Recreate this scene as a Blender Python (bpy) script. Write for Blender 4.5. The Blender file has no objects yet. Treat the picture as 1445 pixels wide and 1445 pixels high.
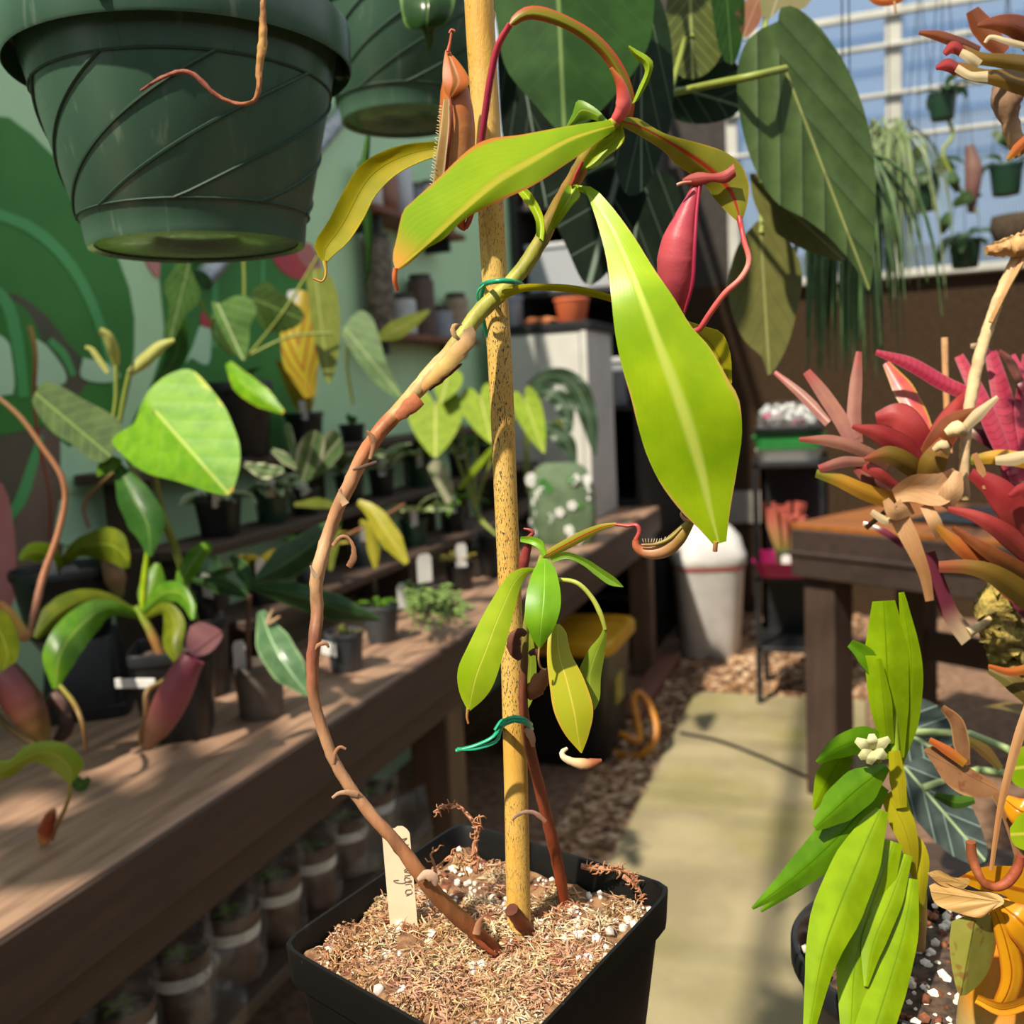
import bpy, math, random
import numpy as np
from mathutils import Vector, Matrix

# ------------------------------------------------------------------ camera, light
F = 1388.0
CAM = np.array([0.0, 0.0, 1.30])
YAW, PITCH, ROLL = (math.radians(a) for a in (19.6, -6.8, 2.9))
FW = np.array([-math.sin(YAW)*math.cos(PITCH), math.cos(YAW)*math.cos(PITCH), math.sin(PITCH)])
_r = np.array([math.cos(YAW), math.sin(YAW), 0.0]); _u = np.cross(_r, FW)
RT = _r*math.cos(ROLL) - _u*math.sin(ROLL)
UP = _r*math.sin(ROLL) + _u*math.cos(ROLL)
HZ = np.array([-math.sin(YAW), math.cos(YAW), 0.0])

scn = bpy.context.scene
col = scn.collection
cd = bpy.data.cameras.new('camera'); cam = bpy.data.objects.new('camera', cd); col.objects.link(cam)
m = Matrix(((RT[0], UP[0], -FW[0], CAM[0]), (RT[1], UP[1], -FW[1], CAM[1]), (RT[2], UP[2], -FW[2], CAM[2]), (0, 0, 0, 1)))
cam.matrix_world = m
cd.sensor_width = 36; cd.lens = 36*F/1445.0; cd.clip_start = 0.02
cd.dof.use_dof = True; cd.dof.focus_distance = 0.54; cd.dof.aperture_fstop = 8.5
scn.camera = cam

w = bpy.data.worlds.new('sky'); scn.world = w; w.use_nodes = True
bg = w.node_tree.nodes['Background']
bg.inputs[0].default_value = (0.84, 0.92, 1.0, 1); bg.inputs[1].default_value = 0.85
sd = bpy.data.lights.new('sun_offscreen', 'SUN'); sun = bpy.data.objects.new('sun_offscreen', sd); col.objects.link(sun)
sd.energy = 7.0; sd.angle = math.radians(1.4); sd.color = (1.0, 0.90, 0.74)
SUN = Vector((0.22, 0.62, -0.80)).normalized()
sun.rotation_euler = SUN.to_track_quat('-Z', 'Y').to_euler(); sun.location = (-1, -2, 4)
scn.view_settings.view_transform = 'Standard'; scn.view_settings.look = 'None'
scn.view_settings.exposure = 0.0; scn.view_settings.gamma = 1.0; scn.view_settings.use_curve_mapping = False

# ------------------------------------------------------------------ pixel helpers
def ray(x, y): return FW + RT*(x-722.5)/F - UP*(y-722.5)/F
def P(x, y, h):                     # pixel + horizontal distance ahead
    r = ray(x, y); return CAM + r*(h/(r@HZ))
def onx(x, y, X): r = ray(x, y); return CAM + r*((X-CAM[0])/r[0])
def ony(x, y, Y): r = ray(x, y); return CAM + r*((Y-CAM[1])/r[1])
def onz(x, y, Z): r = ray(x, y); return CAM + r*((Z-CAM[2])/r[2])
def ppm(x, y, h): r = ray(x, y); return (h/(r@HZ))/F     # metres per pixel there
rng = random.Random(7)
nrg = np.random.default_rng(11)

def hexc(s):
    s = s.lstrip('#'); v = [int(s[i:i+2], 16)/255 for i in (0, 2, 4)]
    return tuple(c/12.92 if c <= 0.04045 else ((c+0.055)/1.055)**2.4 for c in v)

# ------------------------------------------------------------------ materials
MATS = {}
class NT:
    def __init__(s, name):
        s.m = bpy.data.materials.new(name); s.m.use_nodes = True
        s.t = s.m.node_tree; s.n = s.t.nodes; s.b = s.n['Principled BSDF']; s.out = s.n['Material Output']
    def node(s, ty, **kw):
        n = s.n.new(ty)
        for k, v in kw.items(): setattr(n, k, v)
        return n
    def put(s, sock, v):
        if hasattr(v, 'is_output') or isinstance(v, bpy.types.NodeSocket): s.t.links.new(v, sock)
        elif isinstance(v, (tuple, list)) and len(v) == 3 and sock.type == 'RGBA': sock.default_value = (*v, 1)
        else: sock.default_value = v
    def math(s, op, a, b=0.0, c=0.0):
        n = s.node('ShaderNodeMath', operation=op)
        for i, v in enumerate((a, b, c)): s.put(n.inputs[i], v)
        return n.outputs[0]
    def step(s, v, lo, hi):
        n = s.node('ShaderNodeMapRange', interpolation_type='SMOOTHSTEP')
        s.put(n.inputs[0], v); n.inputs[1].default_value = lo; n.inputs[2].default_value = hi
        return n.outputs[0]
    def mix(s, f, a, b):
        n = s.node('ShaderNodeMix', data_type='RGBA')
        s.put(n.inputs[0], f); s.put(n.inputs[6], a); s.put(n.inputs[7], b)
        return n.outputs[2]
    def coord(s, which='Object'): return s.node('ShaderNodeTexCoord').outputs[which]
    def noise(s, scale, detail=4, vec=None, rough=0.55, stretch=None):
        n = s.node('ShaderNodeTexNoise'); n.inputs['Scale'].default_value = scale; n.inputs['Detail'].default_value = detail
        n.inputs['Roughness'].default_value = rough
        v = vec or s.coord()
        if stretch:
            mp = s.node('ShaderNodeMapping'); s.t.links.new(v, mp.inputs[0]); mp.inputs['Scale'].default_value = stretch; v = mp.outputs[0]
        s.t.links.new(v, n.inputs['Vector']); return n.outputs['Fac']
    def bump(s, hgt, strength=0.3, dist=0.002):
        n = s.node('ShaderNodeBump'); n.inputs['Strength'].default_value = strength; n.inputs['Distance'].default_value = dist
        s.t.links.new(hgt, n.inputs['Height']); s.t.links.new(n.outputs[0], s.b.inputs['Normal'])
    def base(s, c): s.put(s.b.inputs['Base Color'], c)

def plain(name, c, c2=None, rough=0.6, scale=20, spec=0.5, metal=0.0, bump=0.15, dist=0.002, stretch=None, lo=0.35, hi=0.65, detail=5, coat=0):
    if name in MATS: return MATS[name]
    k = NT(name); c = hexc(c); f = k.noise(scale, detail, stretch=stretch)
    k.base(k.mix(k.step(f, lo, hi), c, hexc(c2)) if c2 else c)
    k.b.inputs['Roughness'].default_value = rough; k.b.inputs['Specular IOR Level'].default_value = spec; k.b.inputs['Metallic'].default_value = metal
    k.b.inputs['Coat Weight'].default_value = coat
    if bump: k.bump(f, bump, dist)
    MATS[name] = k.m; return k.m

def leafmat(name, c, c2=None, rib=None, ribw=0.05, vein=None, nv=9, slant=0.5, vs=0.5, vw=0.16, edge=None, ew=0.8, tip=None, tw=0.8,
            rough=0.38, trans=0.3, bump=0.35, spots=None, scale=40, vb=0.15, quilt=0.0, v0=-1.0, spec=0.28):
    if name in MATS: return MATS[name]
    k = NT(name)
    uv = k.node('ShaderNodeSeparateXYZ'); k.t.links.new(k.coord('UV'), uv.inputs[0]); U, V = uv.outputs[0], uv.outputs[1]
    a = k.math('ABSOLUTE', k.math('MULTIPLY_ADD', U, 2.0, -1.0))
    f = k.noise(scale, 4)
    C = k.mix(k.step(f, 0.3, 0.7), hexc(c), hexc(c2 or c))
    p = k.math('FRACT', k.math('SUBTRACT', k.math('MULTIPLY', V, float(nv)), k.math('MULTIPLY', a, slant*nv)))
    tri = k.math('MULTIPLY', k.math('ABSOLUTE', k.math('SUBTRACT', p, 0.5)), 2.0)
    vm = k.step(tri, 1.0-vw*2, 1.0)
    if not vein: vb = 0.0
    if vein: C = k.mix(k.math('MULTIPLY', vm, vs), C, hexc(vein))
    if spots: C = k.mix(k.step(k.noise(90, 2), 0.58, 0.66), C, hexc(spots))
    if edge: C = k.mix(k.step(k.math('ADD', a, k.math('MULTIPLY', k.math('SUBTRACT', f, 0.5), 0.4)), ew, 1.0), C, hexc(edge))
    if tip: C = k.mix(k.step(V, tw, 1.0), C, hexc(tip))
    rm = k.math('SUBTRACT', 1.0, k.step(a, ribw*0.2, ribw*1.2))
    if v0 > 0: rm = k.math('MULTIPLY', rm, k.step(V, v0, v0+0.02))
    if rib: C = k.mix(rm, C, hexc(rib))
    k.base(C); k.b.inputs['Roughness'].default_value = rough; k.b.inputs['Specular IOR Level'].default_value = spec
    k.bump(k.math('ADD', k.math('ADD', k.math('MULTIPLY', vm, -vb), k.math('MULTIPLY', k.math('POWER', tri, 2.0), -quilt)), k.math('ADD', k.math('MULTIPLY', rm, -0.8), k.math('MULTIPLY', f, 0.6))), bump, 0.0015)
    tr = k.node('ShaderNodeBsdfTranslucent'); k.t.links.new(C, tr.inputs[0])
    mx = k.node('ShaderNodeMixShader'); mx.inputs[0].default_value = trans
    k.t.links.new(k.b.outputs[0], mx.inputs[1]); k.t.links.new(tr.outputs[0], mx.inputs[2]); k.t.links.new(mx.outputs[0], k.out.inputs[0])
    MATS[name] = k.m; return k.m

def colmat(name, rough=0.5, scale=150, amt=0.5, bump=0.3, stretch=None, spec=0.4, dark=0.5):
    if name in MATS: return MATS[name]
    k = NT(name); at = k.node('ShaderNodeVertexColor', layer_name='Col'); f = k.noise(scale, 5, stretch=stretch)
    d = k.node('ShaderNodeMix', data_type='RGBA', blend_type='MULTIPLY'); d.inputs[0].default_value = 1.0
    k.t.links.new(at.outputs[0], d.inputs[6]); d.inputs[7].default_value = (dark, dark, dark, 1)
    k.base(k.mix(k.math('MULTIPLY', k.step(f, 0.4, 0.75), amt), at.outputs[0], d.outputs[2]))
    k.b.inputs['Roughness'].default_value = rough; k.b.inputs['Specular IOR Level'].default_value = spec
    if bump: k.bump(f, bump, 0.0015)
    MATS[name] = k.m; return k.m

# ------------------------------------------------------------------ object helpers
ORG = {}
def thing(name, label, cat, loc, group=None):
    o = bpy.data.objects.new(name, None); col.objects.link(o); o.empty_display_size = 0.02
    o.location = tuple(float(c) for c in loc); ORG[o.name] = np.array(loc, float)
    o['label'] = label; o['category'] = cat
    if group: o['group'] = group
    return o
def build(name, V, Fs, mat, parent=None, uv=None, cols=None, smooth=True, mats=None, fm=None, sharp=50):
    V = np.asarray(V, float)
    if parent is not None:
        org = ORG[parent.name]
    else:
        org = np.zeros(3)
    me = bpy.data.meshes.new(name); me.from_pydata((V-org).tolist(), [], [tuple(int(i) for i in f) for f in Fs])
    me.validate(); me.update()
    o = bpy.data.objects.new(name, me); col.objects.link(o)
    for mm in (mats or [mat]): me.materials.append(mm)
    if fm is not None: me.polygons.foreach_set('material_index', np.asarray(fm, dtype=np.int32))
    if smooth:
        me.polygons.foreach_set('use_smooth', [True]*len(me.polygons))
        if sharp: me.set_sharp_from_angle(angle=math.radians(sharp))
    if uv is not None:
        l = me.uv_layers.new(name='UVMap'); idx = np.empty(len(me.loops), dtype=np.int32); me.loops.foreach_get('vertex_index', idx)
        l.data.foreach_set('uv', np.asarray(uv, float)[idx].ravel())
    if cols is not None:
        a = me.color_attributes.new('Col', 'FLOAT_COLOR', 'POINT'); c = np.ones((len(V), 4)); c[:, :3] = cols; a.data.foreach_set('color', c.ravel())
    if parent is not None:
        o.parent = parent; ORG[o.name] = org
    return o
def tag(o, label=None, cat=None, group=None, kind=None):
    if label: o['label'] = label
    if cat: o['category'] = cat
    if group: o['group'] = group
    if kind: o['kind'] = kind
    return o
def struct(name, V, Fs, mat, parent=None, smooth=False, label=None, **k):
    o = build(name, V, Fs, mat, parent, smooth=smooth, **k)
    if parent is None: o['kind'] = 'structure'
    if label: o['label'] = label
    return o
def join(parts):
    V, Fs, off = [], [], 0
    for v, f in parts:
        V.append(np.asarray(v, float)); Fs += [tuple(i+off for i in q) for q in f]; off += len(v)
    return np.vstack(V), Fs
def box(x0, x1, y0, y1, z0, z1, b=0.0, rot=0.0, piv=None):
    if b <= 0:
        v = np.array([(x, y, z) for z in (z0, z1) for (x, y) in ((x0, y0), (x1, y0), (x1, y1), (x0, y1))], float)
        f = [(3, 2, 1, 0), (4, 5, 6, 7), (0, 1, 5, 4), (1, 2, 6, 5), (2, 3, 7, 6), (3, 0, 4, 7)]
    else:                         # chamfered along every edge
        def ring(d, z): return [(x0+d, y0+b, z), (x0+b, y0+d, z), (x1-b, y0+d, z), (x1-d, y0+b, z), (x1-d, y1-b, z), (x1-b, y1-d, z), (x0+b, y1-d, z), (x0+d, y1-b, z)]
        v = np.array(ring(b, z0)+ring(0, z0+b)+ring(0, z1-b)+ring(b, z1), float)
        f = [tuple(range(7, -1, -1)), tuple(range(24, 32))]
        for k in range(3):
            for i in range(8): j = (i+1) % 8; f.append((k*8+i, k*8+j, k*8+8+j, k*8+8+i))
    if rot:
        px, py = piv if piv else ((x0+x1)/2, (y0+y1)/2); c, s = math.cos(rot), math.sin(rot)
        X, Y = v[:, 0]-px, v[:, 1]-py; v[:, 0] = px+c*X-s*Y; v[:, 1] = py+s*X+c*Y
    return v, f
def crom(pts, n):
    pts = np.asarray(pts, float)
    if len(pts) == 2: return np.array([pts[0]+(pts[1]-pts[0])*t for t in np.linspace(0, 1, n)])
    d = np.r_[0, np.cumsum(np.maximum(np.linalg.norm(np.diff(pts[:, :min(3, pts.shape[1])], axis=0), axis=1), 1e-9))]; d /= d[-1]
    p = np.vstack([2*pts[0]-pts[1], pts, 2*pts[-1]-pts[-2]]); out = []
    for t in np.linspace(0, 1, n):
        i = min(max(np.searchsorted(d, t, side='right')-1, 0), len(pts)-2); u = (t-d[i])/(d[i+1]-d[i])
        a, b, c, e = p[i], p[i+1], p[i+2], p[i+3]
        out.append(0.5*((2*b)+(c-a)*u+(2*a-5*b+4*c-e)*u*u+(3*b-a-3*c+e)*u**3))
    return np.array(out)
def lerpn(vals, n):
    vals = np.asarray(vals, float)
    x = np.linspace(0, 1, len(vals)); t = np.linspace(0, 1, n)
    return np.interp(t, x, vals) if vals.ndim == 1 else np.stack([np.interp(t, x, vals[:, i]) for i in range(vals.shape[1])], 1)
def unit(v): v = np.asarray(v, float); return v/max(np.linalg.norm(v), 1e-12)
def frames(p):
    T = np.gradient(p, axis=0); T /= np.maximum(np.linalg.norm(T, axis=1, keepdims=True), 1e-12)
    a = np.array([0, 0, 1.0]) if abs(T[0][2]) < 0.9 else np.array([1.0, 0, 0]); A = [unit(np.cross(T[0], a))]
    for i in range(1, len(p)): v = A[-1]-T[i]*(A[-1]@T[i]); A.append(unit(v))
    A = np.array(A); return T, A, np.cross(T, A)
def tube(pts, rad, n=8, segs=None, jitter=0.0, flat=None, open_end=None, raw=False, hint=None):
    """swept tube; returns V, F, t of each vertex. open_end: depth of a hollow at the end"""
    segs = segs or max(2, 4*(len(pts)-1)+1)
    p = np.asarray(pts, float) if raw else crom(pts, segs)
    segs = len(p); r = lerpn(rad, segs) if np.ndim(rad) else np.full(segs, rad)
    T, A, B = frames(p)
    if hint is not None:
        A = np.array([unit(np.cross(t, hint)) for t in T]); B = np.cross(T, A)
    th = np.linspace(0, 2*math.pi, n, endpoint=False); V = []; tt = []
    fl = 1.0 if flat is None else flat
    for i in range(segs):
        rr = r[i]*(1+jitter*nrg.uniform(-1, 1, n))
        V.append(p[i]+np.outer(np.cos(th)*rr, A[i])+np.outer(np.sin(th)*rr*fl, B[i])); tt += [i/(segs-1)]*n
    Fs = [(k*n+i, k*n+(i+1) % n, (k+1)*n+(i+1) % n, (k+1)*n+i) for k in range(segs-1) for i in range(n)]
    V = list(np.vstack(V)); c = len(V); V.append(p[0]); tt.append(0); Fs += [(c, (i+1) % n, i) for i in range(n)]
    last = (segs-1)*n
    if open_end:
        for q, (s, dd) in enumerate(((0.80, 0.12), (0.72, 1.0))):
            ring = [p[-1]-T[-1]*open_end*dd+(V[last0+i]-p[-1])*s for last0 in [(segs-1)*n] for i in range(n)]
            st = len(V); V += ring; tt += [1.0]*n
            Fs += [(last+i, last+(i+1) % n, st+(i+1) % n, st+i) for i in range(n)]; last = st
        e = p[-1]-T[-1]*open_end*1.05
    else: e = p[-1]
    c = len(V); V.append(e); tt.append(1); Fs += [(c, last+i, last+(i+1) % n) for i in range(n)]
    return np.array(V), Fs, np.array(tt)
def tubeo(name, pts, rad, mat, parent=None, cols=None, **k):
    V, Fs, t = tube(pts, rad, **k); cc = None
    if cols is not None:
        cl = np.array([hexc(c) for c in cols]); cc = lerpn(cl, 200)[np.clip((t*199).astype(int), 0, 199)]
    return build(name, V, Fs, mat, parent, cols=cc)
def px(pts): return [P(*q) for q in pts]
def pxr(pts, dia):    # radii in metres from pixel diameters at each point
    return [ppm(*q)*d/2 for q, d in zip(pts, lerpn(dia, len(pts)))]

def shell(V, Fs, nrm, t):
    n = len(V); V2 = np.vstack([V, V-nrm*t]); return V2, Fs+[tuple(i+n for i in reversed(f)) for f in Fs]
def grid(nu, nv): return [(j*nu+i, j*nu+i+1, (j+1)*nu+i+1, (j+1)*nu+i) for j in range(nv-1) for i in range(nu-1)]
def leafe(parent, mat, A, B, hs, M=None, fold=0.0, tilt=0.0, wave=0.0, wf=3.0, nu=9, nv=26, name='leaf', thick=0.0006, p=1.4, label=None):
    """blade between two traced edges; depth from hs (midrib), fold and tilt"""
    a = crom(A, nv); b = crom(B, nv); mid = crom(M, nv) if M is not None else (a+b)/2
    h = lerpn(hs, nv) if len(hs) < 3 else crom(np.c_[np.arange(len(hs)), hs], nv)[:, 1]
    V = []; uv = []
    for j in range(nv):
        wpx = np.linalg.norm(a[j]-b[j])/2
        for i in range(nu):
            u = -1+2*i/(nu-1)
            q = mid[j]+(a[j]-mid[j])*u if u >= 0 else mid[j]+(b[j]-mid[j])*(-u)
            wm = wpx*ppm(q[0], q[1], h[j])
            d = fold*abs(u)**p*wm+tilt*u*wm+wave*wm*abs(u)*math.sin(j/(nv-1)*wf*6.28+u*2)
            V.append(P(q[0], q[1], h[j]+d)); uv.append(((u+1)/2, j/(nv-1)))
    V = np.array(V); Fs = grid(nu, nv)
    g = V.reshape(nv, nu, 3); nn = np.cross(np.gradient(g, axis=1), np.gradient(g, axis=0)).reshape(-1, 3)
    nn /= np.maximum(np.linalg.norm(nn, axis=1, keepdims=True), 1e-12)
    if thick: V, Fs = shell(V, Fs, nn, thick); uv = uv+uv
    o = build(name, V, Fs, mat, parent, uv=uv)
    if label: o['label'] = label
    return o
def leafp(parent, mat, mid, wd, hs, wd2=None, **k):
    """blade from a traced midline and half widths in pixels"""
    n = 14; mm = crom(mid, n); T = np.gradient(mm, axis=0); T /= np.maximum(np.linalg.norm(T, axis=1, keepdims=True), 1e-9)
    S = np.c_[-T[:, 1], T[:, 0]]; wa = np.maximum(lerpn(wd, n), 0.3); wb = np.maximum(lerpn(wd2 if wd2 is not None else wd, n), 0.3)
    return leafe(parent, mat, mm+S*wa[:, None], mm-S*wb[:, None], hs, M=mm, **k)
def leafr(parent, mat, outline, att, tip, h, tilt=(0, 0), cup=0.0, rings=5, n=56, name='leaf', ripple=0.0, label=None, thick=0.0006):
    """radial blade: traced closed outline around the petiole point; tilt = depth change per metre right / down"""
    o = np.asarray(outline, float); loop = crom(np.vstack([o, o[:1]]), n+1)[:-1]
    att = np.asarray(att, float); tip = np.asarray(tip, float); ax = tip-att; L = np.linalg.norm(ax); ax /= L; sx = np.array([-ax[1], ax[0]])
    hw = max(abs((loop-att)@sx))
    s = ppm(att[0], att[1], h)
    V = []; uv = []
    def put(q, rr, k):
        d = (q-att)*s; dh = tilt[0]*d[0]+tilt[1]*d[1]+cup*(abs((q-att)@sx)*s)**1.0+ripple*s*hw*rr*math.sin(k*0.9)
        V.append(P(q[0], q[1], h+dh)); uv.append((0.5+((q-att)@sx)/(2*hw), ((q-att)@ax)/L*0.75+0.25))
    put(att, 0, 0)
    for r in range(1, rings+1):
        for k in range(n): put(att+(loop[k]-att)*(r/rings), r/rings, k)
    Fs = [(0, 1+k, 1+(k+1) % n) for k in range(n)]
    for r in range(rings-1):
        for k in range(n): a = 1+r*n; Fs.append((a+k, a+n+k, a+n+(k+1) % n, a+(k+1) % n))
    V = np.array(V); nn = np.tile(unit(CAM-V[0]), (len(V), 1))
    if thick: V, Fs = shell(V, Fs, nn, thick); uv = uv+uv
    ob = build(name, V, Fs, mat, parent, uv=uv)
    if label: ob['label'] = label
    return ob
def heart(att, tip, wid, lobe=0.28):
    """heart outline in pixels"""
    att = np.asarray(att, float); tip = np.asarray(tip, float); ax = tip-att; sx = np.array([-ax[1], ax[0]])/np.linalg.norm(ax)*wid
    pts = [(0, -0.02), (0.22, -lobe*0.8), (0.55, -lobe), (0.88, -lobe*0.55), (1.0, 0.05), (0.93, 0.3), (0.68, 0.58), (0.36, 0.82), (0.0, 1.0)]
    full = pts+[(-u, v) for u, v in reversed(pts[1:-1])]
    return [att+sx*u+ax*v for u, v in full]
def leafw(parent, mat, p0, az, length, wid, e0=0.9, droop=1.2, twist=0.0, fold=0.25, prof='lance', nu=5, nv=12, name='leaf', wave=0.0, pet=0.0):
    """blade in the world: from p0, heading az, rising at e0 and drooping along its length"""
    s = np.linspace(0, 1, nv); p = [np.asarray(p0, float)]; d = np.array([math.cos(az), math.sin(az), 0])
    for j in range(1, nv):
        e = e0-droop*s[j]; p.append(p[-1]+(d*math.cos(e)+np.array([0, 0, math.sin(e)]))*length/(nv-1))
    p = np.array(p); T = np.gradient(p, axis=0); T /= np.linalg.norm(T, axis=1, keepdims=True)
    side0 = np.array([-math.sin(az), math.cos(az), 0])
    if prof == 'lance': ww = np.sin(np.pi*np.clip((s-pet)/(1-pet), 0, 1)**0.85)**0.8
    elif prof == 'oval': ww = np.sin(np.pi*np.clip((s-pet)/(1-pet), 0, 1))**0.5
    elif prof == 'strap': ww = np.minimum(1, np.minimum(0.5+s*2, (1-s)*3.0))
    elif prof == 'heart': q = np.clip((s-pet)/(1-pet), 0, 1); ww = np.where(q > 0, np.sqrt(np.clip(q*5, 0, 1))*(1-q)**0.75*1.15, 0)
    ww = np.maximum(ww, 0.06 if pet else 0.03)*wid/2
    V = []; uv = []
    for j in range(nv):
        N = np.cross(T[j], side0); S = side0*math.cos(twist)+N*math.sin(twist); N = np.cross(T[j], S)
        for i in range(nu):
            u = -1+2*i/(nu-1)
            V.append(p[j]+S*u*ww[j]+N*(-fold*abs(u)*ww[j]*-1+wave*ww[j]*math.sin(j*1.7+u*3))); uv.append(((u+1)/2, s[j]))
    return build(name, V, grid(nu, nv), mat, parent, uv=uv)

def lathe(prof, c, n=40, sq=None, rot=0.0, cap0=True, cap1=True, tilt=None):
    """rings of (radius, z) about a vertical axis at c; sq = superellipse exponent for square pots"""
    th = np.linspace(0, 2*math.pi, n, endpoint=False); V = []
    k = np.ones(n) if sq is None else (np.abs(np.cos(th))**sq+np.abs(np.sin(th))**sq)**(-1/sq)
    for r, z in prof: V.append(np.c_[np.cos(th+rot)*k*r, np.sin(th+rot)*k*r, np.full(n, z)])
    V = np.vstack(V); m_ = len(prof)
    Fs = [(j*n+i, j*n+(i+1) % n, (j+1)*n+(i+1) % n, (j+1)*n+i) for j in range(m_-1) for i in range(n)]
    if cap0: Fs.append(tuple(range(n-1, -1, -1)))
    if cap1: Fs.append(tuple((m_-1)*n+i for i in range(n)))
    return V+np.asarray(c, float), Fs
def blob(c, r, n=1, seed=0, sq=(1, 1, 1), jit=0.25):
    g = np.random.default_rng(seed); t = (1+5**.5)/2
    v = np.array([(-1, t, 0), (1, t, 0), (-1, -t, 0), (1, -t, 0), (0, -1, t), (0, 1, t), (0, -1, -t), (0, 1, -t), (t, 0, -1), (t, 0, 1), (-t, 0, -1), (-t, 0, 1)], float)
    v /= np.linalg.norm(v[0])
    f = [(0, 11, 5), (0, 5, 1), (0, 1, 7), (0, 7, 10), (0, 10, 11), (1, 5, 9), (5, 11, 4), (11, 10, 2), (10, 7, 6), (7, 1, 8), (3, 9, 4), (3, 4, 2), (3, 2, 6), (3, 6, 8), (3, 8, 9), (4, 9, 5), (2, 4, 11), (6, 2, 10), (8, 6, 7), (9, 8, 1)]
    v = v*(1+g.uniform(-jit, jit, (12, 1)))
    return np.asarray(c)+v*r*np.array(sq), f
def poly(pts3):
    return np.array(pts3), [tuple(range(len(pts3)))]

# ================================================================== SETTING
WX = -1.55; BY = 5.6
def wood(name, c, c2, stretch, rough=0.65, scale=6, bump=0.25): return plain(name, c, c2, rough=rough, scale=scale, stretch=stretch, bump=bump, dist=0.002, lo=0.3, hi=0.7, detail=8)
M_wall = plain('wall_paint', 'c0e6b8', 'b6deae', rough=0.6, scale=3, bump=0.05)
M_floor = plain('soil_floor', '6b5040', '8d7058', rough=0.95, scale=30, bump=0.6, dist=0.01)
M_conc = NT('path_concrete'); k = M_conc
c0 = k.mix(k.step(k.noise(3.0, 6), 0.35, 0.65), hexc('857a5c'), hexc('9c906e'))
k.base(k.mix(k.math('MULTIPLY', k.step(k.noise(1.3, 5), 0.45, 0.65), 0.6), c0, hexc('7f7a3a'))); k.b.inputs['Roughness'].default_value = 0.8; k.bump(k.noise(90, 6), 0.3, 0.003); M_conc = k.m
M_backwall = plain('back_wall_board', '33261a', '3c2d1e', spec=0.15, rough=0.9, scale=40, bump=0.1)
M_white = plain('white_frame', 'b4b3aa', 'a5a49a', rough=0.45, scale=8, bump=0.05)
M_bench = wood('bench_brown', '4d392c', '3e2d22', (1, 8, 8)); M_bench_front = wood('bench_brown_y', '4a382c', '3c2d23', (10, 0.8, 10)); M_bench_top = wood('bench_top_worn', 'a5846c', '785d4c', (10, 0.8, 10), rough=0.5)
M_black = plain('black_plastic', '17181a', '202124', rough=0.42, scale=30, bump=0.06)
M_dust = plain('black_plastic_dusty', '0c0c0b', '2a2825', spec=0.3, rough=0.5, scale=120, bump=0.05, lo=0.66, hi=0.74)

struct('floor', *box(-3.0, 3.0, -2.2, 6.2, -0.05, 0.0), M_floor)
struct('wall_right_unseen', *box(2.2, 2.3, -1.7, BY, 0, 1.84), M_backwall)  # unseen wall, added to block low sky light from the right
struct('wall_front_unseen', *box(WX-0.1, 2.3, -1.8, -1.7, 0, 1.84), M_backwall)  # unseen wall behind the camera, added to deepen the shade
struct('wall_left', *join([box(WX-0.1, WX, -0.6, 1.9, 0, 2.2), box(WX-0.1, WX, 1.9, BY, 0, 2.45)]), M_wall)
WL = bpy.data.objects['wall_left']; ORG['wall_left'] = np.zeros(3)
struct('wall_back', *box(WX-0.1, 2.6, BY, BY+0.08, 0, 1.84), M_backwall)
struct('trim_1', *box(-0.95, -0.50, BY-0.02, BY-0.001, 0.52, 0.70), plain('trim_grey', '8d897f', '827e75', rough=0.7, scale=8))
# the closed part of the back wall, left of the glazing
struct('wall_end', *box(WX-0.1, -0.66, BY, BY+0.08, 1.84, 3.6), plain('shed_board', '2b2622', '35302a', rough=0.85, scale=20))

# mural painted flat on the wall
PAINT = {n: plain('mural_'+n, a, b, rough=0.55, scale=5, bump=0.04) for n, a, b in (
    ('green', '2f7a28', '3a8532'), ('dark', '3d4a36', '5f5644'), ('rib', '4aa058', '56ab62'), ('pale', 'bce4bc', 'b2dbb2'), ('red', 'b03a46', 'bd444a'), ('pink', 'c8857e', 'bb726c'), ('brown', '6d594d', '7d6a58'))}
def mural(kind, pts, layer, name):
    pts = [onx(x, y, WX+0.0012+0.0008*layer) for x, y in pts]
    v = np.array(pts); v2 = v.copy(); v2[:, 0] = WX-0.001; n = len(pts)
    build(name, np.vstack([v, v2]), [tuple(range(n))]+[(i, n+i, n+(i+1) % n, (i+1) % n) for i in range(n)], PAINT[kind], WL, smooth=False)
def band(mid, wd, n=14):
    mm = crom(mid, n); T = np.gradient(mm, axis=0); T /= np.linalg.norm(T, axis=1, keepdims=True); S = np.c_[-T[:, 1], T[:, 0]]*lerpn(wd, n)[:, None]/2
    return [tuple(q) for q in mm+S]+[tuple(q) for q in (mm-S)[::-1]]
def sm(pts, n=40): a = np.array(pts+[pts[0]], float); return [tuple(q) for q in crom(a, n+1)[:-1]]
mural('green', sm([(-120, 170), (0, 163), (45, 190), (82, 228), (112, 275), (145, 325), (170, 372), (187, 425), (190, 480), (183, 545), (165, 600), (120, 620), (80, 640), (62, 700), (60, 800), (-120, 830)]), 0, 'painted_leaf')
mural('dark', sm([(-120, 408), (0, 410), (40, 425), (70, 450), (100, 490), (128, 520), (110, 560), (60, 600), (20, 720), (-120, 700)]), 1, 'painted_dark_patch')
mural('green', sm([(-60, 420), (20, 425), (55, 470), (72, 560), (60, 600), (-60, 600)]), 2, 'painted_leaf')
mural('rib', band([(-40, 290), (0, 303), (50, 325), (95, 368), (125, 418), (148, 480), (165, 560)], [14, 16, 15, 13, 9]), 2, 'painted_rib')
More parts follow.
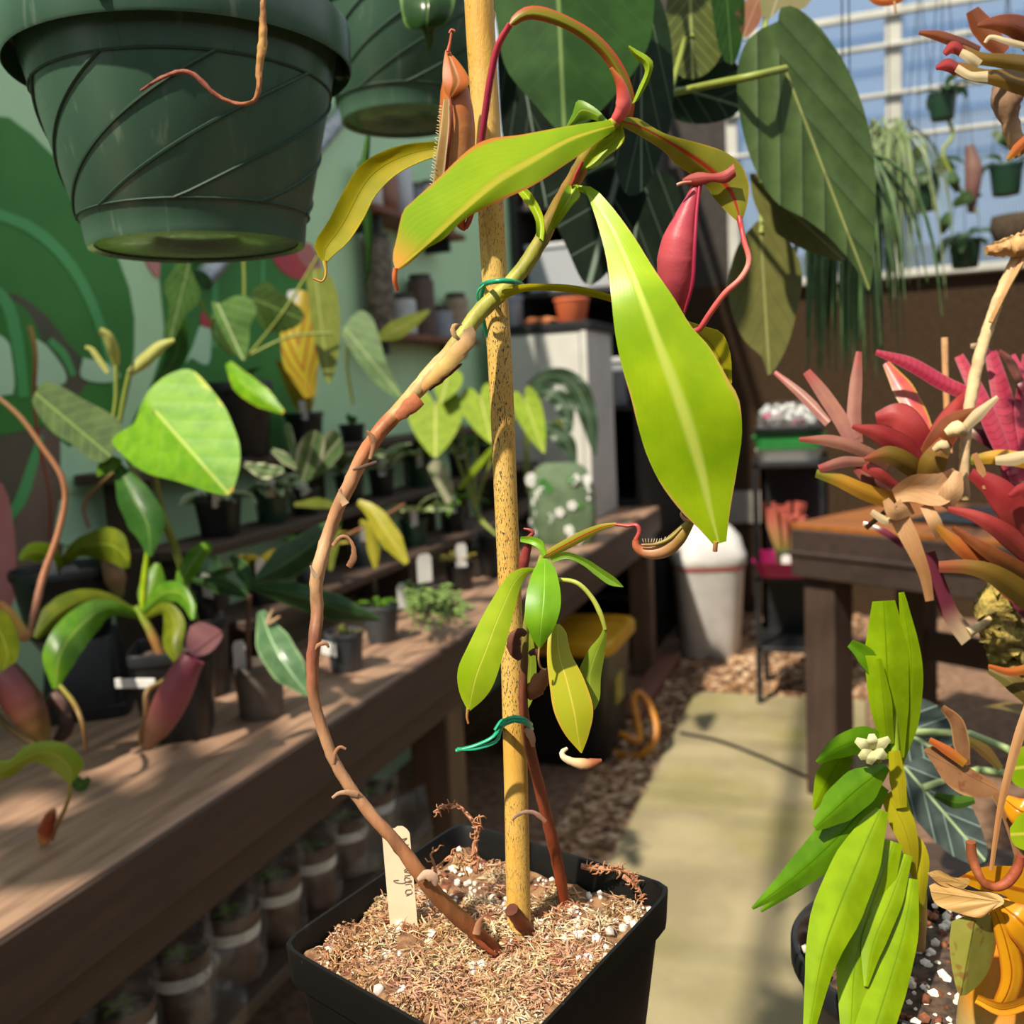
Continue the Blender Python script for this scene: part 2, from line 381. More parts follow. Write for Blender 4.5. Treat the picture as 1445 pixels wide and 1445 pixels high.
mural('rib', band([(-20, 400), (8, 425), (22, 470), (30, 520), (34, 560)], [16, 18, 16, 14]), 3, 'painted_rib')
mural('rib', band([(10, 735), (30, 705), (45, 660), (58, 615)], [12, 16, 14, 8]), 3, 'painted_rib')
mural('rib', band([(70, 480), (90, 500), (104, 530)], [10, 12, 8]), 3, 'painted_rib')
mural('pale', sm([(-60, 455), (4, 475), (16, 500), (20, 550), (5, 558), (-60, 556)], 24), 4, 'painted_gap')
mural('pale', sm([(50, 478), (66, 488), (90, 520), (92, 540), (66, 545), (48, 540)], 24), 4, 'painted_gap')
mural('pale', sm([(118, 505), (150, 512), (170, 530), (150, 540), (116, 533)], 24), 4, 'painted_gap')
mural('pale', sm([(86, 622), (104, 640), (118, 688), (100, 696), (88, 690)], 20), 4, 'painted_gap')
mural('pale', sm([(85, 706), (130, 704), (138, 760), (82, 765)], 20), 4, 'painted_gap')
mural('brown', sm([(60, 600), (85, 620), (84, 900), (40, 900), (20, 740)], 20), 1, 'painted_dark_patch')
mural('pink', sm([(-60, 670), (0, 680), (16, 722), (23, 780), (20, 845), (0, 870), (-60, 870)], 24), 5, 'painted_petal')
mural('green', sm([(222, 360), (330, 350), (440, 350), (452, 400), (440, 560), (420, 640), (190, 640), (215, 540), (232, 480), (228, 420)]), 0, 'painted_leaf')
mural('pale', sm([(282, 460), (297, 465), (296, 510), (285, 514), (270, 505), (262, 512), (272, 490)], 24), 2, 'painted_gap')
mural('rib', band([(304, 380), (303, 430), (302, 490)], [8, 10, 8]), 2, 'painted_rib')
mural('rib', band([(371, 355), (371, 400), (372, 440)], [4, 5, 4]), 2, 'painted_rib')
mural('red', sm([(380, 350), (440, 350), (450, 385), (430, 395), (405, 388), (388, 370)], 20), 3, 'painted_petal')
mural('pink', sm([(412, 345), (440, 345), (455, 390), (440, 380), (425, 370)], 16), 4, 'painted_petal')
mural('pink', sm([(203, 362), (224, 362), (224, 392), (212, 380)], 12), 3, 'painted_petal')
mural('red', sm([(284, 440), (296, 445), (296, 462), (284, 458)], 12), 3, 'painted_petal')

# polycarbonate glazing in the upper back wall
k = NT('polycarbonate'); wv = k.math('SINE', k.math('MULTIPLY', k.node('ShaderNodeSeparateXYZ').outputs[0], 420.0))
sx = [n for n in k.n if n.bl_idname == 'ShaderNodeSeparateXYZ'][0]; k.t.links.new(k.coord('Object'), sx.inputs[0])
tb = k.node('ShaderNodeBsdfTransparent'); tb.inputs[0].default_value = (0.62, 0.76, 0.94, 1)
df = k.node('ShaderNodeBsdfDiffuse'); df.inputs[0].default_value = (0.42, 0.46, 0.50, 1)
tl = k.node('ShaderNodeBsdfTranslucent'); tl.inputs[0].default_value = (0.5, 0.58, 0.68, 1)
m1 = k.node('ShaderNodeMixShader'); m1.inputs[0].default_value = 0.5; k.t.links.new(df.outputs[0], m1.inputs[1]); k.t.links.new(tl.outputs[0], m1.inputs[2])
m2 = k.node('ShaderNodeMixShader'); k.put(m2.inputs[0], k.math('MULTIPLY_ADD', k.step(wv, 0.3, 0.9), 0.25, 0.28))
k.t.links.new(tb.outputs[0], m2.inputs[1]); k.t.links.new(m1.outputs[0], m2.inputs[2]); k.t.links.new(m2.outputs[0], k.out.inputs[0]); M_poly = k.m
wz = [ony(1265, y, BY)[2] for y in (388, 196, 135, 66, 20)]
wins = [-0.66, 0.16, 0.95, 1.8, 2.6]
for i in range(4):
    f = struct('window_%d' % (i+1), *box(wins[i], wins[i+1], BY+0.03, BY+0.045, 1.84, 3.6), M_poly)
trim = 2
for x in wins[:-1]:
    struct('trim_%d' % trim, *box(x-0.02 if x > 0 else x, x+0.06, BY-0.03, BY+0.03, 1.84, 3.6, 0.006), M_white); trim += 1
for z, t in zip(wz, (0.022, 0.012, 0.012, 0.013, 0.02)):
    struct('trim_%d' % trim, *box(-0.66, 2.6, BY-0.06, BY-0.031, z-t, z+t, 0.006), M_white); trim += 1
# neighbouring house beyond the glazing
hs = thing('neighbour_house', 'grey neighbouring house with a pitched roof beyond the clear glazing', 'house', (3.0, 14.0, 0))
build('house_wall', *box(-1.5, 7.5, 14, 18, -0.05, 3.0), plain('house_wall', '9da3a6', 'a7adaf', rough=0.9, scale=2), hs, smooth=False)
v = np.array([(-2, 13.6, 2.9), (8, 13.6, 2.9), (8, 18.4, 2.9), (-2, 18.4, 2.9), (-2, 16, 5.0), (8, 16, 5.0)], float)
build('roof', v, [(0, 1, 5, 4), (2, 3, 4, 5), (1, 2, 5), (3, 0, 4), (3, 2, 1, 0)], plain('house_roof', '8a8d92', '7d8187', rough=0.9, scale=4), hs, smooth=False)
struct('ground_outside', *box(-20, 24, -20, 40, -0.12, -0.06), plain('outside_ground', '8a8870', '7a7a5e', rough=1, scale=2))

# concrete path and loose bark beside it
struct('path', *box(-0.665, 0.02, 0.2, 4.05, -0.02, 0.018, 0.006), M_conc)
def chips(name, regions, n, s0, s1, mat, label):
    ps = []
    for i in range(n):
        x0, x1, y0, y1 = regions[i % len(regions)]
        x, y = rng.uniform(x0, x1), rng.uniform(y0, y1); a = rng.uniform(s0, s1); b = a*rng.uniform(.4, .8); h = a*rng.uniform(.2, .5)
        v, f = box(-a/2, a/2, -b/2, b/2, 0, h); v = np.asarray(v)
        ang = rng.uniform(0, 6.28); c, s = math.cos(ang), math.sin(ang); tl_ = rng.uniform(-.5, .5)
        v[:4, :2] *= 0.8; X = v[:, 0].copy(); v[:, 2] += X*tl_*0.6; v[:, 0] = c*X-s*v[:, 1]; v[:, 1] = s*X+c*v[:, 1]
        ps.append((v+np.array([x, y, rng.uniform(-0.002, 0.012)]), f))
    V, Fs = join(ps); cc = np.repeat(np.array([hexc(rng.choice(['b08b68', '94704f', 'c9a583', '7d5c42', 'd8bc9c', 'a7805c', '6b4d38'])) for _ in range(n)]), 8, axis=0)
    o = build(name, V, Fs, mat, cols=cc, smooth=False); tag(o, label, 'bark chips', kind='stuff'); return o
chips('bark_chips', [(-0.86, -0.66, 2.2, 4.2), (-0.86, -0.66, 2.2, 3.2), (-0.85, 0.3, 4.05, 5.55), (-0.6, 0.3, 4.05, 5.0)], 7000, 0.012, 0.035, colmat('bark_chip', 0.9, 60, 0.4, 0.3), 'loose tan bark chips strewn along the path edge')
t = tubeo('irrigation_hose', [onz(960, 1034, .024), onz(1010, 1044, .024), onz(1070, 1066, .024), onz(1120, 1088, .024), onz(1165, 1108, .024)], 0.006, M_black)
tag(t, 'thin black hose lying across the concrete path', 'hose')
# overhead wires of the greenhouse frame, above the picture
RAF = []
for y in (-0.05, 0.66, 0.80, 1.10, 1.30, 1.62, 2.10, 2.45, 2.80):
    struct('trim_%d' % trim, *box(WX, 2.2, y-0.003, y+0.003, 2.803, 2.812), M_white); trim += 1; RAF.append(y)
for x in (-0.98, 0.9):
    struct('trim_%d' % trim, *box(x-0.02, x+0.02, -1.7, BY, 2.812, 2.86), M_white); trim += 1
def hangwire(t, p, r=0.0011, name='hanger_wire'):
    y = min(RAF, key=lambda q: abs(q-p[1])); build(name, *tube([np.asarray(p), np.array([p[0], y, 2.806])], r, n=5, segs=3)[:2], M_black, t)
# galvanised brace pipe against the wall
t = tubeo('brace_pipe', [onx(285, 395, WX+0.035), onx(480, 165, WX+0.035), onx(560, 66, WX+0.035)], 0.028, plain('galvanised', 'a8acad', '888d90', rough=0.35, metal=0.9, scale=40, bump=0.05), n=16)
tag(t, 'slanted galvanised steel pipe against the painted green wall', 'pipe')

# ------------------------------------------------------------------ left bench
bn = thing('potting_bench', 'long dark brown wooden bench along the painted green wall', 'bench', (-1.2, 2.4, 0))
y0, y1 = -0.4, 4.42
for i in range(4):
    a = -0.86-0.172*(i+1); build('top_board', *box(a, a+0.170, y0, y1, 0.722, 0.76, 0.004), M_bench_top, bn, smooth=False)
build('apron', *box(-0.885, -0.8575, y0, y1, 0.655, 0.753, 0.002), M_bench_front, bn, smooth=False)
build('apron_rail', *box(-0.91, -0.884, y0, y1, 0.585, 0.675, 0.003), M_bench_front, bn, smooth=False)
build('end_apron', *box(-1.54, -0.88, y1-0.03, y1-0.002, 0.59, 0.722, 0.003), M_bench, bn, smooth=False)
for y in (0.2, 1.98, 4.28):
    build('leg', *box(-0.985, -0.887, y, y+0.098, 0, 0.72, 0.005), wood('bench_leg', '6b5340', '574232', (8, 8, 0.8)), bn, smooth=False)
    build('leg', *box(-1.53, -1.43, y, y+0.098, 0, 0.72, 0.005), wood('bench_leg', '6b5340', '574232', (8, 8, 0.8)), bn, smooth=False)
build('lower_shelf', *box(-1.54, -0.93, y0, 1.975, 0.325, 0.35, 0.003), M_bench_front, bn, smooth=False)
# stepped riser on the bench
TIER = [(-1.14, 0.88), (-1.27, 1.02), (-1.40, 1.18)]
rs = thing('stepped_riser', 'dark brown three step plant riser standing on the long bench', 'plant riser', (-1.35, 2.6, 0.76))
for i, (x, z) in enumerate(TIER):
    build('step', *box(-1.54 if i == 2 else x-0.15, x, 1.62, 3.93, z-0.022, z, 0.003), M_bench_front, rs, smooth=False)
    for y in (1.68, 2.4, 3.15, 3.88): build('support', *box(x-0.12, x-0.02, y, y+0.03, 0.76, z-0.021), M_bench_front, rs, smooth=False)

# ================================================================== MAIN PLANT
# --- pot
RZ = 1.0
cL, cB, cR = onz(393, 1332, RZ), onz(650, 1158, RZ), onz(952, 1250, RZ)
ctr = (cL+cR)/2; ctr[2] = 0
d1 = unit(cB-ctr); prot = math.atan2(cB[1]-ctr[1], cB[0]-ctr[0])-math.pi/4
HWD = np.linalg.norm(cR-cL)/2/math.sqrt(2)*1.02
SQ = 9.0
pot = thing('square_nursery_pot', 'large dusty black square nursery pot filled with tan moss and perlite', 'pot', (ctr[0], ctr[1], RZ-0.165))
Z0 = RZ-0.165
prof = [(0.060, Z0), (0.064, Z0+0.004), (HWD-0.0045, RZ-0.0225), (HWD-0.0045, RZ-0.022), (HWD-0.0005, RZ-0.0215), (HWD+0.0006, RZ-0.002), (HWD+0.0004, RZ), (HWD-0.0016, RZ), (HWD-0.003, RZ-0.004), (HWD-0.0085, RZ-0.031), (HWD-0.010, RZ-0.06), (HWD-0.012, RZ-0.07)]
cF = onz(708, 1509, RZ)
def quad(u, v): return (cB*(1+u)*(1+v)+cL*(1-u)*(1+v)+cF*(1-u)*(1-v)+cR*(1+u)*(1-v))/4
V, Fs = lathe(prof, (0, 0, 0), n=96, sq=16.0, rot=0, cap0=True, cap1=True)
V = np.array([np.r_[quad(x/HWD, y/HWD)[:2], z] for x, y, z in V])
build('pot_body', V, Fs, M_dust, pot)
def mound(u, v):          # height of the medium over the pot, u v in -1..1 along the sides
    return RZ-0.014+0.006*math.exp(-((u+0.7)**2+(v-0.2)**2)*2)-0.006*math.exp(-((u-0.7)**2+(v-0.4)**2)*3)+0.002*math.sin(u*7+1)*math.cos(v*6)+0.0025*math.sin(u*17+v*5)*math.sin(v*13+2)
ex = np.array([math.cos(prot), math.sin(prot), 0]); ey = np.array([-math.sin(prot), math.cos(prot), 0])
def med(u, v, dz=0.0): q = quad(u*0.915, v*0.915); q[2] = mound(u, v)+dz; return q
N = 30; g = np.linspace(-0.99, 0.99, N)
V = np.array([med(u, v, nrg.normal(0, 0.0008)) for v in g for u in g])
med_o = build('growing_medium', V, grid(N, N), plain('peat', '6a4630', '94704e', rough=0.95, scale=140, bump=0.9, dist=0.004), pot)
med_o['label'] = 'moss, perlite and bark medium in the pot'
# moss strands
ps = []; cc = []
pal = [hexc(c) for c in ('d9b684', 'e4cba0', 'cfa673', 'ead6b0', 'c99472', 'd6a884', 'b98058', 'dfc09a', 'd8bf8a', 'b58a5c', 'cf9a82')]
clumps = [(*nrg.uniform(-0.97, 0.97, 2), nrg.uniform(0.08, 0.20), nrg.uniform(0.002, 0.008), nrg.integers(len(pal))) for _ in range(170)]
clumps = [c for c in clumps if not (c[0] > 0.15 and nrg.random() < 0.6)]
for i in range(19000):
    cu, cv, cr, chh, cp = clumps[i % len(clumps)]
    rr_ = math.sqrt(nrg.random()); an = nrg.uniform(0, 6.28); u, v = np.clip((cu+cr*rr_*math.cos(an), cv+cr*rr_*math.sin(an)), -0.985, 0.985)
    if abs(u)**6+abs(v)**6 > 0.95: continue
    p0 = med(u, v, nrg.uniform(-0.001, 0.001)+chh*(1-rr_*rr_)*nrg.random()); a = nrg.uniform(0, 6.28); L = nrg.uniform(0.003, 0.011); el = nrg.uniform(-0.4, 1.3)*nrg.random()
    c1 = nrg.uniform(-2, 2); pts = [p0]
    for s in range(3):
        aa = a+c1*s*0.5; pts.append(pts[-1]+np.array([math.cos(aa)*math.cos(el), math.sin(aa)*math.cos(el), math.sin(el)])*L/3); el -= 0.35
    inside = True
    if abs(u) > 0.88 or abs(v) > 0.88: pts = [p0+(q_-p0)*0.45 for q_ in pts]
    r = nrg.uniform(0.00025, 0.0006); T = np.array(pts); ring = []
    nrm = unit(np.cross(T[1]-T[0], (0.1, 0.2, 1))); bn_ = unit(np.cross(nrm, T[1]-T[0]))
    for s in range(4):
        rr = r*(1.0, 1.1, 0.9, 0.3)[s]
        for th in (0, 2.09, 4.19): ring.append(T[s]+nrm*math.cos(th)*rr+bn_*math.sin(th)*rr)
    ff = [(s*3+i_, s*3+(i_+1) % 3, s*3+3+(i_+1) % 3, s*3+3+i_) for s in range(3) for i_ in range(3)]
    ps.append((np.array(ring), ff)); cc.append(np.repeat([np.array(pal[cp if nrg.random() < 0.6 else nrg.integers(len(pal))])*nrg.uniform(0.55, 0.98)], 12, axis=0))
V, Fs = join(ps)
o = build('moss', V, Fs, colmat('moss_strand', 0.85, 200, 0.3, 0), pot, cols=np.vstack(cc)); o['kind'] = 'stuff'; o['label'] = 'dry tan sphagnum moss'
ps = []
for i in range(620):
    u, v = nrg.uniform(-0.96, 0.96, 2)
    if u < 0.15 and nrg.random() < 0.78: continue
    ps.append(blob(med(u, v, 0.001), nrg.choice([0.001, 0.0015, 0.0022, 0.0032], p=[.35, .3, .23, .12]), seed=i, jit=0.15))
V, Fs = join(ps); o = build('perlite', V, Fs, plain('perlite', 'e9e2d6', 'cfc6b6', rough=0.9, scale=300), pot); o['kind'] = 'stuff'
ps = []
for i in range(60):
    u, v = nrg.uniform(-0.95, 0.95, 2); v_, f_ = blob((0, 0, 0), nrg.uniform(0.002, 0.005), seed=500+i, sq=(1.6, .9, .4), jit=0.3)
    a = nrg.uniform(0, 6.28); c, s = math.cos(a), math.sin(a); v_ = v_@np.array([[c, s, 0], [-s, c, 0], [0, 0, 1]]); ps.append((v_+med(u, v, 0.001), f_))
V, Fs = join(ps); o = build('bark_flakes', V, Fs, plain('bark_flake', '5a2f1e', '8a5233', rough=0.8, scale=150), pot, smooth=False); o['kind'] = 'stuff'
# bare root/moss sprigs standing above the medium at the back
def sprig(pts, h, d, nb, seed):
    g = random.Random(seed); V, Fs, t = tube([P(x, y, h) for x, y in pts], [ppm(*pts[0], h)*d/2, ppm(*pts[0], h)*d/4], n=6, jitter=0.25); ps = [(V, Fs)]
    cm = crom(np.array(pts, float), 40)
    for i in range(nb):
        q = cm[g.randrange(5, 40)]; a = g.uniform(0, 6.28); L = g.uniform(5, 14)
        e = [P(q[0], q[1], h), P(q[0]+math.cos(a)*L*.6, q[1]+math.sin(a)*L*.6, h-0.002), P(q[0]+math.cos(a+.5)*L, q[1]+math.sin(a+.5)*L, h)]
        b = tube(e, [0.0006, 0.0003], n=4); ps.append(b[:2])
    V, Fs = join(ps); build('moss_sprig', V, Fs, plain('sprig', 'c08a66', 'a06a48', rough=0.8, scale=200), pot)
sprig([(672, 1232), (668, 1205), (672, 1170), (660, 1150), (645, 1136), (628, 1138), (612, 1146)], 0.575, 7, 34, 1)
sprig([(674, 1225), (672, 1190), (678, 1165), (676, 1150)], 0.575, 5, 8, 2)
sprig([(618, 1245), (612, 1218), (608, 1205), (618, 1198)], 0.55, 5, 10, 3)
sprig([(615, 1225), (640, 1205), (655, 1212)], 0.56, 4, 12, 4)
sprig([(820, 1222), (850, 1226), (880, 1228), (900, 1243), (915, 1262)], 0.578, 8, 40, 5)
sprig([(880, 1236), (902, 1255), (905, 1275)], 0.572, 7, 20, 6)

# stand under the pot (below the picture)
st = thing('plant_stand', 'small dark round stool carrying the large square pot', 'stool', (ctr[0], ctr[1], 0))
V, Fs = lathe([(0.075, Z0-0.03), (0.085, Z0-0.026), (0.085, Z0-0.006), (0.08, Z0-0.0005)], (ctr[0], ctr[1], 0)); build('seat', V, Fs, M_bench, st)
for i in range(3):
    a = prot+i*2.094; p = np.array([math.cos(a), math.sin(a), 0])
    build('leg', *tube([ctr+p*0.06+np.array([0, 0, Z0-0.028]), ctr+p*0.11+np.array([0, 0, 0.002])], 0.012)[:2], M_bench, st)

# --- bamboo stake
H0 = 0.55
k = NT('bamboo'); f = k.noise(60, 6, stretch=(6, 6, 0.6)); f2 = k.noise(16, 5, stretch=(1, 1, 0.8)); f3 = k.noise(600, 3, stretch=(2.5, 2.5, 0.7))
c = k.mix(k.step(f2, 0.35, 0.7), hexc('d2a244'), hexc('dab768')); c = k.mix(k.math('MULTIPLY', k.step(f, 0.55, 0.7), 0.5), c, hexc('a9722f'))
c = k.mix(k.math('MULTIPLY', k.step(f3, 0.57, 0.61), k.step(k.noise(14, 4), 0.40, 0.55)), c, hexc('3c352c')); c = k.mix(k.math('MULTIPLY', k.step(k.noise(14, 5), 0.58, 0.7), 0.55), c, hexc('8a7d68'))
k.base(c); k.b.inputs['Roughness'].default_value = 0.55; k.bump(k.math('ADD', f, f3), 0.3, 0.001); M_bamboo = k.m
pb = [(733, 1318), (731, 1250), (728, 1100), (722, 900), (714, 710), (706, 520), (697, 380), (689, 220), (680, 80), (674, -40), (668, -180)]
pole = thing('bamboo_stake', 'speckled yellow bamboo stake standing upright in the large square pot', 'stake', P(733, 1318, H0))
hh = [H0-0.004*i/10 for i in range(11)]
pts = [P(x, y, h) for (x, y), h in zip(pb, hh)]
W_ = [17, 17, 16.8, 16.3, 16.3, 16.8, 17.6, 18.5, 20, 21, 22]
rad = [ppm(x, y, H0)*r for (x, y), r in zip(pb, W_)]
build('cane', *tube(pts, rad, n=24, segs=60)[:2], M_bamboo, pole)
for (x, y) in ((678, 22),):
    i = np.argmin([abs(q[1]-y) for q in pb]); c_ = P(x, y, H0-0.002); r = ppm(x, y, H0)*W_[i]
    V, Fs = lathe([(r*0.98, -0.003), (r*1.05, -0.001), (r*1.07, 0.0), (r*1.03, 0.001), (r*0.98, 0.003)], c_, n=24, cap0=False, cap1=False); build('node_ring', V, Fs, M_bamboo, pole)

# --- the long vine
M_stem = colmat('vine_stem', 0.5, 90, 0.8, 0.7, stretch=(1, 1, 0.35), dark=0.42); M_tend = colmat('tendril', 0.42, 120, 0.25, 0.1)
vine = thing('pitcher_plant', 'tall pitcher plant vine with long lime leaves tied to the bamboo stake', 'pitcher plant', P(708, 1348, 0.50))
vp = [(712, 1352, .524, 16), (690, 1333, .519, 20), (665, 1310, .513, 22), (620, 1268, .506, 24), (590, 1230, .50, 23), (560, 1190, .50, 22), (520, 1145, .50, 20), (490, 1105, .50, 18), (470, 1070, .50, 17), (455, 1030, .50, 16), (443, 985, .50, 16), (441, 940, .50, 16), (444, 900, .50, 16), (448, 862, .505, 17), (446, 825, .505, 18), (452, 795, .505, 17), (463, 755, .51, 19), (478, 715, .51, 20), (495, 680, .51, 19), (512, 645, .51, 19), (535, 610, .51, 20), (560, 583, .515, 21), (585, 555, .515, 22), (610, 525, .52, 22), (635, 498, .52, 23), (655, 470, .52, 24), (680, 437, .525, 22), (705, 415, .527, 24), (735, 383, .53, 23), (760, 345, .53, 22), (780, 305, .53, 22), (800, 270, .525, 22), (815, 245, .52, 22), (830, 215, .515, 23), (850, 188, .51, 20), (876, 166, .505, 16)]
q = [(a, b, c) for a, b, c, d in vp]
vc = ['6b2f16', '8a431f', '96542c', '8f5a34', '9a6238', 'a87048', 'a9714b', 'b27a55', 'b98660', 'b88862', 'b88b68', 'bd8e68', 'b6835f', 'a9694a', 'a0604a', 'b07a5a', 'c0956c', 'c79c74', 'c09068', 'b5825e', 'c49068', 'b9754c', 'b06a42', 'd0a868', 'd8b878', 'c9a970', 'a8a44a', 'a4a346', 'a6a544', '9fa040', 'a29c40', 'a89040', 'b08840', 'a88a3e', '9a9a3c', 'b0a040']
tubeo('stem', px(q), pxr(q, [d for *_, d in vp]), M_stem, vine, cols=vc, n=14, jitter=0.09, segs=150)
# dead leaf bases and husks along the stem
def husk(pts, wd, cols=('a87a58', '8d5f40'), name='husk', par=None, h=0.497):
    q = [(x, y, h) for x, y in pts]; tubeo(name, px(q), pxr(q, wd), colmat('husk', 0.7, 120, 0.6, 0.4), par or vine, cols=list(cols), n=8, flat=0.4, hint=FW, jitter=0.12)
husk([(470, 770), (480, 758), (490, 758), (498, 770), (499, 788), (492, 800)], [6, 5, 4, 6, 10, 10])
husk([(522, 648), (527, 628), (524, 615), (517, 608)], [5, 6, 9, 4])
husk([(498, 663), (515, 658), (532, 652)], [3, 6, 5], ('5d4030', '4a3428'))
husk([(488, 712), (481, 700), (480, 690)], [12, 9, 4], ('c49c78', 'b08a68'))
husk([(446, 815), (441, 806), (438, 798)], [7, 5, 3], ('b09a80', 'a08870'))
husk([(443, 918), (450, 910), (460, 908), (464, 914)], [4, 6, 6, 3])
husk([(470, 1078), (473, 1062), (480, 1054), (488, 1057)], [5, 5, 5, 4])
husk([(505, 1122), (490, 1118), (477, 1120), (469, 1126)], [10, 9, 6, 4], ('9a7050', 'b89070'))
husk([(590, 1242), (602, 1234), (612, 1240), (615, 1250)], [6, 14, 16, 4], ('c8a890', 'b08a70'), h=.494)
husk([(672, 1318), (676, 1302), (684, 1290)], [12, 9, 2], ('a87858', '8a5a40'), h=.508)
husk([(655, 1300), (668, 1320), (682, 1335), (700, 1348)], [4, 7, 8, 5], ('a5552c', '7a3518'), h=.511)
husk([(648, 480), (640, 470), (641, 460), (652, 458)], [4, 8, 7, 2], ('c8a470', 'b89060'))
husk([(585, 560), (610, 535), (640, 505), (662, 476), (660, 463)], [5, 17, 22, 24, 15], ('b0602c', 'c89c58', 'cba860', 'c09660', 'a88868'), name='sheath', h=.513)
husk([(605, 550), (625, 530), (645, 518), (652, 513)], [5, 13, 10, 2], ('6a3a28', '7a4630', '8a5034'), h=.522)
husk([(560, 590), (580, 572), (592, 562)], [12, 24, 20], ('a8623e', 'b4663c'), h=.508)

LM_lime = leafmat('leaf_lime', '86ab12', 'a3bf1c', rib='d3cf52', ribw=0.09, edge='c0bd3a', ew=0.88, nv=14, slant=0.5, vein='b5c83a', vs=0.06, rough=0.4, trans=0.22, bump=0.1)
LM_big = leafmat('leaf_big', '86ac0e', 'aac61a', rib='c4d458', ribw=0.15, edge='c9b04c', ew=0.95, nv=14, vein='a8c83a', vs=0.04, rough=0.36, trans=0.2, bump=0.10, scale=22)
LM_tipred = leafmat('leaf_lime_red_tip', '8cb014', 'a6c31e', rib='d6cf42', ribw=0.15, edge='d6853a', ew=0.88, tip='e09a3c', tw=0.82, nv=14, vein='b9cc40', vs=0.05, rough=0.4, trans=0.22, bump=0.1, scale=22)
LM_yellow = leafmat('leaf_yellow_olive', '9fa006', 'bcae08', rib='6f7410', ribw=0.035, edge='c9bc20', ew=0.92, rough=0.6, trans=0.5, bump=0.1, nv=12)
LM_under = leafmat('leaf_underside', '93912a', 'a8a232', rib='c0402c', ribw=0.16, edge='c9a440', ew=0.92, rough=0.4, trans=0.4, bump=0.1, nv=12)
LM_arch = leafmat('leaf_arch', '8a7a22', '9c6a26', rib='8a9a28', ribw=0.2, edge='d24a34', ew=0.6, rough=0.35, trans=0.3, bump=0.1)
LM_green = leafmat('leaf_mid_green', '5f8a1c', '7d9e2a', rib='a9b84c', ribw=0.07, rough=0.35, trans=0.3, bump=0.15, nv=12)
# A yellow leaf behind the orange pitcher
leafe(vine, LM_yellow, [(700, 205), (650, 200), (612, 200), (560, 207), (512, 230), (486, 268), (465, 310), (444, 343), (450, 362), (458, 372)],
      [(700, 215), (650, 218), (610, 222), (562, 244), (530, 275), (514, 306), (492, 340), (470, 360), (461, 370), (458, 373)], [.545, .55, .55, .545, .54], fold=-0.35, wave=0.06, label='yellow olive leaf curving behind the orange pitcher')
def tendril(pts, dia, cols, par=vine, n=8, jit=0.05, name='tendril'): return tubeo(name, px(pts), pxr(pts, dia), M_tend, par, cols=cols, n=n, jitter=jit)
tendril([(458, 368, .54), (460, 385, .54), (455, 397, .54), (442, 393, .54)], [7, 4, 3, 3], ['c9b040', 'd0a050', 'c07a40'])
# B front left leaf
leafe(vine, LM_tipred, [(872, 168), (840, 172), (800, 178), (735, 190), (690, 196), (660, 212), (620, 250), (580, 286), (568, 300), (560, 335), (554, 362), (558, 380)],
      [(866, 186), (850, 196), (800, 231), (750, 263), (700, 286), (655, 310), (625, 338), (600, 352), (580, 370), (565, 380), (559, 382)], [.505, .495, .48, .47, .465],
      M=[(872, 176), (840, 184), (800, 198), (750, 227), (700, 258), (650, 302), (600, 348), (560, 380)], fold=0.10, wave=0.03, nv=34, nu=11, label='broad lime leaf with an orange tip')
tendril([(558, 378, .465), (557, 395, .466), (561, 410, .468)], [7, 8, 6], ['d9743a', 'c8603a'])
# C arching leaf and its red tendril
leafe(vine, LM_arch, [(893, 165), (896, 140), (886, 105), (866, 72), (838, 44), (800, 22), (765, 9), (740, 10), (722, 24), (718, 34)],
      [(866, 160), (872, 135), (868, 112), (850, 82), (822, 56), (790, 38), (755, 28), (738, 30), (724, 38), (720, 36)], [.503, .50, .495, .49, .49], fold=0.5, label='arching olive leaf with red edges')
tubeo('leaf_base', px([(868, 170, .500), (880, 150, .497), (876, 120, .493), (862, 96, .490)]), pxr([(868, 170, .5), (880, 150, .5), (876, 120, .5), (862, 96, .49)], [14, 24, 14, 5]), M_tend, vine, cols=['d24a48', 'e8706a', 'd2503c', 'b0702c'], n=10)
tendril([(720, 34, .49), (703, 64, .495), (693, 105, .50), (686, 150, .505), (680, 195, .51), (672, 260, .52), (664, 305, .53), (655, 322, .535), (648, 312, .535)], [9, 10, 10, 10, 9, 8, 8, 8], ['b83a44', 'a83048', '9a2c44', 'a03040', 'b04438'])
# D new spike
leafe(vine, LM_lime, [(900, 142), (914, 118), (922, 92), (915, 80), (898, 70), (888, 64)], [(892, 146), (900, 126), (910, 102), (906, 90), (894, 80), (886, 66)], [.50, .498, .495], fold=0.6, nv=16, nu=5)
# E right leaf seen from below
leafe(vine, LM_under, [(878, 166), (900, 168), (935, 188), (985, 202), (1020, 214), (1044, 232), (1056, 262), (1052, 295), (1045, 313)],
      [(874, 176), (900, 190), (935, 212), (952, 230), (972, 243), (992, 256), (1010, 282), (1030, 303), (1043, 314)], [.503, .51, .52, .525, .525],
      M=[(876, 171), (905, 180), (940, 198), (975, 220), (1005, 243), (1030, 270), (1040, 295), (1044, 313)], fold=0.35, nu=9, label='olive leaf underside with a red midrib')
tendril([(1043, 306, .525), (1050, 340, .52), (1057, 368, .518), (1046, 392, .518), (1022, 415, .52), (1000, 445, .525), (985, 466, .53), (966, 462, .535), (957, 446, .535)], [8, 7, 8, 9, 9, 9, 8, 8], ['b03a3c', 'c8504c', 'e08a78', 'd86a60', 'd05a58', 'c04850', 'a03444'])
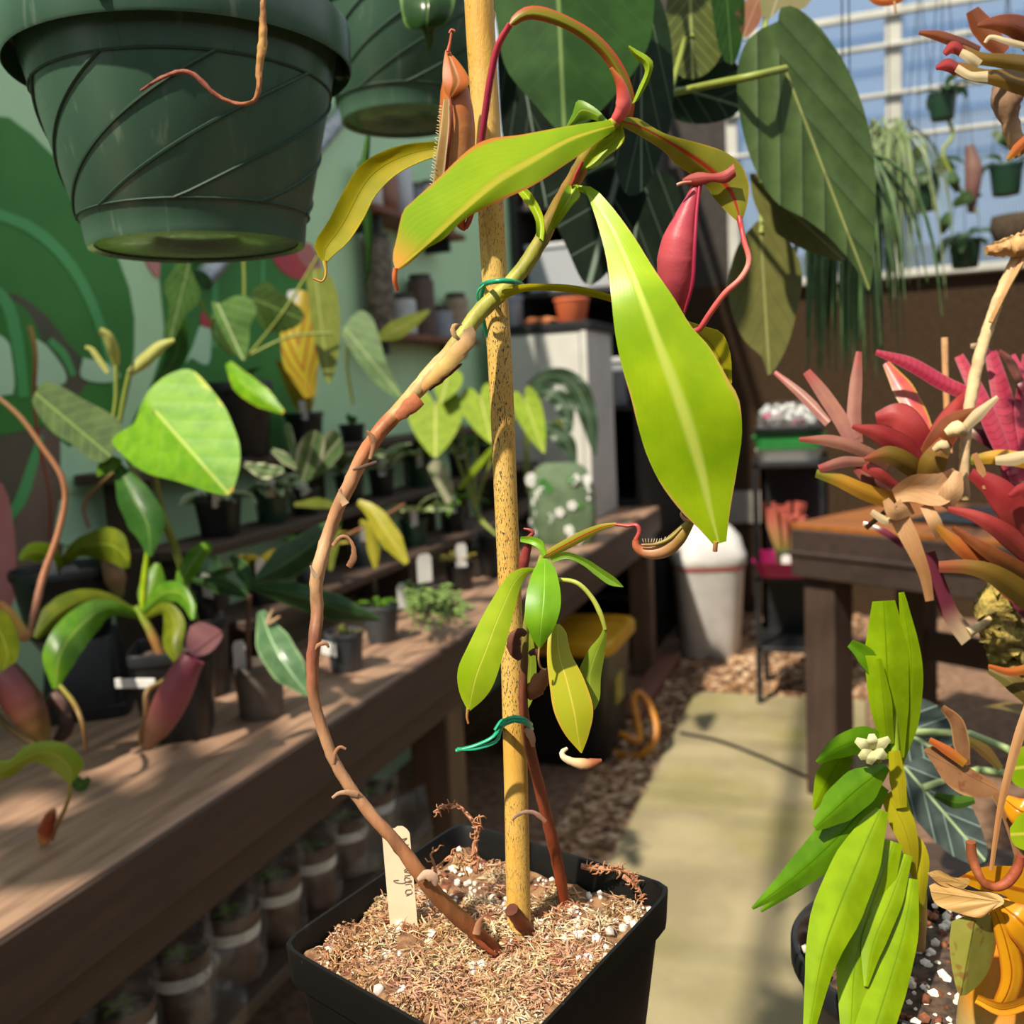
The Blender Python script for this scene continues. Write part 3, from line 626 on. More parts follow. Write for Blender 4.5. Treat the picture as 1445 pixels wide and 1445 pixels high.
# F the biggest leaf
leafe(vine, LM_big, [(800, 262), (822, 264), (838, 300), (855, 362), (862, 415), (868, 470), (877, 515), (890, 560), (900, 600), (912, 640), (932, 682), (960, 720), (985, 745), (1006, 768)],
      [(802, 262), (835, 264), (862, 290), (892, 330), (922, 378), (952, 422), (975, 460), (1003, 492), (1030, 540), (1043, 564), (1047, 612), (1040, 662), (1030, 722), (1025, 764)], [.52, .50, .48, .475, .475, .48, .485],
      M=[(801, 262), (830, 276), (862, 322), (888, 378), (910, 432), (932, 492), (955, 555), (975, 615), (990, 665), (1001, 715), (1014, 767)], fold=0.16, wave=0.02, nv=40, nu=13, p=1.2, label='largest glossy lime leaf hanging down in front')
tubeo('tendril', px([(1010, 764, .485), (1009, 778, .486)]), 0.0012, M_tend, vine, cols=['b88a50', '8a5a38'])
# G narrow leaf passing behind the big leaf
leafe(vine, LM_yellow, [(708, 410), (735, 402), (765, 401), (810, 403), (862, 416), (930, 440), (990, 460), (1018, 470), (1030, 500), (1032, 540)],
      [(706, 424), (735, 412), (765, 409), (810, 413), (862, 425), (930, 452), (970, 480), (995, 510), (1020, 535), (1030, 545)], [.515, .525, .54, .545, .545], fold=0.3, nv=30, label='narrow olive leaf passing behind the largest leaf')
# H, I clasping leaves by the growing tip
leafe(vine, LM_green, [(858, 170), (840, 152), (816, 141), (808, 160), (798, 180)], [(856, 176), (846, 172), (832, 168), (818, 172), (800, 182)], [.515, .525, .53], fold=0.4, nv=14)
leafe(vine, LM_lime, [(878, 178), (882, 196), (872, 210), (856, 222), (842, 236), (822, 240)], [(868, 178), (862, 190), (850, 196), (838, 205), (826, 222), (815, 240)], [.508, .512, .512], fold=-0.5, nv=14)
leafe(vine, LM_lime, [(800, 262), (790, 285), (780, 310), (772, 330)], [(812, 262), (818, 275), (806, 290), (784, 320)], [.515, .512, .515], fold=-0.7, nv=12, name='leaf_base')
leafe(vine, LM_lime, [(766, 340), (768, 318), (762, 296), (748, 272), (735, 262)], [(758, 332), (757, 312), (750, 296), (740, 282), (729, 268)], [.525, .53, .535], fold=-0.8, nv=16)
tubeo('tendril', px([(822, 228, .51), (812, 250, .512), (806, 262, .514)]), pxr([(822, 228, .51)]*3, [5, 7, 4]), M_tend, vine, cols=['a83a34', 'b84a3c'])

M_pit_o = colmat('pitcher_orange', 0.45, 260, 0.35, 0.15, dark=0.72); M_pit_hair = plain('pitcher_hair', 'd8c8a0', rough=0.7, bump=0)
# orange pitcher, still half closed
pit = tubeo('pitcher', px([(656, 324, .535), (650, 316, .533), (647, 295, .53), (645, 260, .527), (645, 220, .525), (645, 180, .523), (643, 145, .522), (640, 115, .522), (635, 90, .522), (632, 72, .522)]), pxr([(645, 200, .525)]*10, [6, 24, 36, 45, 50, 51, 48, 40, 24, 6]), M_pit_o, vine, cols=['a03c18', 'ac5220', 'ae6230', 'b87a48', 'bd8452', 'b87844', 'b0662f', 'ac5c24', 'b05a20', 'a0561c'], n=24, segs=60)
pit['label'] = 'orange brown upright pitcher with a closed pointed lid'
leafe(pit, leafmat('lid_orange', 'c8703a', 'b85a2c', rib='8a5a1c', ribw=0.25, edge='a86a24', ew=0.6, rough=0.45, trans=0.2), [(631, 72), (645, 86), (658, 104), (662, 118), (650, 130), (636, 138)], [(629, 72), (626, 90), (625, 110), (627, 125), (630, 132), (634, 138)], [.519, .514, .511, .512], fold=0.25, nv=18, name='lid')
tubeo('spur', px([(632, 73, .516), (635, 60, .516), (637, 46, .516)]), pxr([(632, 73, .516)]*3, [6, 4, 3]), M_tend, pit, cols=['b8502c', 'c0583a'])
tubeo('lid_tip', px([(634, 47, .516), (637, 42, .516), (642, 44, .516)]), 0.0006, M_tend, pit, cols=['b85a40', 'b85a40'])
tubeo('seam', px([(635, 136, .5115), (637, 160, .511), (634, 200, .513), (630, 240, .517), (627, 262, .52)]), pxr([(635, 150, .5)]*5, [3, 4, 5, 5]), M_tend, pit, cols=['8a3a28', '7a3026', '8a3a2a'])
leafe(pit, leafmat('wing', 'b9985a', 'a87a44', edge='e0d4a4', ew=0.5, rough=0.6, trans=0.3), [(626, 140), (622, 175), (616, 215), (610, 262)], [(634, 140), (634, 175), (630, 215), (624, 262)], [.512, .512, .516], nv=14, nu=5, name='wing')
ps = []
for i in range(26):
    y = 150+i*4.4; x = 625-(y-140)*0.125
    ps.append(tube([P(x, y, .513), P(x-4, y-2+rng.uniform(-2, 2), .513)], 0.00018, n=3, segs=2)[:2])
build('fringe_hairs', *join(ps), M_pit_hair, pit)['kind'] = 'stuff'
# red pitcher with its lid
pr_ = tubeo('pitcher', px([(957, 450, .535), (953, 425, .533), (953, 395, .53), (955, 360, .528), (961, 330, .527), (970, 300, .526), (979, 275, .526), (985, 256, .526)]), pxr([(955, 360, .53)]*8, [18, 40, 50, 54, 48, 34, 20, 14]), M_pit_o, vine, cols=['8a2c38', '9a3440', 'b04450', 'b84c54', 'b84a50', 'b44450', 'a83a48', 'a83848'], n=22, segs=50, open_end=0.01)
pr_['label'] = 'dull red slender pitcher under the olive leaf'
leafe(pr_, leafmat('lid_red', 'b8544c', 'a8443c', rib='8a2c34', rough=0.5, trans=0.3), [(962, 252), (985, 244), (1005, 246), (1022, 242), (1036, 232)], [(964, 258), (985, 262), (1005, 256), (1024, 258), (1038, 248)], [.523, .52, .518], fold=0.5, nv=14, nu=5, name='lid')
tubeo('spur', px([(975, 257, .52), (963, 258, .519), (955, 261, .519)]), 0.0008, M_tend, pr_, cols=['c07060', 'd0a080'])
tubeo('wing', px([(987, 262, .523), (983, 300, .521), (980, 350, .519), (977, 400, .52), (966, 440, .526)]), pxr([(980, 300, .52)]*5, [4, 5, 6, 6, 4]), M_tend, pr_, cols=['b02848', '9a2040', '9a2440'])

# --- the short shoot at the foot of the stake
sh = thing('pitcher_plant', 'short leafy pitcher plant shoot at the foot of the bamboo stake', 'pitcher plant', P(800, 1298, .575))
sp = [(800, 1300, .575, 14), (795, 1265, .57, 16), (786, 1215, .562, 17), (772, 1155, .552, 17), (757, 1095, .543, 17), (744, 1035, .536, 16), (738, 985, .533, 15), (740, 930, .531, 14), (742, 890, .530, 12), (748, 850, .53, 10), (757, 815, .53, 10), (766, 784, .528, 10)]
q = [s[:3] for s in sp]; tubeo('stem', px(q), pxr(q, [s[3] for s in sp]), M_stem, sh, cols=['7a3018', '8f3c1e', '94421f', '8a3f24', '90482c', '8c4a30', '84442c', '80442e', '7a4a34', '7a7a34', '8a9a3a', '9aa040'], n=12, jitter=0.07, segs=70)
husk([(742, 1028), (748, 1035), (752, 1050), (752, 1054)], [8, 12, 9, 5], ('c09a7c', 'a87c5c'), par=sh, h=.527)
husk([(770, 1160), (756, 1148), (740, 1146), (727, 1153), (723, 1158)], [6, 7, 6, 5, 3], ('8a5a48', '8a7468'), par=sh, h=.533)
husk([(735, 930), (726, 918), (726, 900), (735, 892), (742, 896)], [8, 18, 20, 14, 8], ('5a3024', '6a3c2c'), par=sh, h=.522)
husk([(747, 924), (752, 920), (760, 921)], [6, 10, 9], ('5a3428', '4a2c20'), par=sh, h=.521)
LM_s1 = leafmat('shoot_leaf', '92b018', 'abc028', rib='c6cc50', ribw=0.045, rough=0.33, trans=0.25, bump=0.18, nv=16)
LM_s2 = leafmat('shoot_leaf_green', '5c9212', '78a81e', rib='8ab83a', ribw=0.05, rough=0.38, trans=0.2, bump=0.25, nv=16)
LM_s3 = leafmat('shoot_leaf_yellow', 'b5ac22', 'a9b02a', rib='d6c850', ribw=0.05, edge='c8a83c', ew=0.85, rough=0.38, trans=0.25, bump=0.15, nv=16)
LM_s4 = leafmat('shoot_leaf_pale', '8ba42c', '9db03c', rib='b9c05c', ribw=0.05, rough=0.36, trans=0.3, bump=0.15)
leafe(sh, LM_s1, [(757, 802), (738, 801), (716, 814), (686, 860), (661, 910), (646, 945), (648, 976), (660, 1003)], [(757, 806), (744, 812), (734, 830), (724, 868), (711, 920), (698, 962), (684, 985), (662, 1004)], [.528, .51, .50, .495, .497], fold=0.15, label='long lime leaf hanging across the stake')
tendril([(660, 1000, .497), (659, 1012, .497), (661, 1021, .497)], [5, 4, 3], ['b08048', 'b0703c'], par=sh)
leafe(sh, LM_s2, [(764, 788), (752, 806), (743, 838), (741, 870), (748, 895), (760, 915)], [(772, 788), (784, 804), (791, 836), (790, 862), (780, 890), (762, 916)], [.522, .505, .497, .50], fold=0.22, label='small bright green pointed leaf in front')
tendril([(761, 914, .50), (760, 930, .50), (763, 942, .503), (769, 945, .506)], [3, 3, 3, 2.5], ['a8824c', 'b88a60'], par=sh)
leafe(sh, LM_s3, [(784, 880), (774, 896), (772, 930), (776, 970), (782, 1005), (797, 1036), (819, 1062)], [(790, 881), (799, 892), (806, 922), (824, 958), (837, 1000), (831, 1036), (821, 1063)], [.522, .512, .505, .505], fold=0.2, label='yellowing leaf with a dried tip')
tubeo('dried_pitcher', px([(800, 1056, .505), (793, 1062, .503), (797, 1070, .502), (812, 1076, .502), (830, 1078, .502), (849, 1073, .503)]), pxr([(800, 1060, .503)]*6, [5, 9, 12, 16, 14, 5]), M_pit_o, sh, cols=['d8c4a0', 'dcc8a4', 'd8bc90', 'c8a070', '9a5a34', '8a4a2c'], n=10, jitter=0.08)
leafe(sh, LM_s4, [(853, 882), (846, 898), (832, 915), (820, 938), (815, 955), (822, 980), (838, 1001)], [(856, 884), (856, 900), (853, 925), (848, 955), (847, 980), (844, 993), (839, 1002)], [.515, .518, .52, .52], fold=0.3, label='pale leaf on a bent petiole')
tubeo('petiole', px([(762, 818, .53), (790, 818, .525), (815, 823, .52), (835, 843, .518), (848, 868, .516), (854, 888, .516)]), pxr([(800, 820, .52)]*6, [5, 6, 7, 7, 8, 6]), M_tend, sh, cols=['9aa43c', 'a4ac48', 'a0a840'])
leafe(sh, LM_green, [(776, 786), (800, 779), (828, 789), (850, 803), (868, 815), (880, 828)], [(780, 795), (800, 789), (822, 798), (840, 812), (860, 826), (879, 829)], [.525, .52, .515], fold=-0.4, nv=18)
leafe(sh, LM_under, [(768, 780), (790, 766), (820, 750), (848, 740), (870, 738)], [(772, 788), (800, 775), (828, 760), (850, 748), (870, 741)], [.527, .52, .512], fold=0.4, nv=18)
tendril([(868, 740, .512), (885, 742, .51), (898, 741, .508), (902, 750, .507), (897, 762, .507)], [4, 6, 6, 7], ['a04a34', 'a83c3c', 'b04a40'], par=sh)
pp = [(897, 762, .507), (898, 771, .507), (906, 778, .507), (922, 780, .506), (940, 774, .505), (956, 760, .504), (970, 743, .503), (977, 733, .503)]
p3 = tubeo('pitcher', px(pp), pxr(pp, [9, 13, 17, 22, 24, 22, 16, 9]), M_pit_o, sh, cols=['b05a3c', 'b06a44', 'b8825a', 'b0835a', 'a87c4c', '9a7a3c', '96802e', '8a7828'], n=16, segs=40)
p3['label'] = 'tan curved pitcher beyond the shoot'
tubeo('wing', px([(905, 769, .504), (925, 768, .502), (945, 760, .501), (962, 744, .501)]), pxr([(920, 770, .5)]*4, [4, 6, 6, 4]), M_tend, p3, cols=['8a5a28', '8a7a2c', '847428'])
tubeo('spur', px([(972, 736, .50), (965, 732, .499), (961, 726, .499), (963, 721, .499)]), pxr([(965, 730, .5)]*4, [4, 4, 4, 3]), M_tend, p3, cols=['d0805c', 'e0a888'])
ps = []
for i in range(16):
    x = 908+i*3.6; y = 765-(max(0, i-5)**2)*0.17; ps.append(tube([P(x, y, .501), P(x+rng.uniform(-2, 2), y-5, .5005)], 0.00018, n=3, segs=2)[:2])
build('fringe_hairs', *join(ps), M_pit_hair, p3)['kind'] = 'stuff'
leafe(sh, LM_s2, [(735, 757), (752, 757), (766, 764), (772, 782)], [(735, 765), (750, 769), (760, 776), (766, 786)], [.535, .53, .527], fold=-0.4, nv=12, nu=5)
p4 = tubeo('pitcher', px([(738, 806, .54), (741, 785, .538), (746, 768, .536), (749, 758, .535)]), pxr([(740, 780, .535)]*4, [12, 16, 12, 7]), M_pit_o, sh, cols=['7a2c2c', '94403c', '8a3634', '9a4840'], n=12)
tubeo('lid', px([(744, 760, .533), (752, 752, .532), (748, 748, .532), (739, 746, .533)]), pxr([(744, 760, .533)]*4, [5, 6, 5, 3]), M_tend, p4, cols=['a04a44', '8a3834'])
leafe(sh, LM_s4, [(748, 885), (742, 920), (738, 960), (736, 1000)], [(752, 900), (757, 940), (754, 980), (740, 1010)], [.54, .545, .545], nv=14, nu=5)
tubeo('dried_pitcher', px([(748, 985, .535), (756, 970, .533), (768, 955, .532), (776, 948, .532)]), pxr([(760, 960, .533)]*4, [10, 26, 24, 14]), colmat('husk', 0.7), sh, cols=['8a5230', '94603a', '8a5634'], n=10, jitter=0.15)
# cut old stub by the stake
tubeo('stub', px([(748, 1316, .545), (735, 1302, .54), (722, 1284, .535)]), pxr([(735, 1300, .54)]*3, [18, 22, 20]), M_stem, sh, cols=['6a3018', '7a3a20', '5a2c18'], n=10, jitter=0.1)
tubeo('stub', px([(800, 1330, .56), (790, 1310, .562), (792, 1296, .565)]), pxr([(790, 1310, .56)]*3, [26, 30, 12]), M_stem, sh, cols=['6a3420', '7a4428', '6a3420'], n=10, jitter=0.2)

# --- twist ties
M_tie = plain('green_tie', '0c8a62', '0f9a70', rough=0.35, bump=0, coat=0.3)
def tie(label, loop, tails, base):
    t = thing('twist_tie', label, 'twist tie', base)
    for l in loop: tubeo('loop', px(l), 0.00135, M_tie, t, n=8)
    for l in tails: tubeo('tail', px(l), 0.00115, M_tie, t, n=8, flat=0.6)
def ring(x0, x1, y, sag, hf, hb):
    return [(x0, y, (hf+hb)/2), (x0+(x1-x0)*.2, y-sag*.6, hf+.004), (x0+(x1-x0)*.5, y-sag, hf), (x0+(x1-x0)*.8, y-sag*.7, hf+.004), (x1, y-sag*.1, (hf+hb)/2), (x0+(x1-x0)*.7, y-sag*.5, hb), (x0+(x1-x0)*.3, y-sag*.3, hb), (x0, y, (hf+hb)/2)]
tie('green plastic twist tie binding the vine to the stake higher up', [ring(680, 736, 402, 6, .512, .57)], [[(683, 402, .527), (674, 412, .527), (676, 428, .53), (682, 445, .535)], [(683, 402, .53), (679, 425, .535), (682, 450, .54), (687, 475, .545)]], P(706, 400, .55))
tie('green plastic twist tie with a long tail low on the stake', [ring(703, 750, 1030, 14, .515, .575), ring(704, 749, 1024, 12, .515, .575)], [[(706, 1024, .525), (695, 1040, .52), (670, 1052, .52), (643, 1059, .52)], [(706, 1030, .525), (700, 1046, .522), (672, 1056, .52), (645, 1057, .52)], [(698, 1030, .522), (706, 1018, .523), (712, 1016, .522)]], P(727, 1026, .55))

# --- name tag with handwriting
M_tag = plain('tag_cream', 'e3cfae', 'd9c4a2', rough=0.6, scale=30, bump=0.05); M_ink = plain('tag_ink', '6a5a50', rough=0.8, bump=0)
tg = thing('plant_tag', 'cream plant tag with handwriting stuck in the moss of the large square pot', 'plant tag', P(567, 1275, .551))
def TG(s, u): # u across -1..1, s along 0 top..1
    q = crom([(558, 1168), (561, 1205), (568, 1285)], 50)[int(np.clip(s, 0, 1)*49)]+np.array([0.09, 1.0])*max(0, s-1)*110; hw = 19*(1 if s > 0.12 else math.sqrt(max(0.02, 1-((0.12-s)/0.12)**2))); return P(q[0]+u*hw*1.02, q[1]-u*2.5, .555-0.004*s)
ss = np.r_[np.linspace(0, 0.12, 8), np.linspace(0.15, 1.65, 11)]
V = np.array([TG(s, u) for s in ss for u in (-1, -.5, 0, .5, 1)]); nn = np.tile(unit(CAM-V[0]), (len(V), 1)); V2, F2 = shell(V, grid(5, len(ss)), nn, 0.0011)
n0 = len(V); rim = [j*5 for j in range(len(ss))]+[len(V)-4, len(V)-3, len(V)-2]+[j*5+4 for j in range(len(ss)-1, -1, -1)]+[3, 2, 1]
F2 += [(rim[i], rim[(i+1) % len(rim)], rim[(i+1) % len(rim)]+n0, rim[i]+n0) for i in range(len(rim))]
build('tag_plate', V2, F2, M_tag, tg, smooth=False)
def ink(pts):    # (s, u) strokes on the face
    pts = [TG(s, u)+unit(CAM-TG(s, u))*0.0003 for s, u in pts]; return tube(pts, 0.00022, n=5)[:2]
st_ = [[(0.20, -0.15), (0.17, 0.75)], [(0.17, 0.75), (0.28, -0.05)], [(0.28, -0.05), (0.25, 0.85)],                                  # N, turned
       [(0.56, 0.35), (0.52, 0.75), (0.55, 0.85), (0.58, 0.35)], [(0.58, 0.4), (0.60, 0.8), (0.63, 0.75), (0.63, 0.35)],               # n
       [(0.66, 0.75), (0.65, 0.4), (0.69, 0.35), (0.70, 0.75), (0.68, 0.8), (0.70, 0.2), (0.69, -0.35), (0.66, -0.45), (0.66, -0.1)], # g
       [(0.73, 0.35), (0.73, 0.75), (0.77, 0.85)], [(0.79, 0.75), (0.78, 0.4), (0.82, 0.35), (0.83, 0.75), (0.80, 0.8)], [(0.83, 0.75), (0.84, 0.35)]]
build('handwriting', *join([ink(s) for s in st_]), M_ink, tg)

# ================================================================== POTS AND PLANTS, LEFT SIDE
M_soil = plain('potting_soil', '2c211a', '5a4636', rough=0.95, scale=120, bump=0.8, dist=0.004)
M_pot_green = plain('pot_dark_green', '1f3a2a', '24422f', rough=0.32, scale=12, bump=0.04)
M_pot_grey = plain('pot_grey', '5e5850', '6a645b', rough=0.5, scale=30, bump=0.06); M_pot_slate = plain('pot_slate', '3c4044', '44484c', rough=0.5, scale=30, bump=0.06)
M_tagw = plain('tag_white', 'd9d9d6', 'cfcfcb', rough=0.5, bump=0)
def pot_part(t, c, rt, rb, h, mat, sq=None, rot=0.0, n=None, soil=M_soil, band_=True):
    n = n or (48 if sq else 32); rim = h*0.13
    pf = [(rb*0.95, 0), (rb, 0.003), (rt*0.945, h-rim), (rt*0.95, h-rim+0.001), (rt, h-rim+0.002), (rt, h-0.002), (rt*0.985, h), (rt*0.955, h), (rt*0.94, h-0.004), (rt*0.92, h-h*0.16)]
    V, Fs = lathe(pf, c, n=n, sq=sq, rot=rot, cap0=True, cap1=False); build('pot_body', V, Fs, mat, t)
    V, Fs = lathe([(rt*0.925, h-h*0.15), (rt*0.6, h-h*0.10), (rt*0.1, h-h*0.08)], c, n=n, sq=sq, rot=rot, cap0=False); build('soil', V, Fs, soil, t)
def tag_part(t, p, az, hgt, wid, lean=0.15, name='name_tag', roll=0.1):
    d = np.array([math.cos(az), math.sin(az), 0]); s = np.array([-math.sin(az), math.cos(az), 0])*math.cos(roll)+np.array([0, 0, math.sin(roll)]); u = unit(np.array([0, 0, 1])+d*lean); V = []
    for dd in (0, 0.0012):
        for a, b in ((-1, 0), (1, 0), (1, .85), (.6, 1), (-.6, 1), (-1, .85)): V.append(np.asarray(p)+s*a*wid/2+u*b*hgt-d*dd)
    build(name, V, [(0, 1, 2, 3, 4, 5), (11, 10, 9, 8, 7, 6)]+[(i, 6+i, 6+(i+1) % 6, (i+1) % 6) for i in range(6)], M_tagw, t, smooth=False)
CAMAZ = math.atan2(-1, 0.6)

# --- hanging baskets
k = NT('basket_green'); f = k.noise(9, 5, stretch=(1, 1, 0.06)); f2 = k.noise(70, 4, stretch=(1, 1, 0.12))
k.base(k.mix(k.math('MULTIPLY', k.step(f2, 0.6, 0.72), 0.28), k.mix(k.step(f, 0.3, 0.7), hexc('395746'), hexc('466350')), hexc('9aa78f')))
k.put(k.b.inputs['Roughness'], k.math('MULTIPLY_ADD', f2, 0.35, 0.14)); k.bump(f2, 0.04, 0.001); M_basket = k.m
M_rib_shade = plain('basket_rib_shade', '1f3a2a', '24422f', rough=0.6, bump=0)  # darker green than the basket: shade of its grooves put into the colour
def basket(label, cx, cy, ztop, R, hgt, off, hang):
    t = thing('hanging_basket', label, 'hanging pot', (cx, cy, ztop-hgt)); c = (cx, cy, 0); z0 = ztop-hgt
    rt, rb = R*0.905, R*0.645
    pf = [(rb*0.93, z0+0.002), (rb*0.985, z0), (rb, z0+0.004), (rb+0.002, z0+0.020), (rb+0.004, z0+0.022), (rt, ztop-0.026), (rt*1.01, ztop-0.006), (R*0.985, ztop-0.007), (R*0.985, ztop-0.030), (R*0.99, ztop-0.033), (R, ztop-0.031), (R*1.005, ztop-0.004), (R, ztop), (R*0.965, ztop), (R*0.95, ztop-0.005), (rt*0.97, ztop-0.03), (rt*0.95, ztop-0.04)]
    V, Fs = lathe(pf, c, n=72, cap0=False, cap1=False); build('pot_body', V, Fs, M_basket, t)
    V, Fs = lathe([(rb*0.95, z0+0.003), (rb*0.45, z0+0.006), (rb*0.38, z0+0.010), (rb*0.1, z0+0.010)], c, n=40, cap0=False); build('base', V, Fs, M_basket, t)
    V, Fs = lathe([(rt*0.96, ztop-0.03), (rt*0.5, ztop-0.022), (rt*.1, ztop-0.02)], c, n=32, cap0=False); build('soil', V, Fs, M_soil, t)
    def surf(a, s): z = z0+0.022+(ztop-0.05-z0-0.022)*s; r = rb+0.004+(rt-rb-0.004)*((z-z0-0.022)/(ztop-0.028-z0-0.022)); return np.array([cx+math.cos(a)*r*1.003, cy+math.sin(a)*r*1.003, z])
    for s in (0.0, 1.0): build('ring', *tube([surf(a, s) for a in np.linspace(0, 6.2832, 49)], 0.0009, n=5, raw=True)[:2], M_rib_shade, t)
    for i in range(9):
        a0 = off+i*6.2832/9; build('rib', *tube([surf(a0+1.75*q**0.85, q) for q in np.linspace(0, 1, 26)], 0.0013, n=5, raw=True)[:2], M_rib_shade, t)
    for i in range(3):
        a = off+0.5+i*2.094; p = np.array([cx+math.cos(a)*R*0.985, cy+math.sin(a)*R*0.985, ztop-0.025]); q = np.array([cx+math.cos(a)*R*0.03, cy+math.sin(a)*R*0.03, ztop+0.42])
        build('hanger_clip', *tube([p, p+np.array([0, 0, 0.034])], 0.009, n=8, flat=0.5)[:2], M_basket, t); build('hanger_wire', *tube([p+np.array([0, 0, 0.03]), q], 0.0022, n=6)[:2], M_basket, t)
    hangwire(t, (cx, cy, ztop+0.418), 0.002)
    return t, np.array([cx, cy, ztop-0.02])
a = P(268, 200, 0.80); zt = P(255, 42, 0.80)[2]; zb = P(295, 350, 0.80)[2]
b1, c1 = basket('large dark green hanging basket with spiral ribs above the bench', a[0], a[1], zt, 0.129, zt-zb, 0.3, 0)
a = P(568, 100, 1.22); zb2 = P(572, 172, 1.22)[2]
b2, c2 = basket('dark green hanging basket partly hidden behind the bamboo stake', a[0], a[1], zb2+0.163, 0.118, 0.163, 1.0, 0)
LM_hang = leafmat('hang_leaf', '2f5a1e', '3d6a28', rib='7a9a4a', ribw=0.05, rough=0.35, trans=0.25)
LM_pitch = leafmat('bench_leaf', '4a7a1c', '648f24', rib='93a848', ribw=0.06, rough=0.3, trans=0.22, bump=0.15)
LM_pitch2 = leafmat('bench_leaf_olive', '5a6a14', '77801c', rib='98a040', ribw=0.05, rough=0.35, trans=0.3, bump=0.15)
pl = thing('trailing_plant', 'leafy plant growing in the large dark green hanging basket', 'plant', c1)
for i in range(9):
    leafw(pl, LM_hang, c1+np.array([math.cos(i*.7)*0.03, math.sin(i*.7)*0.03, 0]), i*0.7+0.3, rng.uniform(0.18, 0.26), 0.06, 1.3-0.1*(i % 3), 0.9, name='leaf', nv=10)
tubeo('dried_tendril', px([(372, -40, .655), (371, 20, .655), (371, 55, .655), (366, 95, .655), (365, 125, .655), (358, 142, .655), (340, 147, .655), (320, 142, .655), (300, 130, .655), (282, 112, .655), (265, 102, .655), (245, 103, .655), (222, 113, .655), (205, 124, .655), (198, 128, .655)]), pxr([(340, 100, .655)]*15, [9, 8, 8, 11, 13, 10, 8, 6, 6, 6, 7, 7, 6, 5, 3]), colmat('husk', 0.7), pl, cols=['b88a54', 'a8743f', 'c0924e', 'a87040', '9a5a3c', '8a4634', '94503a', '7a3a2c'], n=8, jitter=0.18, segs=70)
tubeo('dried_stem', px([(60, -40, .70), (75, -10, .69), (85, 8, .69)]), 0.0022, colmat('husk'), pl, cols=['b09060', '8a6a40'])
pl2 = thing('trailing_plant', 'dark curled leaves of the plant in the hanging basket behind the stake', 'plant', c2)
leafe(pl2, leafmat('curl_leaf', '24401c', '355428', rib='5a7a3a', edge='6a8a48', ew=0.8, rough=0.25, trans=0.15), [(640, -40), (642, 0), (632, 30), (614, 42), (612, 58), (606, 70)], [(560, -40), (566, 10), (574, 38), (594, 40), (600, 56), (603, 70)], [1.06, 1.03, 1.03, 1.05], fold=0.6, nv=20)
for i in range(8): leafw(pl2, LM_hang, c2+np.array([math.cos(i*.8)*0.03, math.sin(i*.8)*0.03, 0]), i*0.8, rng.uniform(0.15, 0.24), 0.05, 1.3, 1.0, nv=10)
leafp(pl2, LM_hang, [(520, 190), (512, 260), (520, 330), (518, 390), (514, 402)], [3, 7, 8, 5, 2], [1.3, 1.3, 1.3], fold=0.6)

# --- pitcher plant in the square black pot on the bench
h = 1.60
t = thing('potted_pitcher_plant', 'pitcher plant with a dusky pink pitcher in a square black pot on the bench', 'potted plant', (-1.085, 1.325, 0.76))
pot_part(t, (-1.085, 1.325, 0.76), 0.068, 0.052, 0.155, M_black, sq=9, rot=0.55)
tubeo('stem', px([(228, 925, h), (212, 890, h), (200, 870, h), (192, 855, h)]), [0.008, 0.008, 0.006, 0.004], colmat('husk'), t, cols=['8a5a34', 'a87a40', '8a9a34', '8fa838'])
leafp(t, LM_pitch, [(198, 872), (168, 860), (140, 862), (108, 888), (84, 925), (78, 972)], [3, 10, 22, 26, 24, 4], [h, h-.05, h-.12, h-.16, h-.17], fold=0.3)
leafp(t, LM_pitch2, [(195, 868), (160, 850), (120, 846), (80, 865), (50, 900)], [3, 10, 16, 20, 4], [h, h-.02, h-.06, h-.1], fold=0.3)
leafp(t, LM_pitch, [(190, 862), (150, 845), (115, 843), (90, 850)], [3, 8, 8, 2], [h, h+.03, h+.05], fold=0.3)
leafp(t, LM_pitch, [(200, 866), (228, 838), (252, 836), (266, 850), (272, 874)], [3, 11, 15, 12, 3], [h, h-.02, h-.05, h-.08], fold=0.4)
leafp(t, LM_pitch2, [(203, 872), (232, 858), (246, 878), (244, 910), (254, 940)], [3, 8, 16, 14, 3], [h, h-.04, h-.08, h-.1], fold=0.4)
leafp(t, LM_lime, [(200, 868), (204, 820), (208, 776)], [3, 6, 3], [h, h, h], fold=0.6)
leafp(t, LM_pitch, [(202, 866), (210, 840), (218, 815), (222, 795)], [3, 16, 18, 4], [h, h+.02, h+.04], fold=0.3)
leafp(t, LM_pitch, [(248, 838), (262, 810), (280, 782), (298, 768)], [3, 13, 14, 6], [h-.03, h-.02, h], fold=0.3)
tendril([(85, 968, h-.17), (104, 992, h-.2), (116, 1020, h-.22), (120, 1045, h-.22), (122, 1062, h-.22)], [6, 7, 7, 6, 4], ['8a8a38', '8a6a34', '5a3a2c'], par=t)
tendril([(254, 938, h-.1), (236, 958, h-.13), (208, 975, h-.17), (206, 1005, h-.18), (200, 1030, h-.185), (200, 1050, h-.185), (213, 1055, h-.19)], [6, 8, 7, 8, 9, 8, 8], ['8a9a40', 'a0884a', '8a6a44', '9a7048', 'a07048'], par=t)
pp = [(210, 1052, h-.19), (216, 1038, h-.19), (232, 1008, h-.185), (248, 975, h-.18), (262, 946, h-.175), (273, 928, h-.17)]
po = tubeo('pitcher', px(pp), pxr(pp, [14, 36, 45, 47, 42, 34]), M_pit_o, t, cols=['b0845c', 'b87a5e', 'a85a58', '9a4a54', '8e4450', '7a3444'], n=20, segs=40, open_end=0.03)
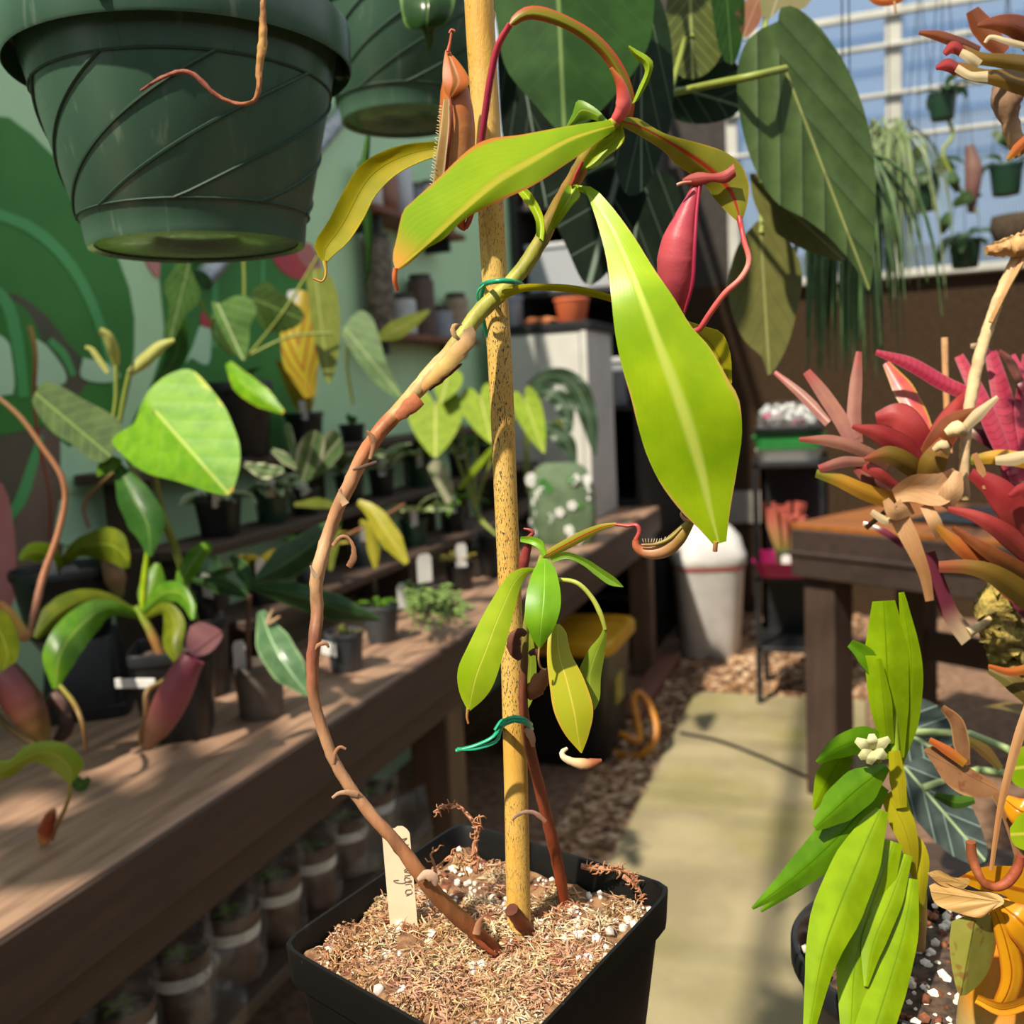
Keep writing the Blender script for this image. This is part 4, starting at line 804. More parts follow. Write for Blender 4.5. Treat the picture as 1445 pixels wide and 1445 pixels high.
leafr(po, leafmat('lid_mauve', '8a5a5e', '9a6a6a', rib='6a3a44', rough=0.5, trans=0.2), [(268, 884), (286, 878), (314, 893), (302, 916), (282, 926), (266, 920), (263, 902)], (272, 922), (312, 892), h-.165, tilt=(.5, -.4), n=28, rings=3, name='lid')
V = [onz(0, 0, 0)]*0
build('name_tag', *box(-1.135, -1.065, 1.243, 1.246, 0.862, 0.878, 0.001, rot=0.18), M_tagw, t, smooth=False)

# --- plant behind it, in a big black pot raised on an upturned pot
h = 1.76
up = thing('upturned_pot', 'black square pot turned upside down on the bench as a riser', 'pot', (-1.345, 1.40, 0.76))
V, Fs = lathe([(0.075, 0), (0.075, 0.022), (0.071, 0.024), (0.058, 0.143), (0.054, 0.146)], (-1.345, 1.40, 0.76), n=48, sq=8, rot=0.6); build('pot_body', V, Fs, M_black, up)
zt = 0.907
t = thing('potted_pitcher_plant', 'pitcher plant with a long pinkish tendril in a big round black pot', 'potted plant', (-1.36, 1.385, zt))
pot_part(t, (-1.36, 1.385, zt), 0.092, 0.07, 0.125, M_black)
tag_part(t, (-1.33, 1.33, zt+0.105), CAMAZ, 0.055, 0.02, 0.5); tag_part(t, (-1.315, 1.36, zt+0.10), CAMAZ, 0.045, 0.028, 0.8)
leafe(t, LM_pitch2, [(84, 792), (104, 764), (130, 750), (155, 744), (176, 756), (184, 785)], [(88, 800), (115, 785), (140, 790), (160, 795), (174, 802), (183, 800)], [h, h-.05, h-.1], fold=0.3)
leafp(t, LM_lime, [(88, 800), (65, 782), (42, 780), (28, 790)], [4, 16, 14, 3], [h, h-.05, h-.08], fold=0.3)
tendril([(-8, 556, h-.2), (30, 590, h-.2), (62, 634, h-.2), (86, 670, h-.2), (92, 705, h-.2), (80, 760, h-.21), (62, 810, h-.22), (52, 850, h-.23), (44, 885, h-.23)], [6, 7, 7, 8, 8, 9, 10, 11, 9], ['8a6a48', 'a8744c', 'b47a58', 'b87c5c', 'c8907c'], par=t)
po = tubeo('pitcher', px([(44, 888, h-.23), (36, 898, h-.23), (24, 885, h-.235), (12, 866, h-.24), (-2, 852, h-.24)]), pxr([(30, 880, h-.23)]*5, [8, 20, 20, 16, 13]), M_pit_o, t, cols=['d09a70', 'd8a868', 'd0a84c', 'c09038', 'b87a30'], n=12)
tendril([(42, 460, h), (50, 500, h), (48, 560, h), (54, 620, h), (70, 700, h), (70, 760, h)], [7, 6, 4, 4, 5, 4], ['a89040', '8a4a34', '9a3a30', '8a4434', '7a4030'], par=t)
tendril([(165, 662, h), (135, 690, h), (118, 715, h), (125, 745, h)], [4, 5, 5, 4], ['7a7038', '8a5a3c', '8a4a38'], par=t)
po = tubeo('pitcher', px([(168, 842, h-.03), (162, 815, h-.03), (155, 790, h-.03), (152, 770, h-.03)]), pxr([(160, 800, h)]*4, [12, 30, 26, 18]), M_pit_o, t, cols=['7a7a40', '8a6a4a', '8a6a50', '7a4a3a'], n=14, open_end=0.02)

# --- plants at the bench's left end
h = 1.42
t = thing('potted_pitcher_plant', 'pitcher plant with an olive red pitcher lying on the bench end', 'potted plant', (-1.38, 1.00, 0.76))
pot_part(t, (-1.40, 0.96, 0.76), 0.07, 0.055, 0.13, M_black)
pp = [(66, 1048, h), (58, 1034, h), (44, 1010, h), (28, 985, h), (12, 962, h), (2, 950, h)]
tubeo('pitcher', px(pp), pxr(pp, [12, 34, 48, 52, 50, 46]), M_pit_o, t, cols=['7a7030', '7a5c2c', '6a4430', '5a2c28', '4a2024', '3a1820'], n=18, open_end=0.03)
tubeo('dried_pitcher', px([(62, 1000, h+.04), (78, 985, h+.04), (90, 1000, h+.04), (92, 1030, h+.04), (80, 1045, h+.04)]), pxr([(80, 1000, h)]*5, [10, 22, 18, 22, 14]), colmat('husk'), t, cols=['5a4440', '6a5048', '3a2a28', '4a3430'], n=10, jitter=0.2)
leafp(t, LM_pitch2, [(-40, 900), (-10, 880), (10, 920), (4, 950)], [6, 24, 20, 4], [h, h, h])
tendril([(-30, 930, h), (-10, 1000, h), (30, 1040, h), (60, 1052, h), (66, 1046, h)], [8, 8, 8, 8, 8], ['6a6a30', '6a4a30'], par=t)
h = 1.16
t = thing('potted_pitcher_plant', 'pitcher plant with a shiny lime leaf bending over the bench edge', 'potted plant', (-1.15, 0.66, 0.76))
pot_part(t, (-1.17, 0.62, 0.76), 0.065, 0.05, 0.12, M_black)
leafe(t, LM_s4, [(-70, 1060), (-20, 1070), (14, 1072), (34, 1054), (60, 1046), (95, 1050), (118, 1075), (112, 1092), (100, 1105)], [(-70, 1080), (-20, 1100), (10, 1098), (26, 1088), (45, 1075), (65, 1080), (82, 1092), (92, 1102), (98, 1106)], [1.1, 1.12, 1.14, 1.15], fold=0.35, nv=30)
leafp(t, LM_hang, [(100, 1098), (115, 1108), (126, 1098)], [8, 10, 3], [1.2, 1.2, 1.2])
tendril([(98, 1102, 1.15), (98, 1122, 1.165), (90, 1145, 1.18), (80, 1165, 1.19), (74, 1185, 1.195)], [6, 6, 6, 6, 5], ['a0a048', '8a7a40', '9a5a30'], par=t)
tubeo('dried_pitcher', px([(62, 1190, 1.195), (64, 1172, 1.195), (70, 1155, 1.19), (76, 1144, 1.185)]), pxr([(65, 1170, 1.19)]*4, [14, 20, 18, 8]), colmat('husk'), t, cols=['d89050', 'b0522c', '9a4426', '8a4a2c'], n=10, jitter=0.12)

# --- anthurium with the large yellow-green leaf
def C5(pts): return [(x*.2768, 380+y*.2768) for x, y in pts]
LM_anth = leafmat('anthurium_light', '5f9410', '78a81a', rib='b4c860', ribw=0.035, vein='8fb03a', nv=6, slant=0.35, vs=0.3, vw=0.05, v0=0.24, quilt=0.5, edge='a8b830', ew=0.92, tip='d0a020', tw=0.965, rough=0.35, trans=0.25)
LM_anthd = leafmat('anthurium_dark', '33491c', '465c26', rib='78904a', ribw=0.035, vein='5f7a3a', nv=6, slant=0.35, vs=0.6, vw=0.08, rough=0.32, trans=0.2)
h = 1.60; pc = np.array([-1.19, 1.53, 0.76])
t = thing('potted_anthurium', 'anthurium with one large yellow green heart leaf and cream spathes', 'potted plant', pc)
pot_part(t, pc, 0.058, 0.048, 0.15, M_black)
leafr(t, LM_anth, C5([(720, 690), (760, 615), (850, 540), (950, 508), (1010, 535), (1085, 620), (1150, 710), (1190, 800), (1222, 900), (1222, 1000), (1200, 1090), (1165, 1150), (1050, 1130), (900, 1080), (750, 1040), (650, 970), (570, 880), (605, 835), (680, 790)]), C5([(790, 722)])[0], C5([(1168, 1148)])[0], h-.08, tilt=(-.35, -.6), cup=0.15, label='large yellow green heart shaped leaf')
leafr(t, LM_anthd, C5([(160, 670), (215, 580), (300, 590), (420, 660), (560, 735), (620, 800), (560, 960), (480, 980), (380, 900), (280, 840), (200, 750)]), C5([(345, 770)])[0], C5([(560, 950)])[0], h-.02, tilt=(-.3, -.7), n=36, rings=4)
leafp(t, LM_hang, [(165, 655), (188, 700), (208, 740), (212, 785)], [5, 24, 28, 3], [h-.05, h-.1, h-.12], fold=0.3)
leafp(t, LM_pitch, [(172, 652), (155, 655), (142, 665), (138, 672)], [4, 12, 10, 2], [h-.05, h-.06, h-.06])
LM_spathe = leafmat('spathe', 'c9c87a', 'b9bc66', rough=0.45, trans=0.3)
leafp(t, LM_spathe, [(164, 515), (160, 495), (152, 475), (140, 466)], [5, 9, 8, 5], [h-.03, h-.05, h-.06], fold=0.5, name='spathe'); leafp(t, LM_spathe, [(182, 528), (205, 508), (228, 488), (246, 480)], [5, 10, 9, 3], [h-.02, h-.04, h-.05], fold=0.5, name='spathe'); leafp(t, LM_spathe, [(152, 526), (140, 508), (128, 492), (120, 490)], [3, 4, 4, 2], [h, h, h], name='spathe')
for a in ([(164, 515, h), (164, 560, h), (160, 590, h)], [(182, 528, h), (175, 560, h), (168, 600, h)], [(218, 580, h-.08), (215, 640, h), (235, 740, h+.15)], [(97, 590, h), (150, 640, h+.05), (230, 740, h+.16)], [(164, 590, h), (185, 660, h+.05), (240, 745, h+.18)]):
    tubeo('petiole', px(a) + ([pc + np.array([0, 0, 0.135])] if a[-1][2] > h else []), 0.0035, plain('petiole', '7d8a34', '8a9640', rough=0.5, bump=0), t)

# --- dark lance-leaved plant in the round grey pot
h = 1.63; pc = np.array([-1.0, 1.437, 0.76])
LM_dk = leafmat('dark_lance', '25401f', '33502a', rib='5f7a48', ribw=0.05, edge='4f6c3a', ew=0.85, rough=0.28, trans=0.12); LM_dk2 = leafmat('dark_lance_pale', '4a6a48', '5f7f58', rib='9ab890', ribw=0.08, edge='8aa878', ew=0.85, rough=0.25, trans=0.15)
t = thing('potted_foliage_plant', 'plant with dark lance leaves in a small round grey pot at the bench front', 'potted plant', pc)
pot_part(t, pc, 0.0445, 0.038, 0.095, M_pot_grey); tag_part(t, pc+np.array([-0.01, -0.036, 0.085]), CAMAZ, 0.06, 0.022, 0.1)
leafp(t, LM_dk, [(345, 826), (410, 838), (466, 855), (535, 874)], [3, 17, 20, 3], [h, h-.05, h-.06, h-.04], fold=0.4); leafp(t, LM_dk, [(360, 820), (420, 783), (466, 745), (480, 730)], [4, 26, 20, 4], [h+.02, h+.06, h+.1], fold=0.3)
leafp(t, LM_dk2, [(368, 862), (384, 905), (408, 945), (436, 982)], [5, 25, 25, 3], [h-.03, h-.1, h-.13], fold=0.35); leafp(t, LM_dk, [(350, 840), (310, 826), (272, 818)], [4, 13, 3], [h, h+.03, h+.05], fold=0.3); leafp(t, LM_dk, [(355, 832), (340, 800), (325, 785)], [4, 12, 3], [h, h+.05, h+.08])
tubeo('stem', px([(352, 945, h+.02), (350, 900, h+.01), (352, 840, h)]), 0.0045, plain('stem_brown', '4a3028', '5f4436', rough=0.6), t)
tubeo('dried_leaf', px([(385, 860, h-.06), (378, 880, h-.06), (395, 870, h-.06)]), [.002, .004, .002], colmat('husk'), t, cols=['c0a080', 'b08a6a'])

# --- small pots along the bench front
def smallpot(label, px_, py_, r, hh_, mat, z=0.76, sq=None, group=None, name='potted_plant', dy=0.0):
    p = onz(px_, py_, z); d = unit(np.array([p[0], p[1], 0])); c = p+d*r*0.9; t = thing(name, label, 'potted plant', c, group); pot_part(t, c, r, r*0.78, hh_, mat, sq=sq, rot=rng.uniform(0, 1), n=24); return t, c+np.array([0, 0, hh_*0.9])
t, p = smallpot('small slate pot with a white label and brown seedlings on the bench', 490, 952, 0.040, 0.082, M_pot_slate)
build('paper_label', *(lambda v, f: (v, f))(*box(p[0]-0.026, p[0]+0.024, p[1]-0.0415, p[1]-0.0395, 0.80, 0.826, rot=-0.42, piv=(p[0], p[1]))), M_tagw, t, smooth=False)
for i in range(9): leafw(t, leafmat('seedling_brown', '7a5a34', '5a6a2c', rough=0.5), p+np.array([rng.uniform(-.02, .02), rng.uniform(-.02, .02), 0]), rng.uniform(0, 6.28), 0.04, 0.012, 1.0, 1.2, nv=6, nu=3)
t, p = smallpot('dark pot of fine green seedlings beside the small slate pot', 540, 910, 0.042, 0.085, M_pot_slate)
for i in range(10): leafw(t, LM_pitch, p+np.array([rng.uniform(-.02, .02), rng.uniform(-.02, .02), 0]), rng.uniform(0, 6.28), 0.05, 0.014, 1.1, 1.3, nv=6, nu=3)
# trailing string plant
t, p = smallpot('black pot with a trailing plant of tiny round pale leaves', 612, 868, 0.045, 0.07, M_black)
ps = []; g = random.Random(3)
for i in range(26):
    x, y = g.uniform(548, 650), g.uniform(822, 850); pts = [(x, y, 2.2)]; n = g.randrange(3, 7)
    for s in range(n): x += g.uniform(-8, 10); y += g.uniform(2, 12); pts.append((x, y, 2.2-0.02*s))
    for q in crom([P(*a) for a in pts], n*3): ps.append(blob(q+np.array([g.uniform(-.008, .008), g.uniform(-.01, .01), g.uniform(-.006, .006)]), g.uniform(.005, .008), seed=i, sq=(1, 1, .4), jit=.1))
x_ = [(585, 880), (585, 900), (588, 912)]; 
o = build('trailing_leaves', *join(ps), plain('tiny_leaf', '5f7a3a', '7f9a52', rough=0.45, scale=60), t); o['kind'] = 'stuff'
tag_part(t, P(568, 858, 2.25), CAMAZ, 0.06, 0.022, 0.1); tag_part(t, P(600, 822, 2.3), CAMAZ, 0.07, 0.035, 0.1)
t, p = smallpot('small pot with yellow mottled leaves and a white tag near the stake', 650, 835, 0.042, 0.07, M_black)
LM_ymot = leafmat('yellow_mottle', 'a8983a', 'c0ae4c', vein='5a7a2c', nv=7, vs=0.5, rough=0.4, trans=0.2)
for i in range(8): leafw(t, LM_ymot, p, i*.8, 0.07, 0.032, 1.2-0.1*(i % 3), 1.0, nv=7)
tag_part(t, p+np.array([0.02, -0.03, 0.0]), CAMAZ, 0.075, 0.032, 0.1)

# --- pots on the riser steps
def pj(p): q = np.asarray(p)-CAM; d = q@FW; return 722.5+F*(q@RT)/d, 722.5-F*(q@UP)/d
def onstep(step, pxx, r):        # centre of a pot on a step below a pixel column
    x, z = TIER[step]; X = x-0.075 if step < 2 else max(x-0.07, WX+r+.006)
    lo, hi = 1.0, 5.0
    for _ in range(40):
        m_ = (lo+hi)/2
        if pj((X, m_, z))[0] < pxx: lo = m_
        else: hi = m_
    return np.array([X, lo, z])
LM_var = leafmat('variegated', '5d7a4a', '6f8a58', rib='b9c29a', ribw=0.1, edge='d9d8b8', ew=0.5, rough=0.4, trans=0.2); LM_var2 = leafmat('variegated_pale', '6a8050', '8a9a6a', vein='d0d0a8', nv=8, vs=0.7, vw=0.25, rough=0.4, trans=0.2)
LM_stripe = leafmat('yellow_striped', 'a39a2c', 'b3a83a', vein='6a7f24', nv=11, slant=0.3, vs=0.8, vw=0.25, rib='c8bc58', ribw=0.08, rough=0.4, trans=0.2)
LM_croton = leafmat('croton', 'a89a2c', 'b0a034', vein='8a2420', nv=4, slant=0.5, vs=0.9, vw=0.22, rough=0.35, trans=0.2)
LM_arrow = leafmat('arrow_leaf', '3c5c20', '4a6e28', rib='8a9f62', ribw=0.04, vein='6f8a50', nv=6, slant=0.4, vs=0.7, vw=0.08, rough=0.4, trans=0.2)
LM_olive = leafmat('olive_leaf', '6f7a2c', '7f8a38', rib='a0a458', ribw=0.06, vein='8a9444', nv=6, vs=0.5, rough=0.4, trans=0.3)
def step_plant(step, pxx, r, hh_, mat, label, lm, n, L, wd, e0, dr, prof='lance', seed=0, sq=None, tags=1, name='potted_plant', pet=0.0, wave=0.0):
    g = random.Random(seed); c = onstep(step, pxx, r); t = thing(name, label, 'potted plant', c); pot_part(t, c, r, r*0.78, hh_, mat, sq=sq, rot=g.uniform(0, 1), n=36 if sq else 24)
    top = c+np.array([0, 0, hh_*0.9])
    n = int(n*1.6) if n > 3 else n; L *= 1.2 if n > 3 else 1; wd *= 1.2
    for i in range(n):
        leafw(t, lm if not isinstance(lm, list) else lm[i % len(lm)], top+np.array([g.uniform(-.25, .25)*r, g.uniform(-.25, .25)*r, 0]), g.uniform(0, 6.28) if i % 2 else -0.9+g.uniform(-1.3, 1.3), L*g.uniform(.7, 1.15), wd*g.uniform(.8, 1.1), e0+g.uniform(-.25, .25), dr+g.uniform(-.3, .3), twist=g.uniform(-.4, .4), prof=prof, pet=pet, nv=9, wave=wave)
    for i in range(tags): tag_part(t, top+np.array([r*0.5-r*i*0.8, -r*0.8, -0.01]), CAMAZ+g.uniform(-.3, .3), 0.055, 0.02, g.uniform(0, .4), roll=g.uniform(-.3, .3))
    return t, top
# lower step
step_plant(0, 300, .040, .075, M_black, 'small black pot of dark leaves at the near end of the lowest riser step', LM_dk, 7, .09, .03, 1.0, 1.2, seed=1)
step_plant(0, 372, .040, .07, M_black, 'small black pot with yellow flecked leaves and a white tag on the lowest riser step', [LM_ymot, LM_stripe], 10, .075, .03, 1.1, 1.2, seed=2)
step_plant(0, 440, .040, .07, M_pot_slate, 'slate pot with slim yellow leaves on the lowest riser step', [LM_ymot, LM_pitch], 7, .08, .022, 1.0, 1.0, seed=3)
t, p = step_plant(0, 515, .045, .085, M_pot_slate, 'slate pot with striped yellow tongue leaves behind the vine stem', LM_stripe, 2, .09, .03, .8, 1.5, seed=4)
hh2 = 1.95
leafp(t, LM_stripe, [(505, 708), (525, 722), (548, 755), (574, 795)], [4, 14, 16, 4], [hh2, hh2-.03, hh2-.05], fold=0.3); leafp(t, LM_stripe, [(508, 735), (520, 745), (527, 775), (530, 802)], [3, 8, 9, 3], [hh2, hh2, hh2], fold=0.3); leafp(t, LM_olive, [(478, 735), (470, 770), (466, 805)], [3, 8, 3], [hh2-.05, hh2-.05, hh2-.05]); leafp(t, LM_olive, [(478, 715), (450, 710), (415, 712)], [4, 8, 3], [hh2, hh2, hh2])
tubeo('petiole', px([(570, 712, hh2+.1), (530, 735, hh2+.03), (490, 755, hh2)]), .003, plain('petiole_red', '8a5a34', '9a5a3c', rough=.5, bump=0), t)
step_plant(0, 585, .042, .08, M_pot_green, 'dark green pot with speckled leaves on the lowest riser step', [LM_var2, LM_olive], 9, .10, .035, 1.1, 1.2, seed=5)
step_plant(0, 640, .042, .08, M_black, 'black pot with fine drooping leaves on the lowest riser step by the stake', [LM_pitch, LM_hang], 10, .11, .02, 1.1, 1.6, seed=6)
# middle step
step_plant(1, 312, .046, .085, M_black, 'square black pot with white tags on the middle riser step', [LM_var, LM_var2], 8, .085, .032, .9, 1.3, seed=7, sq=7, tags=2)
t, p = step_plant(1, 385, .043, .085, M_pot_green, 'dark green pot with cream edged trailing leaves on the middle riser step', LM_var, 9, .08, .035, .8, 1.5, seed=8)
t, p = step_plant(1, 432, .040, .07, M_black, 'black pot with cupped cream edged round leaves on the middle riser step', LM_var, 2, .05, .03, .9, 1.0, seed=9)
h = 2.05
leafr(t, LM_var, [(425, 680), (418, 655), (420, 630), (432, 612), (445, 607), (458, 618), (455, 645), (440, 672), (432, 680)], (428, 676), (446, 608), h-.03, tilt=(.2, .3), cup=-.2, n=30, rings=3); leafr(t, LM_var, [(432, 678), (440, 660), (452, 625), (465, 607), (478, 612), (484, 635), (470, 655), (450, 672)], (434, 674), (482, 618), h, tilt=(.2, .2), cup=-.2, n=30, rings=3); leafr(t, LM_var, [(412, 650), (404, 620), (400, 600), (408, 598), (416, 620), (418, 648)], (415, 648), (404, 600), h, n=20, rings=3); leafp(t, LM_var, [(420, 660), (400, 645), (384, 635)], [4, 8, 3], [h, h, h])
leafp(t, LM_var, [(400, 662), (375, 665), (345, 655)], [4, 12, 3], [h-.05, h-.05, h-.05], wave=.2)
step_plant(1, 495, .042, .08, M_black, 'black pot with pale speckled broad leaves on the middle riser step', LM_var2, 9, .12, .05, 1.0, 1.1, seed=10)
step_plant(1, 540, .042, .08, M_black, 'black pot with reddish stems and cream leaves on the middle riser step', [LM_var2, LM_var], 8, .11, .04, 1.1, 1.2, seed=11)
step_plant(1, 592, .044, .085, M_pot_green, 'green pot with green and yellow leaves on the middle riser step', [LM_olive, LM_var2, LM_pitch], 10, .11, .04, 1.1, 1.3, seed=12)
step_plant(1, 650, .044, .085, M_black, 'far black pot with slender green leaves on the middle riser step', LM_hang, 10, .12, .025, 1.2, 1.5, seed=13)
# top step
h = 2.12
t, p = step_plant(2, 342, .088, .185, M_black, 'large ribbed black pot with arrow shaped leaves on the top riser step', LM_arrow, 1, .1, .04, 1.2, 1.0, seed=14, tags=0)
leafr(t, LM_arrow, [(248, 372), (262, 362), (272, 385), (284, 415), (276, 432), (262, 445), (250, 470), (238, 490), (234, 470), (238, 430), (231, 405)], (263, 388), (238, 488), h-.1, tilt=(.6, -.3), n=36, rings=4); leafr(t, LM_arrow, [(298, 425), (310, 428), (330, 418), (352, 420), (362, 440), (352, 460), (352, 478), (345, 508), (330, 495), (315, 470), (305, 450)], (308, 432), (342, 506), h-.1, tilt=(-.4, -.3), n=36, rings=4)
leafp(t, LM_anth, [(322, 512), (342, 540), (368, 560), (400, 582)], [5, 16, 15, 3], [h-.1, h-.16, h-.2], fold=.3); leafp(t, LM_hang, [(255, 450), (248, 500), (222, 545)], [10, 16, 6], [h, h+.02, h+.02]); leafr(t, LM_anthd, [(355, 410), (375, 398), (395, 412), (428, 440), (420, 460), (385, 470), (362, 450)], (365, 425), (425, 450), h, n=28, rings=3)
for a in ([(308, 432, h-.1), (300, 470, h-.05), (325, 500, h)], [(344, 360, h), (345, 420, h), (342, 500, h)], [(263, 390, h-.1), (290, 440, h-.05), (330, 500, h)], [(450, 360, h), (400, 440, h), (348, 505, h)], [(470, 470, h), (410, 475, h), (350, 502, h)]): tubeo('petiole', px(a), 0.003, plain('petiole'  , '7d8a34'), t)
t, p = step_plant(2, 432, .055, .10, M_black, 'black pot with a tall yellow and red leaf on the top riser step', LM_croton, 3, .16, .05, 1.3, .6, seed=15, tags=1)
h = 2.35
leafp(t, LM_croton, [(438, 560), (425, 510), (420, 460), (428, 410)], [8, 26, 24, 6], [h, h, h+.03], fold=.3); leafr(t, LM_olive, [(432, 392), (445, 378), (462, 385), (475, 410), (480, 450), (478, 500), (464, 542), (450, 510), (442, 470), (436, 430)], (446, 398), (464, 540), h-.12, tilt=(.2, -.3), n=36, rings=4)
tag_part(t, P(414, 425, h-.05), CAMAZ, .025, .025, .1)
t, p = step_plant(2, 498, .042, .055, M_black, 'low black pot with a broad arrow leaf on the top riser step', LM_arrow, 1, .08, .03, 1.2, 1.0, seed=16, tags=0)
h = 2.6
leafr(t, LM_arrow, [(482, 470), (492, 452), (508, 438), (525, 448), (535, 475), (545, 510), (567, 562), (535, 545), (512, 520), (492, 490)], (492, 470), (566, 560), h-.1, tilt=(-.2, -.3), n=36, rings=4); leafp(t, LM_olive, [(530, 478), (560, 465), (590, 448), (606, 438)], [4, 14, 10, 2], [h, h, h]); tubeo('petiole', px([(492, 470, h-.1), (490, 520, h-.04), (498, 570, h)]), .004, MATS['petiole'], t)
# lime hearts in front of the cabinet end
LM_limeh = leafmat('lime_heart', '7f9a1c', '93ab26', rib='c4c860', ribw=.05, vein='a8b840', nv=6, slant=.2, vs=.4, vw=.1, rough=.4, trans=.3)
h = 2.95; pc = onz(640, 800, .76)+np.array([-0.12, .35, 0])
pc = np.array([-1.03, 2.75, .76])
t = thing('potted_philodendron', 'plant with glowing lime heart leaves at the middle of the bench', 'potted plant', pc); pot_part(t, pc, .07, .055, .13, M_black)
for a_, t_, w_ in (((614, 572), (614, 646), 40), ((678, 562), (694, 626), 30), ((742, 568), (768, 640), 20), ((632, 530), (622, 568), 22)):
    leafr(t, LM_limeh, heart(a_, t_, w_), a_, t_, h-.05, tilt=(0, -.5), n=36, rings=4); tubeo('petiole', px([(*a_, h-.05), ((a_[0]+665)/2, a_[1]+60, h), (672, 720, h+.02)])+[pc+np.array([0, 0, .12])], .004, MATS['petiole'], t)
leafr(t, leafmat('pink_white_leaf', 'b9b49a', '8a9a6a', rib='c8b8a8', rough=.4, trans=.2), [(603, 660), (612, 650), (628, 655), (640, 690), (632, 712), (618, 690)], (608, 655), (636, 710), h-.2, n=28, rings=3)
leafp(t, LM_limeh, [(700, 628), (672, 660), (648, 690)], [4, 5, 3], [h-.2, h-.2, h-.2])

# --- bagged pots on the lower shelf
k = NT('clear_bag'); tb = k.node('ShaderNodeBsdfTransparent'); gl = k.b; gl.inputs['Base Color'].default_value = (.45, .45, .46, 1); gl.inputs['Roughness'].default_value = .22
k.bump(k.noise(30, 4), .6, .01); fr = k.node('ShaderNodeFresnel'); fr.inputs[0].default_value = 1.4; mx = k.node('ShaderNodeMixShader'); k.put(mx.inputs[0], k.math('MULTIPLY_ADD', k.step(k.noise(22, 4), .45, .7), .22, .07)); k.t.links.new(tb.outputs[0], mx.inputs[1]); k.t.links.new(gl.outputs[0], mx.inputs[2]); k.t.links.new(mx.outputs[0], k.out.inputs[0]); M_bag = k.m
bagroot = None; spots = []
for xx in (-0.995, -1.122, -1.249, -1.376):
    for i in range(10): spots.append((xx+rng.uniform(-.004, .004), 0.78+i*0.128+rng.uniform(-.004, .004)+(.05 if xx in (-1.122, -1.376) else 0)))
spots = [s for s in spots if s[1] < 1.91]
LAB = 'seedling in a dark pot inside a clear plastic bag on the low shelf'
for i, (x, y) in enumerate(spots):
    if i == 0:
        t = thing('bagged_seedling_pot', LAB, 'potted plant', (x, y, .35), 'bagged seedlings on the low shelf'); c = (x, y, .35)
        pot_part(t, c, .049, .039, .125, plain('pot_brown', '4a3428', '5f4434', rough=.4), n=20)
        for q in range(5): leafw(t, LM_pitch, np.array([x, y, .46]), q*1.3, .035, .014, 1.0, 1.2, nv=5, nu=3)
        build('paper_band', *lathe([(.0467, .080), (.0482, .100)], c, n=20, cap0=False, cap1=False), M_tagw, t)
        V, Fs = lathe([(.042, .003), (.052, .02), (.055, .10), (.053, .14), (.054, .17), (.048, .19), (.05, .21)], c, n=20, cap0=True, cap1=False)
        V = V+nrg.normal(0, .0025, V.shape); V[:20, 2] = .353; build('plastic_bag', V, Fs, M_bag, t); bagroot = t
    else:
        r_ = bagroot.copy(); col.objects.link(r_); r_.location = (x, y, .35); r_.rotation_euler[2] = rng.uniform(0, 6.28)
        for ch in bagroot.children: c_ = ch.copy(); col.objects.link(c_); c_.parent = r_
M_sheet = M_bag.copy(); M_sheet.name = 'plastic_sheet'
for n_ in M_sheet.node_tree.nodes:
    if n_.bl_idname == 'ShaderNodeMath' and n_.operation == 'MULTIPLY_ADD': n_.inputs[1].default_value = .35; n_.inputs[2].default_value = .18
    if n_.bl_idname == 'ShaderNodeBsdfPrincipled': n_.inputs['Base Color'].default_value = (.5, .48, .44, 1)
# crumpled clear sheets of a big bag beside the shelf
def sheet(label, pts, hs, seed):
    g = np.random.default_rng(seed); nu, nv = 14, 14; V = []
    for j in range(nv):
        for i in range(nu):
            u, v = i/(nu-1), j/(nv-1); q = (np.array(pts[0])*(1-u)+np.array(pts[1])*u)*(1-v)+(np.array(pts[3])*(1-u)+np.array(pts[2])*u)*v
            V.append(P(q[0], q[1], hs+.02*math.sin(u*9+v*4)+.015*math.sin(v*13-u*6)+g.normal(0, .006)))
    o = build('plastic_sheet', np.array(V), grid(nu, nv), M_sheet); tag(o, label, 'plastic bag'); return o
sheet('crumpled clear plastic bag beneath the bench behind the square pot', [(425, 1200), (600, 1105), (612, 1190), (470, 1330)], 1.9, 1)
sheet('crumpled clear plastic bag hanging at the shelf end', [(250, 1380), (345, 1310), (350, 1445), (255, 1470)], 1.38, 2)

# ================================================================== FAR END
# white cabinet on the bench
M_cab = plain('cabinet_white', 'c9c7c0', 'bfbdb5', rough=.5, scale=6, bump=.03)
cx0, cx1, cy0, cy1, cz0 = -1.45, -1.05, 3.98, 4.40, .76; cz1 = ony(868, 462, cy0)[2]
cb = thing('white_cabinet', 'white two door cabinet standing on the far end of the bench', 'cabinet', (-1.25, 4.19, .76))
build('body', *box(cx0, cx1, cy0, cy1, cz0, cz1, .003), M_cab, cb, smooth=False)
for a, b in ((cx0+.004, -1.268), (-1.262, cx1-.03)):
    d = build('door', *box(a, b, cy0-.016, cy0-.0005, cz0+.01, cz1-.012, .003), M_cab, cb, smooth=False)
build('corner_post', *box(cx1-.028, cx1, cy0-.014, cy0-.0005, cz0, cz1-.004, .002), M_cab, cb, smooth=False)
tz = cz1+.001
tr = thing('black_tray', 'black tray of pots and tools on top of the white cabinet', 'tray', (-1.25, 4.1, tz)); build('tray', *box(-1.5, -1.03, 3.96, 4.4, tz, tz+.035, .004), M_black, tr, smooth=False)
def terr(name, label, cat, c, r, h_, col_): t = thing(name, label, cat, c); pot_part(t, c, r, r*.75, h_, plain(col_, col_, None, rough=.7, bump=.05), n=24); return t
